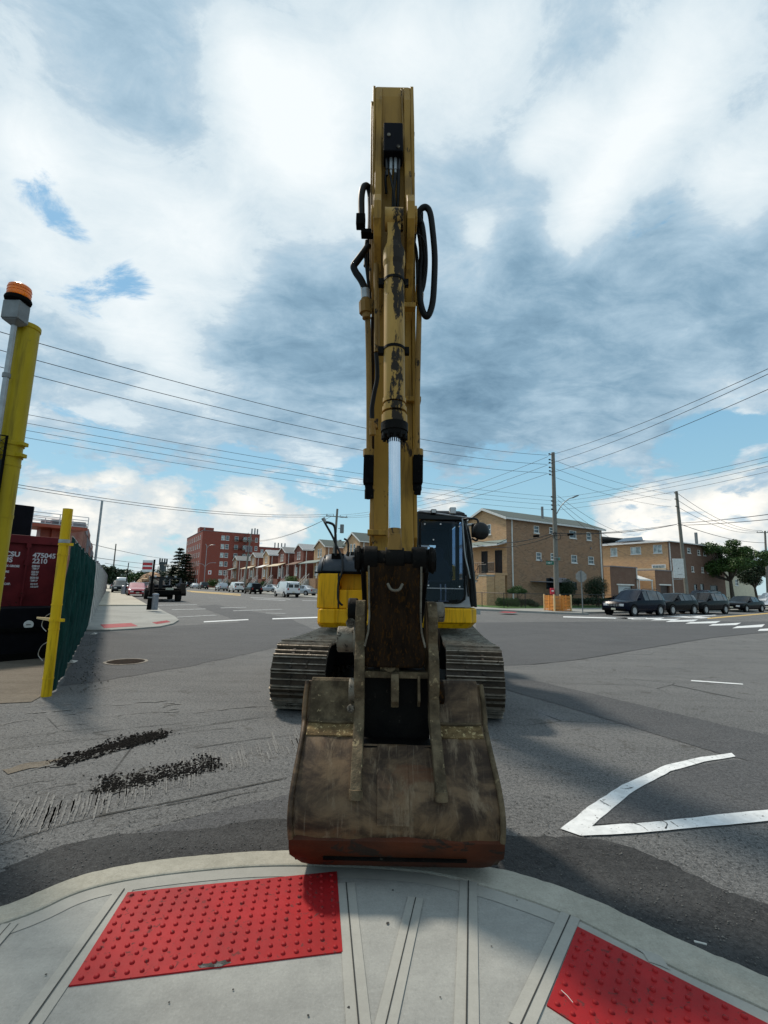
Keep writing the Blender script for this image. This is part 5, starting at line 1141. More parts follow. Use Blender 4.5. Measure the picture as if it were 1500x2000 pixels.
# row houses further along, each with its own look
rows = [  # px of gable, front brick, side brick, roof, light trim, awning colour, label
    (691, 'brick_b', 'brick_a', 'shingle', 'awning', 'tan brick row house with grey green roof seen just left of the digger arm', 1.35),
    (628, 'brick_b', 'brick_a', 'shingle', 'awning', 'pale tan row house with two narrow upper windows behind the digger mirror', 1.2),
    (588, 'brick_red', 'brick_red', 'shingle_l', 'brick_garage', 'deep red brick row house with a pale grey roof behind the white van', 1.15),
    (556, 'brick_red', 'brick_red', 'shingle_g', 'stucco', 'red brick row house with a cream porch awning between two red neighbours', 1.15),
    (526, 'brick_b', 'brick_red', 'shingle_l', 'white_trim', 'tan fronted row house with a white porch awning and pale roof', 1.15),
    (501, 'brick_a', 'brick_red', 'shingle_g', 'stucco', 'tan and red row house with dark roof, third from the tall apartment block', 1.1),
    (467, 'brick_a', 'brick_red', 'shingle_g', 'awning', 'small dark row house beside the pole nearest the apartment block', 1.1)]
for px, mf, ms, mr, aw, lab, sc in rows:
    uc = u_at(px, 31.6); W_ = 4.9
    fr = [(1.6, 6.3, 2.25, 7.7, dict(fw=.09)), (2.65, 6.3, 3.3, 7.7, dict(fw=.09)), (.5, 3.2, 2.0, 4.8, dict(pane='pane_light')), (3.0, 2.9, 3.9, 4.95, dict(frame='white_trim', pane='door_dark', sash=False, sill=False, name='front_door')), (.7, .5, 3.9, 2.2, dict(frame='iron', pane='pane', sash=False, sill=False, name='garage_door'))]
    sd_ = [(4.0, 6.3, 4.9, 7.4, {}), (8.0, 6.3, 8.9, 7.4, {}), (4.5, 3.4, 5.3, 4.5, {})]
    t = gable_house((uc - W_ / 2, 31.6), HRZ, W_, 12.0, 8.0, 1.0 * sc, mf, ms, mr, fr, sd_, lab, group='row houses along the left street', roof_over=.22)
    # recessed second half on the far side, with its own windows
    m = MB(); wall_holes(m, (-W_ - 3.6, 1.4, 0), (1, 0, 0), 3.6, 7.7, [(.8, 5.6, 2.8, 7.1)], (0, -1, 0)); m.quad((-W_ - 3.6, 12, 0), (-W_ - 3.6, 1.4, 0), (-W_ - 3.6, 1.4, 7.7), (-W_ - 3.6, 12, 7.7)); m.build('recessed_wall', mf, t, fixn=False)
    window(t, (-W_ - 3.6, 1.4, 0), (1, 0, 0), (0, -1, 0), (.8, 5.6, 2.8, 7.1), pane='pane', bars=2, fw=.12)
    m = MB(); m.box((-W_ - 3.75, 1.2, 7.7), (-W_ + .0, 12, 7.9)); m.build('flat_roof', mr, t)
    aw_l = W_ + (3.4 if rows.index((px, mf, ms, mr, aw, lab, sc)) % 2 else .2)
    m = MB(); m.loft([[(-aw_l, y, z), (.1, y, z), (.1, y, z + .09), (-aw_l, y, z + .09)] for y, z in ((-1.7, 5.15), (-.02, 5.75))]); m.build('porch_awning', aw, t)
    m = MB(); m.box((-W_ - 3.2, -1.5, 0), (-.1, -.02, 2.6)); m.build('porch', 'brick_garage' if px % 2 else ms, t)
    for x in (-W_ - 3.0, -W_, -.2):
        m = MB(); m.box((x, -1.45, 2.6), (x + .12, -1.33, 5.2)); m.build('porch_post', 'white_trim', t)
    m = MB()
    for k in range(7): m.box((-W_ + .5, -1.5 - .3 * (k + 1), 0), (-W_ + 1.7, -1.5 - .3 * k, 2.5 - .36 * k))
    m.build('front_steps', 'step', t)
    for x in (-W_ + .5, -W_ + 1.7):
        m = MB(); m.tube([(x, -1.5, 3.4), (x, -3.6, 1.0)], .035, 5)
        for k in range(6): m.tube([(x, -1.5 - .42 * k, 3.4 - .48 * k), (x, -1.5 - .42 * k, 2.4 - .48 * k)], .02, 4)
        m.build('railing', 'white_trim', t)
    m = MB(); m.box((.01, .5, .1), (.10, .62, 7.8)); m.build('downspout', 'white_trim', t)

# six-storey brick apartment block and the wing behind it
def apartment(uv, W_, Dp, H_, fc, sc_, label, floors=6, mname='brick_apt', win=True):
    t = empty('apartment_building', UV(*uv, 0), HRZ, label, 'apartment building')
    holes_f = []; holes_s = []
    fh = (H_ - 1.2) / floors
    for f in range(floors):
        z = .9 + f * fh
        for x, w in fc: holes_f.append((x, z + .5, x + w, z + 2.0))
        for y, w in sc_: holes_s.append((y, z + .5, y + w, z + 2.0))
    m = MB(); wall_holes(m, (-W_, 0, 0), (1, 0, 0), W_, H_, holes_f, (0, -1, 0), .15); wall_holes(m, (0, 0, 0), (0, 1, 0), Dp, H_, holes_s, (1, 0, 0), .15)
    m.quad((-W_, Dp, 0), (-W_, 0, 0), (-W_, 0, H_), (-W_, Dp, H_)); m.quad((0, Dp, 0), (-W_, Dp, 0), (-W_, Dp, H_), (0, Dp, H_)); m.build('wall', mname, t, fixn=False)
    m = MB(); m.box((-W_ + .3, .3, H_ - .5), (-.3, Dp - .3, H_ - .4)); m.build('roof', 'shingle_g', t)
    m = MB(); m.box((-W_ - .05, -.08, H_ + .0), (.08, .25, H_ + .14)); m.box((-.2, .26, H_), (.08, Dp, H_ + .14)); m.build('parapet_cap', 'side_grey', t)
    proto = {}
    for kind, hs, o, ux, nr in (('f', holes_f, (-W_, 0, 0), (1, 0, 0), (0, -1, 0)), ('s', holes_s, (0, 0, 0), (0, 1, 0), (1, 0, 0))):
        for i, h in enumerate(hs):
            key = (kind, round(h[2] - h[0], 2), i % 2)
            if key not in proto:
                proto[key] = (window(t, o, ux, nr, h, pane='pane_light' if i % 3 == 0 else 'pane', dep=.13, fw=.10, sash=True), h)
            else:
                src, h0 = proto[key]; c = copy_tree(src, t); c.location = Vector(ux) * (h[0] - h0[0]) + Vector((0, 0, h[1] - h0[1]))
    return t
va = 26.0; ua = 160.0
AP = apartment((ua, va), 34, 18.5, 18.2, [(2 + 3.9 * k, 1.3) for k in range(8)], [(5.9, 1.1), (7.3, 1.1), (10.2, 1.2), (13.0, 1.2), (14.5, 1.2), (17.0, .9)], 'tall dark red brick apartment block of six storeys beyond the row houses')
for f in range(6):
    m = MB(); z = 1.6 + f * 2.83; m.box((.0, 9.9, z), (1.2, 15.8, z + .08))
    for y in (9.9, 12.8, 15.7): m.tube([(1.15, y, z), (1.15, y, z + 1.0)], .04, 4)
    m.tube([(1.15, 9.9, z + 1.0), (1.15, 15.8, z + 1.0)], .04, 4); m.tube([(.6, 12.0, z), (.6, 14.5, z + 2.8)], .09, 4); m.build('fire_escape', 'iron', AP)
for y, h in ((.6, 1.2), (16.0, 2.2), (17.0, 2.4), (17.9, 2.2)):
    m = MB(); m.box((-2.0, y, 18.1), (-1.5, y + .35, 18.1 + h)); m.build('chimney_pipe', 'steel_grey', AP)
m = MB(); m.box((-14, 0.5, 18.1), (-9, 5, 20.3)); m.build('roof_bulkhead', 'brick_apt', AP)
AP2 = apartment((198, 47.5), 25, 22, 17.0, [(2, 1.2), (8, 1.2)], [(1.5 + 3.4 * k, 1.2) for k in range(6)], 'long dark red apartment wing showing above the row house roofs')
m = MB(); m.box((-8, 4.0, 16.5), (-3, 8.5, 19.3)); m.build('roof_bulkhead', 'brick_apt', AP2)
for k in range(4):
    m = MB(); m.box((-3, 15 + k * 1.5, 16.5), (-2.6, 15.4 + k * 1.5, 19.5)); m.build('chimney_pipe', 'steel_grey', AP2)

# second brick building on the right, its garages and the cream building beyond
hB = 34.6; vB = 63.7
sideB = [side_hole(*a, hB, vB) for a in [(1337.5, 1344, 1070, 1080), (1357, 1362, 1074, 1084), (1368.5, 1373, 1076, 1085), (1343, 1347.5, 1106, 1116.5), (1362, 1366, 1107.5, 1118), (1373, 1377, 1109, 1119)]]
sideB += [side_hole(1357, 1364, 1140, 1157, hB, vB, frame='iron', sash=False, name='side_door', sill=False), side_hole(1345, 1351, 1141, 1157, hB, vB, frame='iron', sash=False, sill=False, name='side_door'), side_hole(1376, 1390, 1143, 1158, hB, vB, frame='iron', sash=False, bars=4)]
WB = 24.0
def front_hole(px0, px1, py0, py1, **kw):
    a = u_at(px0, vB); b_ = u_at(px1, vB); p = UV((a + b_) / 2, vB)
    return (WB - (a - hB), z_at(px0, py1, p) - .1, WB - (b_ - hB), z_at(px0, py0, p) - .1, kw)
frB = [front_hole(1272, 1289, 1064, 1080, pane='pane_light', sash=False, bars=1), front_hole(1228, 1248, 1068, 1082, pane='pane_light', bars=1, sash=False), front_hole(1189, 1202, 1070, 1086, pane='pane_light', bars=1, sash=False), front_hole(1267, 1294, 1102, 1115, pane='pane_light', sash=False, bars=1, fw=.14)]
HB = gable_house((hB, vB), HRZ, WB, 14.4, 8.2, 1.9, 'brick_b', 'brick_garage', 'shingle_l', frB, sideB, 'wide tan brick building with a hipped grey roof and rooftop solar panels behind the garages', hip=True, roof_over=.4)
m = MB(); m.box((-WB + .05, -.05, 3.4), (-.4, -.002, 4.75)); m.build('cream_band', 'stucco', HB)
m = MB(); m.add([(-9.2, 2.6, 8.95), (-4.8, 2.6, 8.95), (-6.6, 5.4, 9.75), (-9.4, 5.4, 9.75)], [(0, 1, 2, 3)]); m.add([(-9.2, 2.6, 8.90), (-4.8, 2.6, 8.90), (-6.6, 5.4, 9.70), (-9.4, 5.4, 9.70)], [(3, 2, 1, 0)]); m.build('solar_panel', 'solar', HB)
m = MB(); m.box((.01, .25, .1), (.12, .37, 8.1)); m.build('downspout', 'white_trim', HB)
for x, y in ((-16, 4), (-13.5, 4), (-2, 11)):
    m = MB(); m.box((x, y, 8.6), (x + .3, y + .3, 10.4)); m.build('vent_pipe', 'steel_grey', HB)
def garage(u, v0, v1, H_, Dp, label, door, mside='brick_garage', mfront='brick_b', dpane='garage_door'):
    t = empty('garage', UV(u, v0, .1), HRZ, label, 'garage'); L = v1 - v0
    m = MB(); wall_holes(m, (0, 0, 0), (0, 1, 0), L, H_, [door], (1, 0, 0), .25); m.quad((0, L, 0), (-Dp, L, 0), (-Dp, L, H_), (0, L, H_)); m.quad((-Dp, L, 0), (-Dp, 0, 0), (-Dp, 0, H_), (-Dp, L, H_)); m.build('wall', mside, t, fixn=False)
    m = MB(); m.quad((-Dp, 0, 0), (0, 0, 0), (0, 0, H_), (-Dp, 0, H_)); m.build('end_wall', mfront, t, fixn=False)
    m = MB(); m.box((-Dp, 0, H_ + .002), (.08, L, H_ + .12)); m.build('flat_roof', 'side_grey', t)
    y0, z0_, y1, z1_ = door; m = MB()
    n_ = 5
    for k in range(n_): m.box((-.24, y0, z0_ + (z1_ - z0_) * k / n_ + .012), (-.20, y1, z0_ + (z1_ - z0_) * (k + 1) / n_ - .012))
    m.box((-.25, y0, z0_), (-.245, y1, z1_)); m.build('garage_door', dpane, t)
    m = MB(); m.box((-.02, y0 - .3, z1_ + .002), (.1, y1 + .3, z1_ + .16)); m.build('door_lintel', 'white_trim', t)
    m = MB(); m.box((.01, L - .25, .1), (.1, L - .13, H_)); m.build('downspout', 'white_trim', t); return t
garage(34.0, v_at(1186, 34), v_at(1238, 34), 4.35, 8, 'brown brick garage with a pale roll-up door behind the nearest black car', (1.4, .1, 4.1, 2.25))
garage(33.6, v_at(1272, 33.6), v_at(1306, 33.6), 4.2, 8, 'brown brick garage with a dark doorway left of the basketball hoop', (1.0, .1, 3.0, 2.4), dpane='door_dark')
t = empty('porch_roof', UV(33.6, v_at(1239, 33.6), .1), HRZ, 'small pale lean-to porch roof between the two brick garages', 'porch roof')
m = MB(); m.add([(0, .1, 3.0), (0, 3.0, 3.0), (-2.2, 3.0, 3.7), (-2.2, .1, 3.7)], [(0, 1, 2, 3)]); m.add([(0, .1, 2.9), (0, 3.0, 2.9), (-2.2, 3.0, 3.6), (-2.2, .1, 3.6)], [(3, 2, 1, 0)]); m.box((-.05, .1, 2.88), (.05, 3.0, 3.05)); m.build('roof_sheet', 'white_trim', t)
for y in (.2, 2.85): m = MB(); m.box((-.1, y, 0), (0, y + .1, 2.9)); m.build('post', 'white_trim', t)
m = MB(); m.box((-2.2, .1, 0), (-2.1, 3.0, 3.6)); m.build('back_wall', 'side_grey', t)
t = empty('commercial_building', UV(38, 79.5, 0), HRZ, 'low cream painted building behind the big tree', 'building')
m = MB(); wall_holes(m, (0, 0, 0), (0, 1, 0), 16, 6.0, [(9.5, 3.0, 10.6, 4.0)], (1, 0, 0)); m.quad((0, 0, 0), (-12, 0, 0), (-12, 0, 6), (0, 0, 6)); m.quad((0, 16, 0), (-12, 16, 0), (-12, 16, 6), (0, 16, 6)); m.build('wall', 'cream', t, fixn=False)
m = MB(); m.box((-12, 0, 6.0), (.1, 16, 6.2)); m.build('flat_roof', 'side_grey', t); window(t, (0, 0, 0), (0, 1, 0), (1, 0, 0), (9.5, 3.0, 10.6, 4.0))

# ------------------------------------------------------------------ plants
def foliage(mb, blobs_, n, size, flat=.7):
    tot_ = sum(b[3] ** 2 for b in blobs_)
    for (x, y, z, r) in blobs_:
        k = int(n * r * r / tot_)
        for _ in range(k):
            d = Vector((random.gauss(0, 1), random.gauss(0, 1), random.gauss(0, 1))).normalized(); q = r * (random.random() ** .35) * random.uniform(.82, 1.12)
            c = Vector((x, y, z)) + Vector((d.x * q, d.y * q, d.z * q * flat))
            a = Vector((random.gauss(0, 1), random.gauss(0, 1), random.gauss(0, .6))).normalized(); b = a.orthogonal().normalized(); b.rotate(Matrix.Rotation(random.uniform(0, 6), 3, a)); s = size * random.uniform(.6, 1.3)
            mb.add([c + a * s, c + b * s * .6, c - a * s, c - b * s * .6], [(0, 1, 2, 3)])
def tree(name, loc, h, crown, n, size, label, m_leaf='leaf', trunk_r=.22, limbs=5, group=None, fork=.35, cat='tree', flat=.7):
    t = empty(name, loc, 0, label, cat, group)
    m = MB(); top = Vector((random.uniform(-.3, .3), random.uniform(-.3, .3), h * fork))
    m.tube([(0, 0, 0), (.03, 0, h * .1), (top.x * .5, top.y * .5, h * fork * .6), tuple(top)], [trunk_r * 1.3, trunk_r, trunk_r * .85, trunk_r * .7], 9)
    for i in range(limbs):
        b = crown[i % len(crown)]; e = Vector(b[:3]); mid = top.lerp(e, .5) + Vector((random.uniform(-.3, .3), random.uniform(-.3, .3), -.2))
        m.tube([tuple(top), tuple(mid), tuple(e)], [trunk_r * .6, trunk_r * .4, trunk_r * .12], 6)
        for _ in range(2):
            e2 = e + Vector((random.uniform(-1, 1), random.uniform(-1, 1), random.uniform(0, 1))) * b[3] * .7; m.tube([tuple(mid), tuple(mid.lerp(e2, .5) + Vector((0, 0, .1))), tuple(e2)], [trunk_r * .3, trunk_r * .18, trunk_r * .05], 5)
    m.build('trunk', 'bark', t, smooth=60)
    m = MB(); foliage(m, crown, n, size, flat); m.build('crown', m_leaf, t, fixn=False)
    return t
def rcrown(w, h0, h1, k, r0, r1):
    out = []
    for _ in range(k):
        z = random.uniform(h0, h1); f = math.sqrt(max(.05, 1 - ((z - (h0 + h1) / 2) / ((h1 - h0) / 2 + .8)) ** 2)); a = random.uniform(0, 6.28); q = w * f * math.sqrt(random.random())
        out.append((q * math.cos(a), q * math.sin(a), z, random.uniform(r0, r1)))
    return out
pt = D(1430, 1160, 66); tree('broadleaf_tree', (pt.x, pt.y, 0), 9.6, rcrown(4.7, 4.4, 8.4, 34, .8, 1.6), 26000, .125, 'large spreading green tree on the right standing before the cream building', 'leaf', .28, 9, fork=.36, flat=.6)
pt = D(1478, 1160, 72); tree('broadleaf_tree', (pt.x, pt.y, 0), 7.6, rcrown(2.4, 3.2, 6.4, 14, .8, 1.4), 9000, .13, 'smaller dark tree at the right edge beside the far utility pole', 'leaf_dark', .2, 6, fork=.34)

def shrub(name, loc, blobs_, n, size, label, mt='hedge', stem=None, cat='shrub', flat=.8, group=None):
    t = empty(name, loc, 0, label, cat, group); m = MB(); foliage(m, blobs_, n, size, flat)
    m.build('foliage', mt, t, fixn=False)
    m = MB(); hh = stem or .3; m.tube([(0, 0, 0), (.02, .01, hh * .6), (0, 0, hh + .2)], [.05, .045, .03], 6)
    for i in range(3): m.tube([(0, 0, hh * .6), tuple(Vector(blobs_[i % len(blobs_)][:3]) * .8)], .02, 5)
    m.build('stem', 'bark', t); return t
def gpt(px, u): v = v_at(px, u); return UV(u, v, .15)
p = gpt(1007, 29.5); rr_ = [(.0, 0, 1.45, .55)] + [(.55 * math.cos(a), .55 * math.sin(a), 1.30, .34) for a in [k * .9 for k in range(7)]]
shrub('clipped_shrub', tuple(p), rr_, 5200, .045, 'umbrella shaped clipped shrub on a thin stem on the corner lawn', stem=1.0, flat=.62)
p = gpt(988, 28.8); shrub('box_hedge', tuple(p), [(dx * .35, 0, .35, .33) for dx in range(-2, 3)] + [(dx * .35, 0, .60, .22) for dx in range(-2, 3)], 4200, .04, 'low square clipped hedge on the lawn left of the orange barrier', flat=.9)
p = gpt(1014, 29.2); shrub('box_hedge', tuple(p), [(dx * .4, .1, .40, .38) for dx in range(-2, 3)] + [(.9, 0, .3, .35), (1.3, .1, .2, .3)], 4200, .045, 'low rounded dark hedge under the umbrella shaped shrub', 'leaf_dark')
def ball_tree(px, u, zc, r, sq, lab):
    p = gpt(px, u); t = shrub('topiary_shrub', tuple(p), [(0, 0, zc, r), (r * .25, 0, zc + r * .2, r * .85), (-r * .25, .1, zc - r * .1, r * .85)], 7000, .05, lab, 'leaf_dark', stem=zc - r * .6, flat=sq); return t
ball_tree(1100, 31.0, 1.55, .95, 1.1, 'dark rounded topiary bush partly hidden by the utility pole'); ball_tree(1157, 29.5, 1.75, 1.1, 1.0, 'big round dark topiary bush right of the bare sign back')
p = gpt(1122, 29.0); shrub('box_hedge', tuple(p), [(dx * .45, 0, .5, .38) for dx in range(-3, 4)], 4200, .05, 'low dark clipped hedge between the two topiary bushes', 'leaf_dark')
p = gpt(1160, 28.6); shrub('box_hedge', tuple(p), [(dx * .45, 0, .55, .40) for dx in range(-2, 3)], 3200, .05, 'low dark hedge beneath the big round bush', 'leaf_dark')
# chain-link fence round the corner lawn
def mesh_fence(pts, h, label, post_d=2.4, mt='iron', z=.14, step=.26, r=.0022):
    base = Vector(pts[0]); t = empty('chain_link_fence', (base.x, base.y, z), 0, label, 'fence'); loc = [Vector(p) - base for p in pts]
    mm = MB(); rl = MB(); cnt = 0
    for a, b in zip(loc, loc[1:]):
        L = (b - a).length; d = (b - a) / L; k = max(1, round(L / post_d))
        for i in range(k + 1):
            p = a.lerp(b, i / k); m = MB(); m.cyl((p.x, p.y, 0), (p.x, p.y, h + .05), .03, n=8); m.build('post', mt, t)
        rl.tube([(a.x, a.y, h), (b.x, b.y, h)], .022, 6)
        n_ = int(L / step)
        for i in range(-int(h / step), n_):
            for s in (1, -1):
                x0 = i * step; x1 = x0 + h; za, zb_ = 0.0, h
                if x0 < 0: za = -x0; x0 = 0
                if x1 > L: zb_ = h - (x1 - L); x1 = L
                if s < 0: za, zb_ = h - za, h - zb_
                p, q = a + d * x0, a + d * x1; mm.tube([(p.x, p.y, za), (q.x, q.y, zb_)], r, 3, cap=False)
    rl.build('top_rail', mt, t); mm.build('wire_mesh', mt, t, fixn=False); return t
mesh_fence([UV(45, 27.1), UV(27.5, 27.1), UV(27.35, 48)], 1.15, 'low dark chain-link fence round the lawn of the corner house')

# ------------------------------------------------------------------ utility poles, signs and the barrier on the right
def upole(p, h, r0, label, lean_=(0, 0), arms=(), insul=(), name='utility_pole'):
    t = empty(name, (p.x, p.y, p.z), 0, label, 'utility pole')
    m = MB(); m.tube([(0, 0, 0), (lean_[0] * .5, lean_[1] * .5, h * .5), (lean_[0], lean_[1], h)], [r0, r0 * .86, r0 * .68], 12); m.build('pole', 'pole_wood', t, smooth=60)
    for (z, d, L) in arms:
        m = MB(); d = Vector(d).normalized(); c = Vector((lean_[0] * z / h, lean_[1] * z / h, z)); n_ = Vector((-d.y, d.x, 0)) * .05
        a, b = c - d * L / 2, c + d * L / 2
        m.loft([[q + n_ + Vector((0, 0, -.05)), q - n_ + Vector((0, 0, -.05)), q - n_ + Vector((0, 0, .05)), q + n_ + Vector((0, 0, .05))] for q in (a, b)]); am = m.build('crossarm', 'pole_wood', t)
        for k in range(4):
            q = a.lerp(b, .04 + .92 * k / 3); m = MB(); m.lathe([(.02, .05), (.03, .12), (.055, .15), (.035, .19), (.05, .22), (.02, .26)], tuple(q), 8); m.build('insulator', 'steel_grey', am)
    for (z, dx, dy) in insul:
        m = MB(); c = Vector((lean_[0] * z / h, lean_[1] * z / h, z)); e = c + Vector((dx, dy, .03)); m.tube([tuple(c), tuple(e)], .025, 6); m.cyl(tuple(e), tuple(e + Vector((dx * .35, dy * .35, 0))), .055, n=8); m.build('insulator', 'black_matte', t)
    return t
P1 = G(1088, 1193, .13); P1 = Vector((P1.x, P1.y, .13)); h1 = z_at(1080, 884, P1) - .13; top1 = D(1080, 884, P1.y); l1 = (top1.x - P1.x, 0)
dl = -EV * .34
def zp(py, p, px): return D(px, py, p.y).z - p.z
T1 = upole(P1, h1, .19, 'tall timber utility pole with a street lamp arm rising from the orange barrier', l1, (), [(zp(y, P1, 1080), dl.x, dl.y) for y in (889, 900, 906, 915, 922, 929)] + [(zp(y, P1, 1084), dl.x * .7, dl.y * .7) for y in (972, 980, 988, 996)])
m = MB(); c = Vector((l1[0] * .55, 0, zp(1003, P1, 1085))); e = D(1118, 972, P1.y - .3) - P1; e0 = D(1087, 1004, P1.y) - P1; mid = D(1097, 987, P1.y - .15) - P1
m.tube(catmull([tuple(e0), tuple(mid), tuple(D(1110, 975, P1.y - .2) - P1), tuple(e)], 5), .035, 8); lam = m.build('lamp_arm', 'galv', T1, smooth=60)
m = MB(); hd_ = (e - Vector(D(1110, 975, P1.y - .2) - P1)).normalized(); m.loft([[tuple(e + hd_ * t_ + Vector((0, s1 * w, s2 * hh))) for s1, s2 in ((-1, -1), (1, -1), (1, 1), (-1, 1))] for t_, w, hh in ((-.05, .05, .03), (.1, .13, .06), (.35, .13, .05), (.48, .06, .02))]); m.build('lamp_head', 'steel_grey', lam, bev=.01)
def torus(mb, c, R_, r, nrm, n=28):
    nrm = Vector(nrm).normalized(); a = nrm.orthogonal().normalized(); b = nrm.cross(a); mb.tube([tuple(Vector(c) + a * R_ * math.cos(t_ * 2 * math.pi / n) + b * R_ * math.sin(t_ * 2 * math.pi / n)) for t_ in range(n + 1)], r, 6)
m = MB(); torus(m, D(1089, 1048, P1.y - .25) - P1, .24, .02, (0, 1, .1)); m.build('cable_coil', 'wire', T1)
for (x, y, s_) in ((1047, 1047, 1), (1114, 1044, 1)):
    c = D(x, y, P1.y - .3); m = MB(); m.cyl((c.x - .2, c.y, c.z - .02), (c.x + .2, c.y, c.z + .02), .09, n=10); o = m.build('splice_case', 'black_matte', smooth=40); tag(o, 'black splice case hanging on the thick cable %s the near utility pole' % ('left of' if x < 1080 else 'right of'), 'splice case')
# street name signs on the pole
def plate(parent, c, w, h, d, mt, name, th=.01, up=Vector((0, 0, 1))):
    d = Vector(d).normalized(); n_ = Vector((d.y, -d.x, 0)); m = MB()
    m.loft([[tuple(c + d * sx * w / 2 + up * sz * h / 2 + n_ * q) for sx, sz in ((-1, -1), (1, -1), (1, 1), (-1, 1))] for q in (-th, th)]); return m.build(name, mt, parent)
def face_m(c, d): # text frame: x along d, facing the camera side
    d = Vector(d).normalized(); n_ = Vector((d.y, -d.x, 0)); return Matrix(((d.x, 0, n_.x, c.x), (d.y, 0, n_.y, c.y), (0, 1, 0, c.z), (0, 0, 0, 1)))
sg = tag(empty('street_sign', tuple(P1 + Vector((0, 0, 3)))), 'green street name sign reading E 48 on the near utility pole', 'street sign')
org = sg.location
c = D(1074, 1099.5, P1.y - .25) - org; dd = Vector((1, -.1, 0)); plate(sg, c, .56, .27, dd, 'sign_green', 'sign_plate'); 
text('sign_lettering', 'E 48 ST', .16, 'sign_white', sg, face_m(c + Vector((-.25, -.03, -.055)), dd), .003, .8)
sg2 = tag(empty('street_sign', tuple(P1 + Vector((0, 0, 3.3)))), 'small dark green sign seen edge-on at the right of the near utility pole', 'street sign')
org = sg2.location
c = D(1092, 1092, P1.y - .25) - org; plate(sg2, c, .26, .18, Vector((.7, .7, 0)), 'sign_green', 'sign_plate'); m = MB(); q0 = D(1080, 1089, P1.y - .2) - org; q1 = D(1094, 1089, P1.y - .2) - org; m.box((q0.x, q0.y - .02, q0.z - .015), (q1.x, q0.y + .0, q0.z + .015)); q0 = D(1080, 1094, P1.y - .2) - org; m.box((q0.x, q0.y - .02, q0.z - .012), (q1.x, q0.y + .0, q0.z + .012)); m.build('bracket', 'galv', sg2)
# red call box beside the pole
c = D(1078.5, 1160, P1.y - .1); t = empty('call_box', (c.x, c.y, .13), 0, 'red emergency call box beside the near utility pole', 'call box'); zc_ = c.z - .13
m = MB(); m.cyl((0, 0, 0), (0, 0, zc_ - .05), .05, n=10); m.build('post', 'side_grey', t)
m = MB(); m.box((-.13, -.12, zc_ - .05), (.13, .12, zc_ + .42)); m.build('box', 'red_box', t, bev=.03); m = MB(); m.box((-.08, -.135, zc_ + .18), (.08, -.121, zc_ + .26)); m.build('panel', 'sign_white', t)
# orange slatted barrier round the foot of the pole
t = empty('barrier_crate', (P1.x + .05, P1.y, .13), R(12), 'square orange slatted barrier built round the foot of the near utility pole', 'barrier')
w_ = .66; hB_ = 1.12
for sx in (-1, 1):
    for sy in (-1, 1):
        m = MB(); m.box((sx * w_ - .05, sy * w_ - .05, 0), (sx * w_ + .05, sy * w_ + .05, hB_ + .06)); m.build('corner_post', 'crate_post', t, bev=.006)
for side in range(4):
    m = MB(Matrix.Rotation(side * math.pi / 2, 4, 'Z'))
    for k in range(11): z = .05 + k * .098; m.box((-w_ + .05, -w_ - .02, z), (w_ - .05, -w_ + .02, z + .052 + .01 * (k % 2)))
    m.box((-.05, -w_ - .045, .02), (.05, -w_ - .021, hB_)); m.build('slat_panel', 'plaster_crate', t)
# octagonal sign seen from behind
c = D(1135, 1126, 31.0); t = empty('stop_sign', (c.x, 31.0, .13), 0, 'bare grey back of an octagonal stop sign on a thin post', 'stop sign'); zc_ = c.z - .13
m = MB(); m.prism([(.38 * math.cos(R(22.5 + 45 * k)), zc_ + .38 * math.sin(R(22.5 + 45 * k))) for k in range(8)], 'y', -.004, .004); m.build('sign_plate', 'sign_back', t)
m = MB(); m.prism([(.375 * math.cos(R(22.5 + 45 * k)), zc_ + .375 * math.sin(R(22.5 + 45 * k))) for k in range(8)], 'y', .006, .009); m.build('sign_face', 'sign_red', t)
m = MB(); m.box((-.03, -.035, 0), (.03, -.005, zc_ + .42)); m.build('post', 'steel_grey', t)
# second and third poles
P2 = UV(25.0, v_at(1331, 25.0), .13); top2 = D(1321, 960, P2.y); h2 = top2.z - .13
dr = EV * .3
T2 = upole(P2, h2, .19, 'second timber utility pole, carrying a basketball backboard', (top2.x - P2.x, 0), (), [(zp(y, P2, 1321), -dr.x, -dr.y) for y in (964, 976, 990)])
P3 = UV(27.0, v_at(1497, 27.0), .1); P3 = D(1499, 1165, 70); P3.z = .1; top3 = D(1494, 1037, 70)
T3 = upole(P3, top3.z - .1, .18, 'third utility pole with one short crossarm at the right edge', (top3.x - P3.x, 0), [(top3.z - .1 - .25, (1, -.2, 0), 2.2)])
# basketball hoop fixed to the second pole
c = D(1325, 1110, P2.y - .45); t = empty('basketball_hoop', (c.x, c.y, c.z), R(-8), 'white basketball backboard and hoop fixed to the second utility pole', 'basketball hoop')
m = MB(); hw_, hh_ = .50, .93; m.prism([(-hw_, -hh_), (hw_, -hh_), (hw_, hh_), (-hw_, hh_)], 'y', -.03, .0); m.build('backboard', 'white_trim', t, bev=.01)
m = MB(); torus(m, (0, -.30, -hh_ * .62), .22, .012, (0, 0, 1)); m.tube([(0, -.03, -hh_ * .62), (0, -.1, -hh_ * .62)], .02, 6); hp_ = m.build('rim', 'steel_grey', t)
m = MB()
for k in range(10): a_ = k * .628; m.tube([(.22 * math.cos(a_), -.30 + .22 * math.sin(a_), -hh_ * .62), (.12 * math.cos(a_ + .4), -.30 + .12 * math.sin(a_ + .4), -hh_ * .62 - .4)], .006, 4)
m.build('net', 'sign_white', hp_)
m = MB(); m.tube([(-.6, .02, -hh_ - .12), (.3, .02, -hh_ - .12)], .03, 6); m.tube([(0, .02, .3), (.1, .42, .3)], .03, 6); m.tube([(0, .02, -.5), (.1, .42, -.5)], .03, 6); m.build('bracket', 'galv', t)
m = MB(); m.cyl((0, -.032, .0), (0, -.030, .0), .05, n=12); m.build('target_mark', 'side_grey', t)

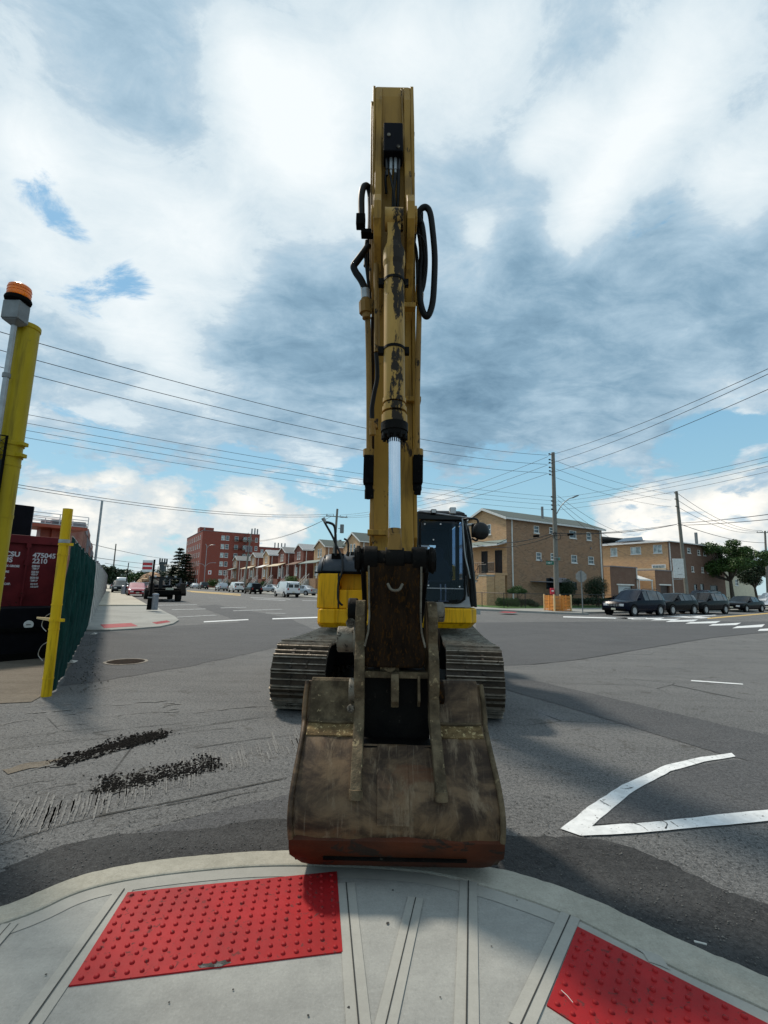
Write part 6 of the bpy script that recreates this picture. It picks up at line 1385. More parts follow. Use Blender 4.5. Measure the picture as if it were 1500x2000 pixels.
# ------------------------------------------------------------------ vehicles
def car(loc, heading, L, W_, H_, kind, paint_, label, cat='car', group=None, rails=False, front_plate=True):
    """local frame: nose at +x; one painted body, glass, wheels, lamps and plates as parts"""
    t = empty({'van': 'parked_van', 'suv': 'parked_suv', 'pickup': 'parked_pickup'}.get(kind, 'parked_car'), loc, heading, label, cat, group)
    w = W_ / 2
    prof = {'suv': [(-.5, .52, .80, .84), (-.49, .36, .98, 1.02), (-.465, .30, 1.04, H_ - .45), (-.41, .28, 1.06, H_ - .09), (-.30, .28, 1.05, H_ - .01), (-.05, .28, 1.03, H_), (.06, .28, 1.02, H_ - .06), (.225, .28, 1.00, 1.10), (.30, .28, .99, 1.06), (.42, .30, .94, 1.0), (.475, .34, .86, .92), (.5, .42, .70, .76)],
            'sedan': [(-.5, .50, .74, .78), (-.485, .34, .88, .94), (-.43, .26, .92, 1.0), (-.34, .24, .93, 1.04), (-.22, .24, .93, H_ - .05), (-.10, .24, .92, H_), (.04, .24, .90, H_ - .03), (.20, .24, .88, .97), (.32, .25, .84, .90), (.43, .28, .76, .82), (.48, .32, .68, .73), (.5, .40, .58, .62)],
            'van': [(-.5, .50, 1.15, H_ - .30), (-.492, .38, 1.18, H_ - .12), (-.45, .34, 1.18, H_ - .02), (-.2, .32, 1.18, H_), (.10, .32, 1.17, H_), (.19, .32, 1.16, H_ - .12), (.30, .32, 1.14, 1.28), (.42, .34, 1.05, 1.12), (.485, .38, .90, .96), (.5, .46, .78, .82)],
            'pickup': [(-.5, .55, .98, 1.0), (-.48, .5, 1.0, 1.04), (-.20, .45, 1.02, 1.06), (-.17, .42, 1.04, H_ - .06), (.0, .40, 1.04, H_), (.08, .40, 1.04, H_ - .04), (.20, .40, 1.02, 1.14), (.42, .42, .98, 1.08), (.48, .45, .9, .98), (.5, .5, .8, .84)]}[kind]
    rings = []
    for xf, zb_, zl, zt_ in prof:
        e = 1 - .10 * max(0, (abs(xf) - .40) / .10) ** 2; cabin = zt_ - zl > .25; rw = (.76 if kind != 'van' else .86) if cabin else .88
        h = [(0, zb_), (.86, zb_), (.98, zb_ + .10), (1.0, (zb_ + zl) / 2 + .05), (.975, zl), (rw, zt_ - .05), (rw * .72, zt_), (0, zt_ + .015)]
        if not cabin: h[5] = (.90, zl + (zt_ - zl) * .6)
        rings.append([(xf * L, y * w * e, z) for y, z in h] + [(xf * L, -y * w * e, z) for y, z in reversed(h[1:-1])])
    mb = MB(); mb.loft(rings); body = mb.build('body', paint_, t, smooth=32)
    gb = MB()
    def pane(a, b, c, d, ins=.09):
        q = [Vector(v) for v in (a, b, c, d)]; cen = sum(q, Vector()) / 4; n_ = (q[1] - q[0]).cross(q[3] - q[0])
        if n_.length < 1e-6: n_ = (q[2] - q[1]).cross(q[0] - q[1])
        n_.normalize()
        if n_.dot(cen - Vector((0, 0, .8))) < 0: n_ = -n_
        gb.add([p.lerp(cen, ins) + n_ * .008 for p in q], [(0, 1, 2, 3)])
    N_ = len(rings[0])
    for i in range(len(prof) - 1):
        c0 = prof[i][3] - prof[i][2] > .25; c1 = prof[i + 1][3] - prof[i + 1][2] > .25; A_, B_ = rings[i], rings[i + 1]
        if c0 or c1:
            if kind == 'van' and -.42 < (prof[i][0] + prof[i + 1][0]) / 2 < .0: pass
            elif c0 and c1:
                for a_, b_2 in ((4, 5), (N_ - 4, N_ - 5)): pane(A_[a_], B_[a_], B_[b_2], A_[b_2])
            if c0 != c1 or (kind in ('suv', 'van') and i <= 1 and c1):
                pane(A_[5], B_[5], B_[N_ - 5], A_[N_ - 5], .06)
    if kind == 'van':
        for s in (-1, 1): gb.box((-.502 * L, s * w * .08, 1.22), (-.499 * L + .0, s * w * .74, 1.62))
    gb.build('windows', 'car_glass', t, fixn=False)
    wr = .36 if kind in ('suv', 'pickup') else (.34 if kind == 'van' else .32); xa = (.33 if kind != 'van' else .34) * L; xr = -.31 * L
    for x in (xa, xr):
        for s in (-1, 1):
            ar = MB(); ar.cyl((x, s * (w - .16), wr + .01), (x, s * (w + .004), wr + .01), wr + .07, n=20); ar.build('wheel_arch', 'black_matte', t)
            wh = MB(); wh.cyl((x, s * (w - .22), wr), (x, s * (w + .012), wr), wr, n=20); who = wh.build('wheel', 'tyre', t, bev=.02)
            rm = MB(); rm.cyl((x, s * (w + .006), wr), (x, s * (w + .022), wr), wr * .62, n=14)
            rm.build('rim', 'rim', who)
    fx = L * .5; zb_, zl = prof[-2][1], prof[-2][2]
    for s in (-1, 1):
        m = MB(); m.box((fx - .10, s * w * .60 - .16, zl - .22), (fx + .012, s * w * .60 + .16, zl - .06)); m.build('headlight', 'lamp_clear', t, bev=.02)
        m = MB(); zt_ = prof[1][2]; m.box((-fx - .012, s * w * .76 - .10, zt_ - .26), (-fx + .06, s * w * .76 + .10, zt_ - .02)); m.build('tail_light', 'lamp_red', t, bev=.01)
        m = MB(); ym = s * (w + .09); m.box((.19 * L - .05, min(ym, s * w * .9), zl + .22 if kind != 'sedan' else zl + .22), (.19 * L + .06, max(ym, s * w * .9), zl + .36)); m.build('door_mirror', paint_, t, bev=.02)
    m = MB(); m.box((fx - .02, -w * .42, zl - .24), (fx + .01, w * .42, zl - .08)); gr = m.build('grille', 'black_matte', t)
    if rails:
        m = MB()
        for k in range(7): y = -w * .36 + k * w * .12; m.box((fx + .0, y - .03, zl - .23), (fx + .02, y + .03, zl - .09))
        m.build('grille_slots', 'rim', gr)
        for s in (-1, 1): m = MB(); m.tube([(-.38 * L, s * w * .66, H_ + .0), (-.34 * L, s * w * .66, H_ + .05), (.0, s * w * .66, H_ + .05), (.03 * L, s * w * .66, H_ - .02)], .02, 6); m.build('roof_rail', 'black_paint', t)
    m = MB(); m.box((fx - .04, -w * .9, zb_ - .02), (fx + .02, w * .9, zb_ + .16)); m.build('front_bumper', 'black_matte' if kind in ('suv', 'pickup') else paint_, t, bev=.03)
    m = MB(); m.box((-fx - .05, -w * .92, zb_ + .0), (-fx + .06, w * .92, zb_ + .18)); m.build('rear_bumper', 'black_matte' if kind in ('suv', 'pickup', 'van') else paint_, t, bev=.03)
    m = MB(); m.box((-fx - .062, -.16, zb_ + .22), (-fx - .052, .16, zb_ + .36)); m.build('number_plate', 'plate', t)
    if front_plate: m = MB(); m.box((fx + .021, -.16, zb_ + .05), (fx + .03, .16, zb_ + .17)); m.build('number_plate', 'plate', t)
    return t
GR = 'cars parked on the right of the crossing'; HDV = math.atan2(-EV.y, -EV.x); HDU = math.atan2(EU.y, EU.x)
car(tuple(UV(20.2, v_at(1229, 20.2), 0)), HDV, 4.8, 1.95, 1.78, 'suv', 'c_navy', 'near black sport utility car with a bright toothed grille, first in the row', 'car', GR, rails=True)
car(tuple(UV(20.4, v_at(1299, 20.4), 0)), HDV, 4.6, 1.85, 1.58, 'suv', 'c_black', 'low black hatchback parked second in the row at the kerb', 'car', GR)
car(tuple(UV(20.5, v_at(1360, 20.5), 0)), HDV, 4.8, 1.9, 1.72, 'suv', 'c_black', 'black sport utility car with roof rails, last of the three tightly parked', 'car', GR, rails=True)
car(tuple(UV(21.8, v_at(1436, 21.8), 0)), HDV, 4.7, 1.82, 1.45, 'sedan', 'c_black', 'black saloon with silver grille parked alone before the white car', 'car', GR)
car(tuple(UV(22.0, v_at(1503, 22.0), 0)), HDV, 4.7, 1.8, 1.45, 'sedan', 'c_silver', 'pale silver saloon cut by the right edge of the view', 'car', GR)
car(tuple(UV(26.0, v_at(1359, 26.0), .12)), HDV, 5.3, 1.95, 1.85, 'suv', 'c_navy', 'dark blue vehicle standing behind the row at the foot of the second pole', 'car')
car(tuple(UV(29.0, v_at(1216, 29.0), .12)), HDU, 4.6, 1.8, 1.5, 'sedan', 'c_black', 'black car in the driveway before the pale garage door', 'car')
car(tuple(UV(28.0, v_at(1306, 28.0), .12)), HDU, 4.6, 1.8, 1.5, 'sedan', 'c_grey', 'dark grey car in the driveway by the dark garage doorway', 'car')
car(tuple(UV(28.0, v_at(1490, 28.0), .1)), HDV, 4.9, 1.9, 1.8, 'suv', 'c_white', 'white car standing behind the pale saloon at the right edge', 'car')
p = gpt(1400, 27.2)
mesh_fence([UV(27.3, v_at(1392, 27.3)), UV(27.3, v_at(1410, 27.3))], 1.1, 'short grey chain-link gate section left of the black saloon')

# ------------------------------------------------------------------ left side: posts, gate, fences
pb = D(50, 660, 4.3); zt_ = z_at(52, 637, pb)
t = empty('fence_post', (pb.x, pb.y, 0), 0, 'thick yellow steel gate post with a flat cap, tallest at the left edge', 'fence post')
m = MB(); m.cyl((0, 0, 0), (0, 0, zt_ - .05), .108, n=36); m.build('tube', 'yel_post', t, smooth=40)
m = MB(); m.cyl((0, 0, zt_ - .05), (0, 0, zt_), .116, n=36); m.build('cap', 'yel_post', t, smooth=40, bev=.008)
for py in (868, 890):
    z = z_at(25, py, pb); m = MB(); m.cyl((0, 0, z - .02), (0, 0, z + .02), .119, n=30); m.box((.10, -.05, z - .018), (.16, .03, z + .018)); m.build('hinge_band', 'yel_post', t, smooth=40, bev=.004)
for py in (905, 1005):
    z = z_at(15, py, pb); m = MB(); m.cyl((0, 0, z - .03), (0, 0, z + .0), .112, n=30); m.build('hinge_band', 'yel_post', t, smooth=40)
# beacon on its own conduit
bt = D(35, 590, 4.12); t = empty('warning_beacon', (bt.x, bt.y, 0), 0, 'amber warning beacon on a grey conduit strapped beside the thick yellow post', 'beacon')
zb_ = bt.z
m = MB(); m.tube([(-.0, 0, zb_ - .22), (-.0, 0, zb_ - .8), (-.01, .02, zb_ - 1.6), (-.03, .03, .3)], .024, 10); m.build('conduit', 'galv', t, smooth=50)
for za_, zc_, xx in ((.72, .76, 0), (1.45, 1.60, -.01)):
    m = MB(); m.tube([(xx, -xx * 2, zb_ - za_), (xx, -xx * 2, zb_ - zc_)], .033, 10); m.build('conduit_coupling', 'steel_grey', t, smooth=50)
m = MB(); m.box((-.085, -.07, zb_ - .20), (.075, .07, zb_ - .015)); m.loft([[(-.085, -.07, zb_ - .201), (.075, -.07, zb_ - .201), (.075, .07, zb_ - .201), (-.085, .07, zb_ - .201)], [(-.025, -.025, zb_ - .245), (.025, -.025, zb_ - .245), (.025, .025, zb_ - .245), (-.025, .025, zb_ - .245)]]); m.build('junction_box', 'steel_grey', t, bev=.01)
m = MB(); m.lathe([(.06, -.015), (.105, .0), (.110, .02), (.105, .035), (.08, .045)], (0, 0, zb_), 28); m.build('lamp_base', 'black_matte', t, smooth=35)
m = MB(); m.lathe([(.092, .045), (.098, .06), (.094, .085), (.098, .09), (.094, .115), (.098, .12), (.092, .15), (.07, .168), (.03, .172)], (0, 0, zb_), 32); m.build('amber_lens', 'amber', t, smooth=35)
# windscreen cloth panel on the near side of that post
def cloth(mb, a, b, h0, h1, amp, nx, nz, seed, z0=.02, thick=.004):
    random.seed(seed); d = (Vector(b) - Vector(a)); L = d.length; d.normalize(); n_ = Vector((-d.y, d.x, 0)); ph = [random.uniform(0, 6) for _ in range(6)]
    vs = []
    for i in range(nx + 1):
        t_ = i / nx; top_ = h0 + (h1 - h0) * t_ - .10 * abs(math.sin(t_ * L * 1.25)) * (.3 + .7 * math.sin(i * 12.9 + ph[0]) ** 2)
        for k in range(nz + 1):
            z = z0 + (top_ - z0) * k / nz
            o = amp * (math.sin(t_ * L * 7 + ph[1] + .5 * z) + .6 * math.sin(t_ * L * 17 + ph[2] + .8 * math.sin(z * 2)) + .35 * math.sin(z * 6 + t_ * L * 4 + ph[3]) + .3 * math.sin(t_ * L * 31 + z * 3)) * (.45 + .55 * math.sin(math.pi * k / nz))
            p = Vector(a) + d * (t_ * L) + n_ * o; vs.append((p.x, p.y, z))
    mb.add(vs, [(i * (nz + 1) + k, (i + 1) * (nz + 1) + k, (i + 1) * (nz + 1) + k + 1, i * (nz + 1) + k + 1) for i in range(nx) for k in range(nz)])
t = empty('gate_leaf', (pb.x, pb.y, 0), 0, 'dark mesh clad gate leaf hanging from the thick yellow post at the left edge', 'gate')
g0 = Vector((.09, -.15, 0)); g1 = g0 + Vector((-.85, -.42, 0)) * 1.2; hg = z_at(15, 905, pb)
m = MB(); cloth(m, g0, g1, hg, hg - .05, .02, 50, 16, 5, .15); m.build('windscreen_cloth', 'black_mesh', t, fixn=False)
mm = MB(); dd = (g1 - g0).normalized(); L_ = (g1 - g0).length; st_ = .075
hgm = hg + .12
for i in range(-int(hgm / st_), int(L_ / st_)):
    for s in (1, -1):
        x0 = i * st_; x1 = x0 + hgm; za, zb2 = .0, hgm
        if x0 < 0: za = -x0; x0 = 0
        if x1 > L_: zb2 = hgm - (x1 - L_); x1 = L_
        if s < 0: za, zb2 = hgm - za, hgm - zb2
        p, q = g0 + dd * x0, g0 + dd * x1; off = Vector((dd.y, -dd.x, 0)) * -.03; p = p - off; q = q - off
        mm.tube([(p.x, p.y, za + .1), (q.x, q.y, zb2 + .1)], .0028, 3, cap=False)
mm.build('wire_mesh', 'wire', t, fixn=False)
m = MB(); m.tube([tuple(g0 + Vector((0, 0, .1))), tuple(g0 + Vector((0, 0, hgm + .1))), tuple(g1 + Vector((0, 0, hgm + .1)))], .012, 8); m.build('gate_frame', 'black_matte', t)

# yellow gate pipe with its hinge bands
pp = G(90, 1360); pt_ = D(133, 994, pp.y); zt_ = pt_.z
t = empty('fence_post', (pp.x, pp.y, 0), 0, 'slender yellow gate pipe standing at the end of the green mesh fence', 'fence post')
lx = pt_.x - pp.x
m = MB(); m.cyl((0, 0, 0), (lx, 0, zt_), .064, .064, n=28); m.build('tube', 'yel_gate', t, smooth=40)
def onp(z): return Vector((lx * z / zt_, 0, z))
for py, hh_, r_, mt in ((1057, .05, .072, 'galv'), (1063, .02, .074, 'yel_gate'), (1083, .02, .070, 'yel_gate'), (1181, .02, .070, 'yel_gate'), (1211, .035, .074, 'yel_gate'), (1229, .02, .069, 'yel_gate'), (1325, .02, .069, 'yel_gate')):
    z = z_at(110, py, pp); m = MB(); m.cyl(onp(z - hh_ / 2), onp(z + hh_ / 2), r_, n=24)
    if py in (1211, 1063): m.box((.05 + onp(z).x, -.03, z - .02), (.14 + onp(z).x, .0, z + .02))
    m.build('hinge_band', mt, t, smooth=40)
z = z_at(95, 1210, pp); m = MB(); m.loft([[(onp(z).x - .05, y, z + s * w) for y, s, w in ((-.02, -1, .022), (.02, -1, .022), (.02, 1, .022), (-.02, 1, .022))], [(onp(z).x - .26, y, z + .02 + s * w) for y, s, w in ((-.008, -1, .012), (.008, -1, .012), (.008, 1, .012), (-.008, 1, .012))]]); m.build('latch_arm', 'crate_post', t)
# torn wire ends curling from the post
m = MB()
for z in (.55, .95):
    q = onp(z); m.tube(catmull([(q.x - .06, 0, z + .18), (q.x - .16, .02, z + .12), (q.x - .20, .03, z), (q.x - .12, .02, z - .08)], 5), .005, 5)
m.build('loose_wire', 'galv', t)

# green mesh fence
def FV(u, d=0.0): return UV(u, -.47 + (u - 8.3) * .012 + d)
t = empty('mesh_fence', tuple(UV(8.3, -.45)), 0, 'dark green windscreen clad fence running back from the slender yellow pipe', 'fence'); o_ = UV(8.3, -.45)
a_ = FV(8.40) - o_; b_ = FV(19.6) - o_
m = MB(); cloth(m, a_, b_, 2.24, 2.28, .05, 340, 26, 9, .02); m.build('windscreen_cloth', 'green_mesh', t, fixn=False, smooth=80)
m = MB(); m.tube([tuple(a_ + Vector((0, 0, 2.24))), tuple((a_ + b_) / 2 + Vector((0, 0, 2.18))), tuple(b_ + Vector((0, 0, 2.27)))], .012, 6); m.build('tension_wire', 'galv', t)
for u in (10.9, 13.7, 16.5):
    p = FV(u, -.1) - o_; m = MB(); m.cyl((p.x, p.y, 0), (p.x, p.y, 2.3), .03, n=10); m.build('post', 'galv', t)
p = FV(19.8); zz = z_at(190, 978, p)
t = empty('steel_pole', tuple(p), 0, 'tall thin grey steel pole between the green fence and the grey fence', 'pole'); m = MB(); m.cyl((0, 0, 0), (0, 0, zz), .045, .038, n=14); m.build('tube', 'galv', t, smooth=40)
m = MB(); m.cyl((0, 0, 0), (0, 0, .03), .09, n=12); m.build('base_flange', 'galv', t)
# pale grey fence further along
t = empty('panel_fence', tuple(FV(20)), 0, 'long pale grey upright panel fence beside the far pavement', 'fence'); o_ = FV(20)
u = 20.0; k = 0
while u < 78:
    m = MB(); w_ = 2.3
    n_ = 14
    for i in range(n_):
        a = FV(u + w_ * i / n_ + .01) - o_; b = FV(u + w_ * (i + 1) / n_ - .01) - o_; off = EV * (.02 if i % 2 else .0)
        m.loft([[tuple(q + off + EV * s_ * .015 + Vector((0, 0, z))) for q, s_, z in ((a, 1, .02), (b, 1, .02), (b, 1, 2.25 + .05 * (k % 3) ), (a, 1, 2.25 + .05 * (k % 3)))], [tuple(q + off + EV * s_ * .015 + Vector((0, 0, z))) for q, s_, z in ((a, -1, .02), (b, -1, .02), (b, -1, 2.25 + .05 * (k % 3)), (a, -1, 2.25 + .05 * (k % 3)))]])
    m.build('panel', 'grey_panel', t)
    p = FV(u + w_ + .07) - o_; m = MB(); m.box((p.x - .05, p.y - .05, 0), (p.x + .05, p.y + .05, 2.38), rz=GA); m.build('post', 'side_grey', t)
    u += w_ + .14; k += 1
# litter against the fence foot
for (x, y, s_, lab) in ((124, 1300, .07, 'crumpled white paper scrap at the foot of the green fence'), (139, 1296, .10, 'larger pale torn sheet lying by the green fence'), (158, 1246, .05, 'small pale scrap of litter beside the far kerb'), (183, 1240, .09, 'flat white strip of litter on the road before the far kerb')):
    p = G(x, y); m = MB(); m.add([(-s_, -s_ * .5, .01), (s_ * .9, -s_ * .6, .02), (s_, s_ * .5, .05), (-s_ * .8, s_ * .6, .03), (0, 0, .07)], [(0, 1, 4), (1, 2, 4), (2, 3, 4), (3, 0, 4), (3, 2, 1, 0)])
    tag(m.build('paper_scrap', 'debris', loc=(p.x, p.y, 0)), lab, 'litter', 'litter along the fence')

# ------------------------------------------------------------------ container yard
cdir = Vector((.63, .776, 0)).normalized(); cn = Vector((cdir.y, -cdir.x, 0))      # face direction and the normal towards the camera
CO = D(64, 1100, 10.6); CO.z = 0
cr_ = math.atan2(cdir.y, cdir.x)
t = empty('shipping_container', tuple(CO), cr_, 'maroon shipping container with white stencilled numbers 475045 behind the gate', 'shipping container')
ztc = z_at(64, 1049, CO)
def clx(px, py, back=0.0):
    d_ = ray(px, py); o = Vector((0, 0, CAM_H)); k_ = (CO + cn * back - o).dot(cn) / d_.dot(cn); return (Matrix.Rotation(-cr_, 3, 'Z') @ (o + d_ * k_ - CO)).x
xR = clx(127, 1120)
m = MB(); m.box((-3.2, .04, .12), (xR - .05, 2.5, ztc)); m.build('body', 'maroon', t)
for za, zc in ((ztc - .16, ztc + .02), (.05, .25)):
    m = MB(); m.box((-3.25, -.03, za), (xR, .06, zc)); m.build('frame_rail', 'maroon', t, bev=.01)
for x in (clx(53, 1110), clx(120, 1110)):
    m = MB(); m.cyl((x - .03, -.03, .25), (x - .03, -.03, ztc - .14), .022, n=8)
    for z in (.5, 1.2, 1.9, ztc - .25): m.box((x - .07, -.05, z), (x + .01, .04, z + .10))
    m.build('lock_rod', 'maroon', t)
def tx(body, px, py, size_px, name='stencil_text', sx=1.0, bold=0.0):
    p = D(px, py, CO.y) ; d_ = ray(px, py); o = Vector((0, 0, CAM_H)); pl = CO + cn * .0
    k_ = (pl - o).dot(cn) / d_.dot(cn); q = o + d_ * k_ ; loc_ = Matrix.Rotation(-cr_, 3, 'Z') @ (q - CO)
    h = size_px / FPX * k_
    return text(name, body, h * 1.38, 'stencil', t, Matrix(((1, 0, 0, loc_.x), (0, 0, -1, .036), (0, 1, 0, loc_.z), (0, 0, 0, 1))), .002, sx, bold=bold)
for body, px, py, s_, sx in (('475045 4', 64.5, 1088.5, 9.5, .98), ('2210', 63.5, 1099.6, 9.5, .95), ('CSU', 9.6, 1085.5, 9.5, 1.0), ('US', 6, 1097, 9.5, 1.0), ('30480 KG', 63, 1107, 3.6, .62), ('67200 LB', 62.6, 1112, 3.6, .62), ('2230 KG', 62, 1118.5, 3.6, .66), ('4920 LB', 61.6, 1123.5, 3.6, .66), ('28250 KG', 59.5, 1130, 3.6, .66), ('62280 LB', 59, 1135.5, 3.6, .66), ('33.2 CU M', 60, 1142, 3.2, .6), ('1172 CU FT', 59.5, 1147.5, 3.2, .6), ('MAX GROSS', 3.5, 1106.5, 4.2, .9), ('TARE', 3.5, 1118, 4.0, .9), ('NET', 0, 1131, 4.0, .9), ('CU.CAP.', -2, 1142, 4.0, .9)):
    tx(body, px, py, s_, sx=sx, bold=.004 if s_ > 5 else .003)
# added low black box standing in for the container's dark lower half
q = Matrix.Rotation(cr_, 3, 'Z')
t = empty('added_black_box', tuple(CO + cn * 1.0), cr_, 'added low black box with a round white gauge covering the dark lower half of the container', 'added box')
zsk = z_at(60, 1186, CO + cn * 1.0)
m = MB(); xS = clx(118, 1200, 1.0); m.box((-2.6, -.02, .06), (xS, .8, zsk)); m.build('body', 'dark_box', t, bev=.02)
m = MB(); m.box((-2.6, -.10, .0), (xS + .02, -.03, .14)); m.box((-2.6, -.06, .55), (xS + .01, -.021, .63)); m.build('runner', 'black_matte', t)
gp_ = D(65, 1222, CO.y - 1.0); gl_ = Matrix.Rotation(-cr_, 3, 'Z') @ (gp_ - (CO + cn * 1.0))
m = MB(); m.cyl((gl_.x, -.02, gl_.z), (gl_.x, -.055, gl_.z), .082, n=22); m.build('gauge', 'sign_white', t, smooth=35)
m = MB(); m.box((gl_.x - .045, -.062, gl_.z - .006), (gl_.x + .03, -.056, gl_.z + .008)); m.build('gauge_needle', 'black', t)
# dark steel box standing on the container
b0 = D(36, 1020, CO.y + 1.2)
t = empty('steel_box', (b0.x, b0.y, ztc), cr_, 'black steel box with a grey end standing on top of the maroon container', 'steel box')
zbx = z_at(40, 986, b0) - ztc
m = MB(); m.box((-1.2, 0, .0), (.28, 1.4, zbx)); m.build('body', 'dark_box', t, bev=.01)
m = MB(); m.box((.281, .03, .01), (.30, 1.38, zbx - .01)); m.build('end_panel', 'side_grey', t)
b1 = D(14, 985, CO.y + .9); t = empty('steel_box', (b1.x, b1.y, ztc), cr_, 'narrow dark steel locker on the container just behind the thick yellow post', 'steel box'); m = MB(); m.box((-.6, 0, 0), (.10, .3, z_at(25, 950, b1) - ztc)); m.build('body', 'dark_box', t, bev=.01); m = MB(); m.box((.101, .02, .02), (.115, .28, .5)); m.build('end_panel', 'maroon', t)
# scissor lift platform behind
l0 = D(97, 1040, 15.5); t = empty('scissor_lift', (l0.x, l0.y, 0), cr_, 'orange red work platform with thin white guard rails above the maroon container', 'work platform')
zl0 = z_at(97, 1024, l0); zl1 = z_at(97, 1003, l0)
m = MB(); m.box((-.62, 0, zl0 - .10), (1.1, 1.5, zl0)); m.box((.2, .5, zl0 - .8), (.35, .65, zl0 - .1)); m.build('deck', 'lift_red', t)
m = MB(); m.box((-.5, .4, 0), (.9, 1.2, .8)); m.box((-.1, .6, .8), (.5, 1.0, zl0 - .1)); m.build('mast', 'lift_red', t)
for (ya, xa, xb) in ((0, -.62, 1.1), (1.5, -.62, 1.1)):
    m = MB()
    for k in range(4): z = zl0 + (zl1 - zl0) * (k + .1) / 3.1; m.tube([(xa, ya, z), (xb, ya, z)], .012, 5)
    for x in (xa, (xa + xb) / 2, xb): m.tube([(x, ya, zl0), (x, ya, zl1)], .014, 5)
    m.build('guard_rail', 'lift_white', t)
m = MB(); m.box((.05, .05, zl0 + .04), (.55, .25, zl1 - .18)); m.build('control_box', 'side_grey', t)
# stacks of containers along the fence, each a step further back
cols_ = [('maroon_top', 'faded brown container at the front of the stacks behind the fence'), ('side_grey', 'weathered grey container second in the stacks behind the fence'), ('maroon_top', 'rust brown container third in the stacks behind the fence'), ('side_grey', 'pale grey container fourth in the stacks behind the fence'), ('maroon', 'dark maroon container last in the stacks behind the fence')]
for k, (mt, lab) in enumerate(cols_):
    u0 = 38.0 + 6.6 * k; t = empty('shipping_container', tuple(UV(u0, -2.7)), HDU, lab, 'shipping container', 'containers stacked behind the fence')
    h_ = 5.5 + .3 * (k % 2) - .12 * k
    m = MB(); m.box((0, -1.2, h_ * .02), (6.05, 1.2, h_ - .5)); 
    for i in range(28): m.box((.12 + i * .21, -1.235, .2), (.22 + i * .21, -1.2, h_ - .6))
    m.build('body', mt, t)
    m = MB(); m.box((-.02, -1.25, h_ - .5), (6.07, 1.25, h_)); m.build('top_rail', 'side_grey' if k % 2 == 0 else 'maroon_top', t)
t = empty('yard_shed', tuple(UV(15.5, -7.2)), HDU, 'red and white clad yard shed behind the maroon container', 'shed')
m = MB(); m.box((0, -1.5, 0), (5, 1.5, 3.4)); m.build('wall', 'maroon_top', t); m = MB(); m.box((-.05, -1.55, 3.4), (5.05, 1.55, 3.95)); m.build('clad_band', 'white_trim', t); m = MB(); m.box((-.15, -1.7, 3.95), (5.15, 1.7, 4.05)); m.build('flat_roof', 'side_grey', t)

# ------------------------------------------------------------------ far corner: posts, bin, flatbed, cars
p = G(291, 1191, .12); t = empty('bus_stop_pole', tuple(p), 0, 'black pole with a red and white sign on the far corner pavement', 'sign pole')
tp = D(302, 1093, p.y) - p
m = MB(); m.tube([(0, 0, 0), tuple(tp * .5), tuple(tp)], .055, 8); m.build('pole', 'black_matte', t)
m = MB(); m.cyl((0, 0, 0), tuple(tp * .30), .13, .11, n=14); m.build('sleeve', 'black_matte', t, smooth=40)
m = MB(); m.cyl(tuple(tp * .235), tuple(tp * .255), .14, n=14); m.build('collar', 'galv', t)
c = tp + Vector((-.34, 0, -.36)); m = MB(); m.box((c.x - .28, -.01, c.z - .30), (c.x + .26, .01, c.z + .32)); sp_ = m.build('sign_plate', 'sign_white', t)
for z in (-.10, .12): m = MB(); m.box((c.x - .27, -.018, c.z + z - .07), (c.x + .25, -.012, c.z + z + .07)); m.build('sign_stripe', 'sign_red', sp_)
p = G(301, 1191, .12); t = empty('litter_bin', tuple(p), 0, 'grey cylindrical metal bin beside the black sign pole', 'bin')
m = MB(); m.lathe([(.17, 0), (.175, .02), (.17, .78), (.18, .80), (.16, .84)], n=20); m.build('drum', 'meter_grey', t, smooth=40); m = MB(); m.lathe([(.15, .84), (.15, .86), (.02, .87)], n=20); m.build('lid', 'galv', t)
p = G(244, 1160, .12); t = empty('sign_pole', tuple(p), 0, 'thin dark sign pole far along the left pavement', 'sign pole'); m = MB(); m.tube([(0, 0, 0), (.05, 0, 3.6)], .05, 6); m.build('pole', 'black_matte', t); m = MB(); m.cyl((0, 0, 0), (0, 0, .9), .12, n=10); m.build('sleeve', 'black_matte', t)
for (x, lab) in ((240, 'left'), (249, 'right')):
    p = G(x, 1160, .12); m = MB(); m.lathe([(.22, 0), (.22, .9), (.16, .95), (.01, .96)], n=14); o = m.build('litter_bin', 'meter_grey', smooth=40, loc=tuple(p)); tag(o, 'small grey bin on the %s of the thin dark sign pole' % lab, 'bin')
# flatbed breakdown truck seen from behind
p = UV(43.5, 4.55); t = empty('flatbed_truck', tuple(p), HDU, 'black flatbed breakdown truck parked tail towards us on the left street', 'truck')
m = MB(); m.box((-.6, -1.25, .85), (4.6, 1.25, 1.05)); m.box((-1.4, -1.2, .55), (-.6, 1.2, .9)); m.build('deck', 'black_matte', t)
for s in (-1, 1):
    m = MB(); m.prism([(-.4, 1.05), (.5, 1.95), (.62, 1.95), (1.0, 1.55), (2.0, 1.45), (2.6, 1.05)], 'y', s * 1.20, s * 1.10); m.build('side_frame', 'black_paint', t)
    m = MB(); m.prism([(-1.6, .5), (-.7, 1.1), (-.65, 1.5), (-.9, 1.45), (-1.7, .7)], 'y', s * 1.35, s * 1.0); m.build('ramp', 'black_matte', t)
m = MB(); m.box((.45, -1.1, 1.85), (.6, 1.1, 1.97)); m.box((.45, .25, 1.05), (.6, .55, 1.85)); m.build('light_bar', 'black_paint', t)
for y in (-.7, .0, .85): m = MB(); m.lathe([(.09, 0), (.09, .10), (.05, .15)], (.5, y, 1.97), 10); m.build('beacon', 'lamp_clear' if y > .5 else 'galv', t)
m = MB(); m.box((-.65, -.5, .95), (-.62, .1, 1.12)); m.build('number_plate', 'plate', t)
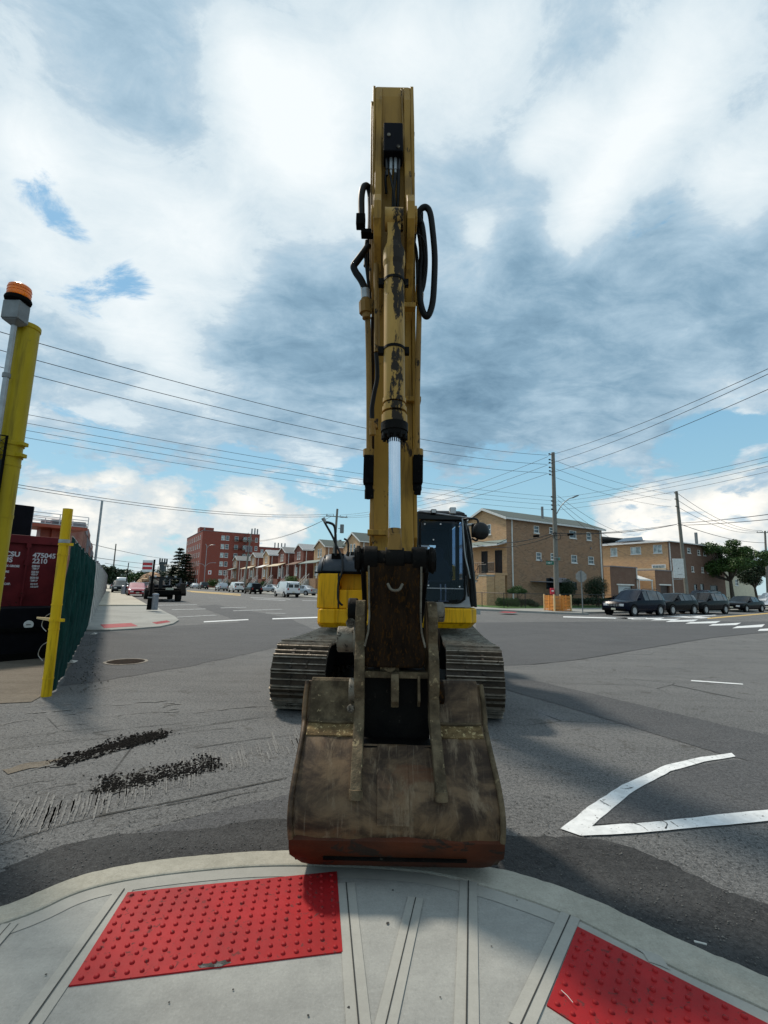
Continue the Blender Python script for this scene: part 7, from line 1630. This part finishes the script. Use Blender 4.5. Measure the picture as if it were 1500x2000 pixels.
m = MB(); m.box((4.7, -1.0, .7), (6.7, 1.0, 1.30)); m.box((4.85, -.92, 1.3), (6.0, -.82, 2.0)); m.box((4.85, .82, 1.3), (6.0, .92, 2.0)); m.box((4.8, -.95, 1.95), (6.1, .95, 2.08)); cb_ = m.build('cab', 'c_black', t, bev=.04); m = MB(); m.quad((4.86, -.8, 1.3), (4.86, .8, 1.3), (4.86, .8, 1.95), (4.86, -.8, 1.95)); m.build('rear_window', 'cab_glass', cb_)
for x in (.2, 5.9):
    for s in (-1, 1): m = MB(); m.cyl((x, s * .78, .48), (x, s * 1.22, .48), .48, n=20); m.build('wheel', 'tyre', t, bev=.03)
m = MB(); m.box((-.1, -.5, .35), (4.6, .5, .85)); m.build('chassis', 'black_matte', t)
m = MB(); m.box((-.72, .60, .02), (-.62, .72, .7)); m.build('jack_leg', 'black_matte', t)
GL = 'cars along the near side of the left street'
def cpx(px, v, dz=0): return tuple(UV(u_at(px, v), v, dz))
car(tuple(UV(58, 3.15)), HDU + math.pi, 4.6, 1.8, 1.46, 'sedan', 'c_red', 'red car facing us behind the flatbed truck on the left street', 'car', GL)
for (u, v, kd, H_, pt__, lab) in ((72, 1.9, 'suv', 1.7, 'c_grey', 'dark grey car behind and left of the red car'), (80, 2.3, 'sedan', 1.45, 'c_white', 'white saloon just behind the dark grey car on the left street'), (92, 2.6, 'van', 2.2, 'c_white', 'pale van standing highest in the far line of cars by the fence'), (104, 2.0, 'sedan', 1.45, 'c_silver', 'silver car behind the pale van in the far line'), (118, 2.4, 'suv', 1.7, 'c_white', 'faint white sport utility car near the end of the fence'), (86, 6.0, 'sedan', 1.45, 'c_navy', 'dark blue car seen over the flatbed truck'), (125, 9.0, 'sedan', 1.45, 'c_grey', 'small dark car far down the middle of the left street')):
    car(tuple(UV(u, v)), HDU + (math.pi if kd == 'suv' else 0), 4.6, 1.8, H_, kd, pt__, lab, 'car', GL)
# far side of the left street, in front of the row houses
GF = 'cars parked in front of the row houses'
def vfor(px, z): # v for a parked line about 23 from the camera axis
    return 21.4
for (px, v, kd, L, H_, pt__, lab, flip) in (
    (568, 20.6, 'van', 5.3, 2.0, 'c_white', 'white panel van parked tail towards us before the red row houses', 0), (504, 20.8, 'suv', 4.7, 1.75, 'c_black', 'black sport utility car parked left of the white panel van', 0),
    (472, 21.0, 'van', 4.9, 1.85, 'c_white', 'white people carrier between the black and the pale sport utility cars', 0), (444, 21.2, 'suv', 4.6, 1.7, 'c_silver', 'pale silver sport utility car left of the white people carrier', 0),
    (409, 21.5, 'suv', 4.8, 1.8, 'c_grey', 'dark grey sport utility car before the apartment block', 0), (393, 21.5, 'sedan', 4.6, 1.45, 'c_silver', 'silver car parked just left of the dark grey sport utility car', 0),
    (381, 21.5, 'suv', 4.8, 1.8, 'c_black', 'black sport utility car under the apartment block corner', 0), (371, 21.5, 'sedan', 4.6, 1.45, 'c_navy', 'dark blue saloon left of the black car under the apartment block', 0),
    (363, 21.5, 'sedan', 4.6, 1.45, 'c_silver', 'silver saloon before the evergreen trees', 0), (356, 21.5, 'suv', 4.6, 1.6, 'c_silver', 'last small silver car visible before the evergreen trees', 0),
    (538, 27.2, 'sedan', 4.6, 1.45, 'c_silver', 'silver car in a driveway seen left of the white panel van', 1), (598, 25.0, 'sedan', 4.6, 1.45, 'c_silver', 'pale saloon partly hidden behind the yellow digger body', 1)):
    car(cpx(px, v, .0 if v < 22 else .12), HDU if not flip else HDU + .5, L, 1.85, H_, kd, pt__, lab, 'car', GF, front_plate=False)

# poles and lamps on that side
def rel(px, py, p): return D(px, py, p.y) - p
P4 = UV(u_at(652, 24.6), 24.6, .12); tp4 = rel(659, 994, P4)
T4 = upole(P4, tp4.z, .2, 'timber utility pole with crossarm and transformer behind the digger engine hood', (tp4.x, 0), [(zp(1009, P4, 655), (1, .45, 0), 2.9)])
m = MB(); c = rel(668, 1033, P4); m.cyl((c.x, -.1, c.z - .55), (c.x, -.1, c.z + .55), .25, n=16); m.box((c.x - .5, -.12, c.z), (c.x, -.06, c.z + .08)); m.build('transformer', 'steel_grey', T4, bev=.03)
m = MB(); c = rel(665, 1056, P4); m.cyl((c.x, -.1, c.z - .1), (c.x, -.1, c.z + .1), .15, n=10); m.tube([(c.x, 0, c.z), (c.x - .6, 0, c.z + .1)], .03, 5); m.build('cutout', 'side_grey', T4)
lampc = rel(627, 1060, P4)
P5 = UV(u_at(486, 22.9), 22.9, .12); tp5 = rel(490, 1043, P5)
T5 = upole(P5, tp5.z, .2, 'timber utility pole with three transformers before the apartment block', (tp5.x, 0), [(zp(1056, P5, 488), (1, .3, 0), 2.6)])
for dx in (-.45, 0, .45):
    m = MB(); c = rel(487, 1073, P5); m.cyl((c.x + dx, -.3, c.z - .55), (c.x + dx, -.3, c.z + .55), .20, n=12); m.build('transformer', 'side_grey', T5)
def lamp_post(px, ptop, v, arm_px, lab, hgt=None, mt='galv'):
    p = UV(u_at(px, v), v, .12); tp = rel(px, ptop, p); t = empty('street_lamp', tuple(p), 0, lab, 'street lamp')
    m = MB(); m.tube([(0, 0, 0), (0, 0, tp.z)], [.11, .07], 8); m.build('pole', mt, t)
    for i, (ax_, ay_) in enumerate(arm_px):
        e = rel(ax_, ay_, p); m = MB(); m.tube(catmull([(0, 0, e.z - .9), (e.x * .45, 0, e.z - .15), (e.x, 0, e.z)], 4), .05, 5); m.build('lamp_arm', mt, t); m = MB(); m.box((min(e.x, e.x * 1.25), -.12, e.z - .06), (max(e.x, e.x * 1.25), .12, e.z + .06)); m.build('lamp_head', mt, t)
    return t
lamp_post(410, 1066, 23.0, [(402, 1063), (417, 1064), (391, 1101), (418, 1099)], 'tall grey double armed street lamp before the apartment block')
lamp_post(367, 1080, 23.0, [(349, 1102)], 'grey street lamp with one long arm by the evergreen trees')
lamp_post(322, 1118, 12.0, [(306, 1117)], 'small far street lamp arm beyond the flatbed truck')
p = UV(u_at(410, 22.0), 22.0, .12); t = empty('traffic_sign', tuple(p), 0, 'square white sign on a pole before the apartment block', 'traffic sign'); c = rel(410, 1118, p)
m = MB(); m.box((c.x - .4, -.14, c.z - .5), (c.x + .4, -.11, c.z + .5)); m.build('sign_plate', 'sign_white', t); m = MB(); m.box((c.x - .2, -.15, c.z - .3), (c.x + .2, -.141, c.z + .25)); m.build('sign_symbol', 'sign_red', t); m = MB(); m.box((-.04, -.1, 0), (.04, -.02, c.z + .3)); m.build('post', 'galv', t)
fp = [(218, 1062, -.5, 110, 'leftmost thin far utility pole rising above the grey fence'), (246, 1111, 3, 150, 'second thin far pole over the line of cars by the fence'), (282, 1096, 9, 200, 'slim far pole left of the red and white sign'), (306, 1106, 14, 230, 'slim far pole just right of the red and white sign'), (325, 1103, 18, 210, 'slim far pole right of the dark tower'), (344, 1100, 21, 190, 'slim far pole at the edge of the evergreen trees')]
for px, py, v, u, lab in fp:
    p = D(px, 1140, u * .9); p.z = 0; tp = rel(px, py, p); r_ = .10 + u * .0006
    upole(p, tp.z, r_, lab, (0, 0), [(tp.z - .8, (1, .3, 0), 2.4)] if px > 230 else [])
p = D(315, 1140, 300); p.z = 0; t = empty('tower', tuple(p), 0, 'dark square tower with corner pinnacles on the far skyline', 'tower'); tz = rel(315, 1094, p).z
m = MB(); m.box((-1.5, -1.5, 0), (1.5, 1.5, tz - 1.2)); m.build('shaft', 'tower', t)
for sx in (-1, 1):
    for sy in (-1, 1): m = MB(); m.box((sx * 1.5 - .35, sy * 1.5 - .35, tz - 3), (sx * 1.5 + .35, sy * 1.5 + .35, tz + 1.0)); m.build('pinnacle', 'tower', t)
# scrap and sand heap, far trees
m = MB()
random.seed(21)
for (mt, lab, n_, x0, x1, hh_) in (('sand', 'rust and cream coloured scrap heap beyond the red car', 170, 272, 318, 3.6),):
    for _ in range(n_):
        px = random.uniform(x0, x1); c = D(px, 1140, random.uniform(112, 122)); h_ = hh_ * (1 - ((px - (x0 + x1) / 2) / ((x1 - x0) / 2)) ** 2) * random.random(); m.lump((c.x, c.y, h_), random.uniform(.5, 1.2), .5)
    tag(m.build('scrap_heap', mt, fixn=False), lab, 'scrap heap', kind='stuff')
def far_tree(px, ytop, Y, w, n, lab, mt='leaf_dark', size=.4):
    p = D(px, 1138, Y); p.z = 0; h_ = z_at(px, ytop, p); tree('broadleaf_tree', tuple(p), h_, rcrown(w, h_ * .35, h_ * .85, 9, w * .25, w * .5), n, size, lab, mt, .3, 4, group='far trees at the end of the left street', fork=.3)
far_tree(266, 1112, 190, 5, 1500, 'rounded green far tree above the red car', 'leaf'); far_tree(206, 1103, 90, 3.2, 1500, 'dark tree rising over the grey fence', 'leaf_dark', .3); far_tree(238, 1120, 240, 7, 1500, 'low hazy far tree left of the rounded one', 'leaf_dark', .5)
far_tree(285, 1122, 260, 9, 1800, 'wide low far tree behind the scrap heap', 'leaf_dark', .5); far_tree(300, 1119, 280, 8, 1500, 'dark far tree left of the dark tower', 'leaf_dark', .5); far_tree(330, 1117, 200, 7, 1800, 'dark far tree right of the dark tower', 'leaf_dark', .45); far_tree(345, 1121, 170, 5, 1500, 'low dark tree at the foot of the evergreens', 'leaf_dark', .4)
def conifer(px, ytop, Y, w, n, lab):
    p = D(px, 1138, Y); p.z = 0; h_ = z_at(px, ytop, p); t = empty('evergreen_tree', tuple(p), 0, lab, 'evergreen tree', 'evergreens by the apartment block')
    m = MB(); m.tube([(0, 0, 0), (0, 0, h_)], [.35, .05], 7); m.build('trunk', 'bark', t); m = MB()
    L_ = 11
    for k in range(L_):
        z = h_ * (.14 + .84 * k / (L_ - 1)); r_ = w * (1 - .82 * k / (L_ - 1)) * random.uniform(.75, 1.15)
        for a in range(9):
            th = a * .7 + k; L2 = r_ * random.uniform(.6, 1.15)
            for s_ in range(int(n / (L_ * 9))):
                q = L2 * random.random() ** .6; c = Vector((q * math.cos(th) + random.gauss(0, .25), q * math.sin(th) + random.gauss(0, .25), z - q * .12 + random.gauss(0, .18))); v1 = Vector((math.cos(th), math.sin(th), random.uniform(-.3, .3))) * .45; v2 = Vector((-math.sin(th), math.cos(th), random.uniform(-.5, .5))) * .22
                m.add([c + v1, c + v2, c - v1, c - v2], [(0, 1, 2, 3)])
    m.build('crown', 'leaf_dark', t, fixn=False)
conifer(347, 1071, 165, 5.5, 3600, 'ragged dark evergreen left of the apartment block'); conifer(360, 1082, 158, 5.5, 3600, 'dense dark evergreen touching the apartment block'); conifer(338, 1108, 160, 4.5, 2500, 'lower dark evergreen at the left of the group')
# front yard greenery of the row houses
for (px, v, w, h_, mt, lab) in ((581, 28.5, 1.8, 3.0, 'leaf_light', 'bright green bush above the white panel van'), (500, 28.0, 1.6, 1.7, 'leaf_dark', 'dark bush behind the black sport utility car'), (520, 28.4, 1.5, 1.9, 'leaf', 'green bush right of the dark bush in the front yards'), (452, 28.0, 1.8, 1.8, 'leaf_dark', 'dark bush behind the white people carrier'), (428, 26, 2.4, 2.4, 'leaf', 'yellow green bushes before the apartment block'), (605, 27.5, .9, 1.2, 'leaf', 'small bush beside the yellow digger body')):
    p = cpx(px, v, .1); shrub('garden_shrub', p, [(random.uniform(-w, w) * .6, random.uniform(-.5, .5), random.uniform(.3, .9) * h_, w * .42) for _ in range(7)], 1500, .14, lab, mt, group='shrubs in the row house yards')

# ------------------------------------------------------------------ overhead wires
def span(a, b, sag, label, r=.014, n=18, group='overhead power lines'):
    a = Vector(a); b = Vector(b); m = MB()
    m.tube([tuple(a.lerp(b, i / n) - Vector((0, 0, sag * 4 * (i / n) * (1 - i / n)))) for i in range(n + 1)], r, 5, cap=False)
    return tag(m.build('power_line', 'wire', fixn=False), label, 'power line', group)
def ext(a, b, k): return a + (b - a) * k
def leftwire(px, py, pend, z, lab, sag=.6, r=.014, over=1.12):
    a = G(px, py, z); span(ext(Vector(pend), a, over), pend, sag, lab, r)
def pz(px, py, P, dy=-.3): v = D(px, py, P.y + dy); return v
for (py, ye, nm, r) in ((630, 889, 'top', .013), (667, 907, 'middle', .013), (701, 924, 'lowest', .013)):
    leftwire(0, py, pz(1068, ye, P1), 9.4, 'long wire from the left edge to the near utility pole, %s of the upper three' % nm, .9, r, 1.1)
for (py, ye, nm) in ((790, 970, 'top'), (808, 978, 'second'), (823, 986, 'third'), (838, 996, 'lowest')):
    leftwire(0, py, pz(1079, ye, P1), 7.6, 'thin wire of the lower set of four left of the near utility pole, %s one' % nm, .5, .009, 1.1)
for (py, ye, nm) in ((930, 1008, 'upper'), (936, 1012, 'lower')):
    leftwire(0, py, pz(652, ye - 4, P4), 7.8, '%s strand of the paired cable crossing the left sky to the pole behind the digger' % nm, 1.0, .02, 1.1)
for (ys, ye, nm, k) in ((890, 712, 'upper', 10.0), (906, 722, 'middle', 9.6), (925, 752, 'lower', 9.2)):
    a = pz(1070, ys, P1); b = G(1500, ye, k); span(a, ext(a, b, 1.15), .35, '%s wire rising right from the near utility pole out of view' % nm, .013)
for (ys, ye, nm) in ((900, 965, 'upper'), (916, 977, 'middle'), (933, 990, 'lower')):
    span(pz(1086, ys, P1), pz(1311, ye, P2), .35, '%s wire joining the near and second utility poles' % nm, .012)
for (ys, ye, nm, k) in ((973, 887, 'top', 7.4), (981, 896, 'second', 7.2), (988, 905, 'third', 7.0), (997, 916, 'lowest', 6.8)):
    a = pz(1080, ys, P1); b = G(1500, ye, k); span(a, ext(a, b, 1.15), .25, 'thin wire of the lower set rising right of the near utility pole, %s one' % nm, .008)
a = D(925, 1055, 46); span(a, pz(1084, 1040, P1), .5, 'thick sagging cable from the corner house to the near utility pole', .035)
a = D(925, 1064, 46); span(a, pz(1084, 1045, P1), .55, 'second thick cable just under the first at the corner house', .028)
span(pz(1084, 1041, P1), pz(1322, 1024, P2), .35, 'thick cable between the near and second utility poles, upper strand', .028)
span(pz(1084, 1046, P1), pz(1322, 1024, P2), .15, 'thick cable between the near and second utility poles, lower strand', .02)
for (ye, nm) in ((1003, 'upper'), (1013, 'lower')):
    a = pz(1323, 1022 if nm == 'upper' else 1026, P2); b = G(1500, ye, 6.4); span(a, ext(a, b, 1.2), .1, '%s thick cable leaving the second utility pole to the right' % nm, .022)
for (ys, ye, nm) in ((964, 1036, 'upper'), (977, 1037, 'middle'), (990, 1039, 'lower')):
    span(pz(1324, ys, P2), pz(1488, ye, P3), 1.0, '%s wire descending from the second utility pole to the third' % nm, .02)
span(pz(1324, 1022, P2), pz(1494, 1060, P3), .5, 'thick cable descending from the second utility pole to the third', .03)
for (ys, ye, nm) in ((892, 1006, 'upper'), (908, 1009, 'middle'), (925, 1011, 'lower')):
    span(pz(1070, ys, P1), pz(664, ye, P4), .9, '%s wire from the near utility pole down behind the digger arm' % nm, .014)
for (ye, nm) in ((1056, 'upper'), (1058, 'lower')):
    span(pz(648, 1008, P4), pz(488, ye, P5), .9, '%s wire between the pole behind the digger and the pole with three transformers' % nm, .022)
for (ys, ye, nm) in ((968, 1055, 'highest'), (976, 1078, 'middle'), (984, 1098, 'lowest')):
    span(pz(1089, ys, P1), D(1240, ye - 10, 66), .7, 'thin service wire fanning from the near pole towards the second building, %s' % nm, .014)
for (ys, ye, nm) in ((1055, 1092, 'upper'), (1080, 1101, 'lower')):
    span(D(180, ys + 8, 60), D(352, ye, 180), .6, '%s faint far wire over the grey fence' % nm, .035)
for (ys, ye, nm) in ((1100, 1112, 'upper'), (1108, 1118, 'lower')):
    span(D(205, ys, 90), D(350, ye, 210), .6, '%s short far wire over the far line of cars' % nm, .04)
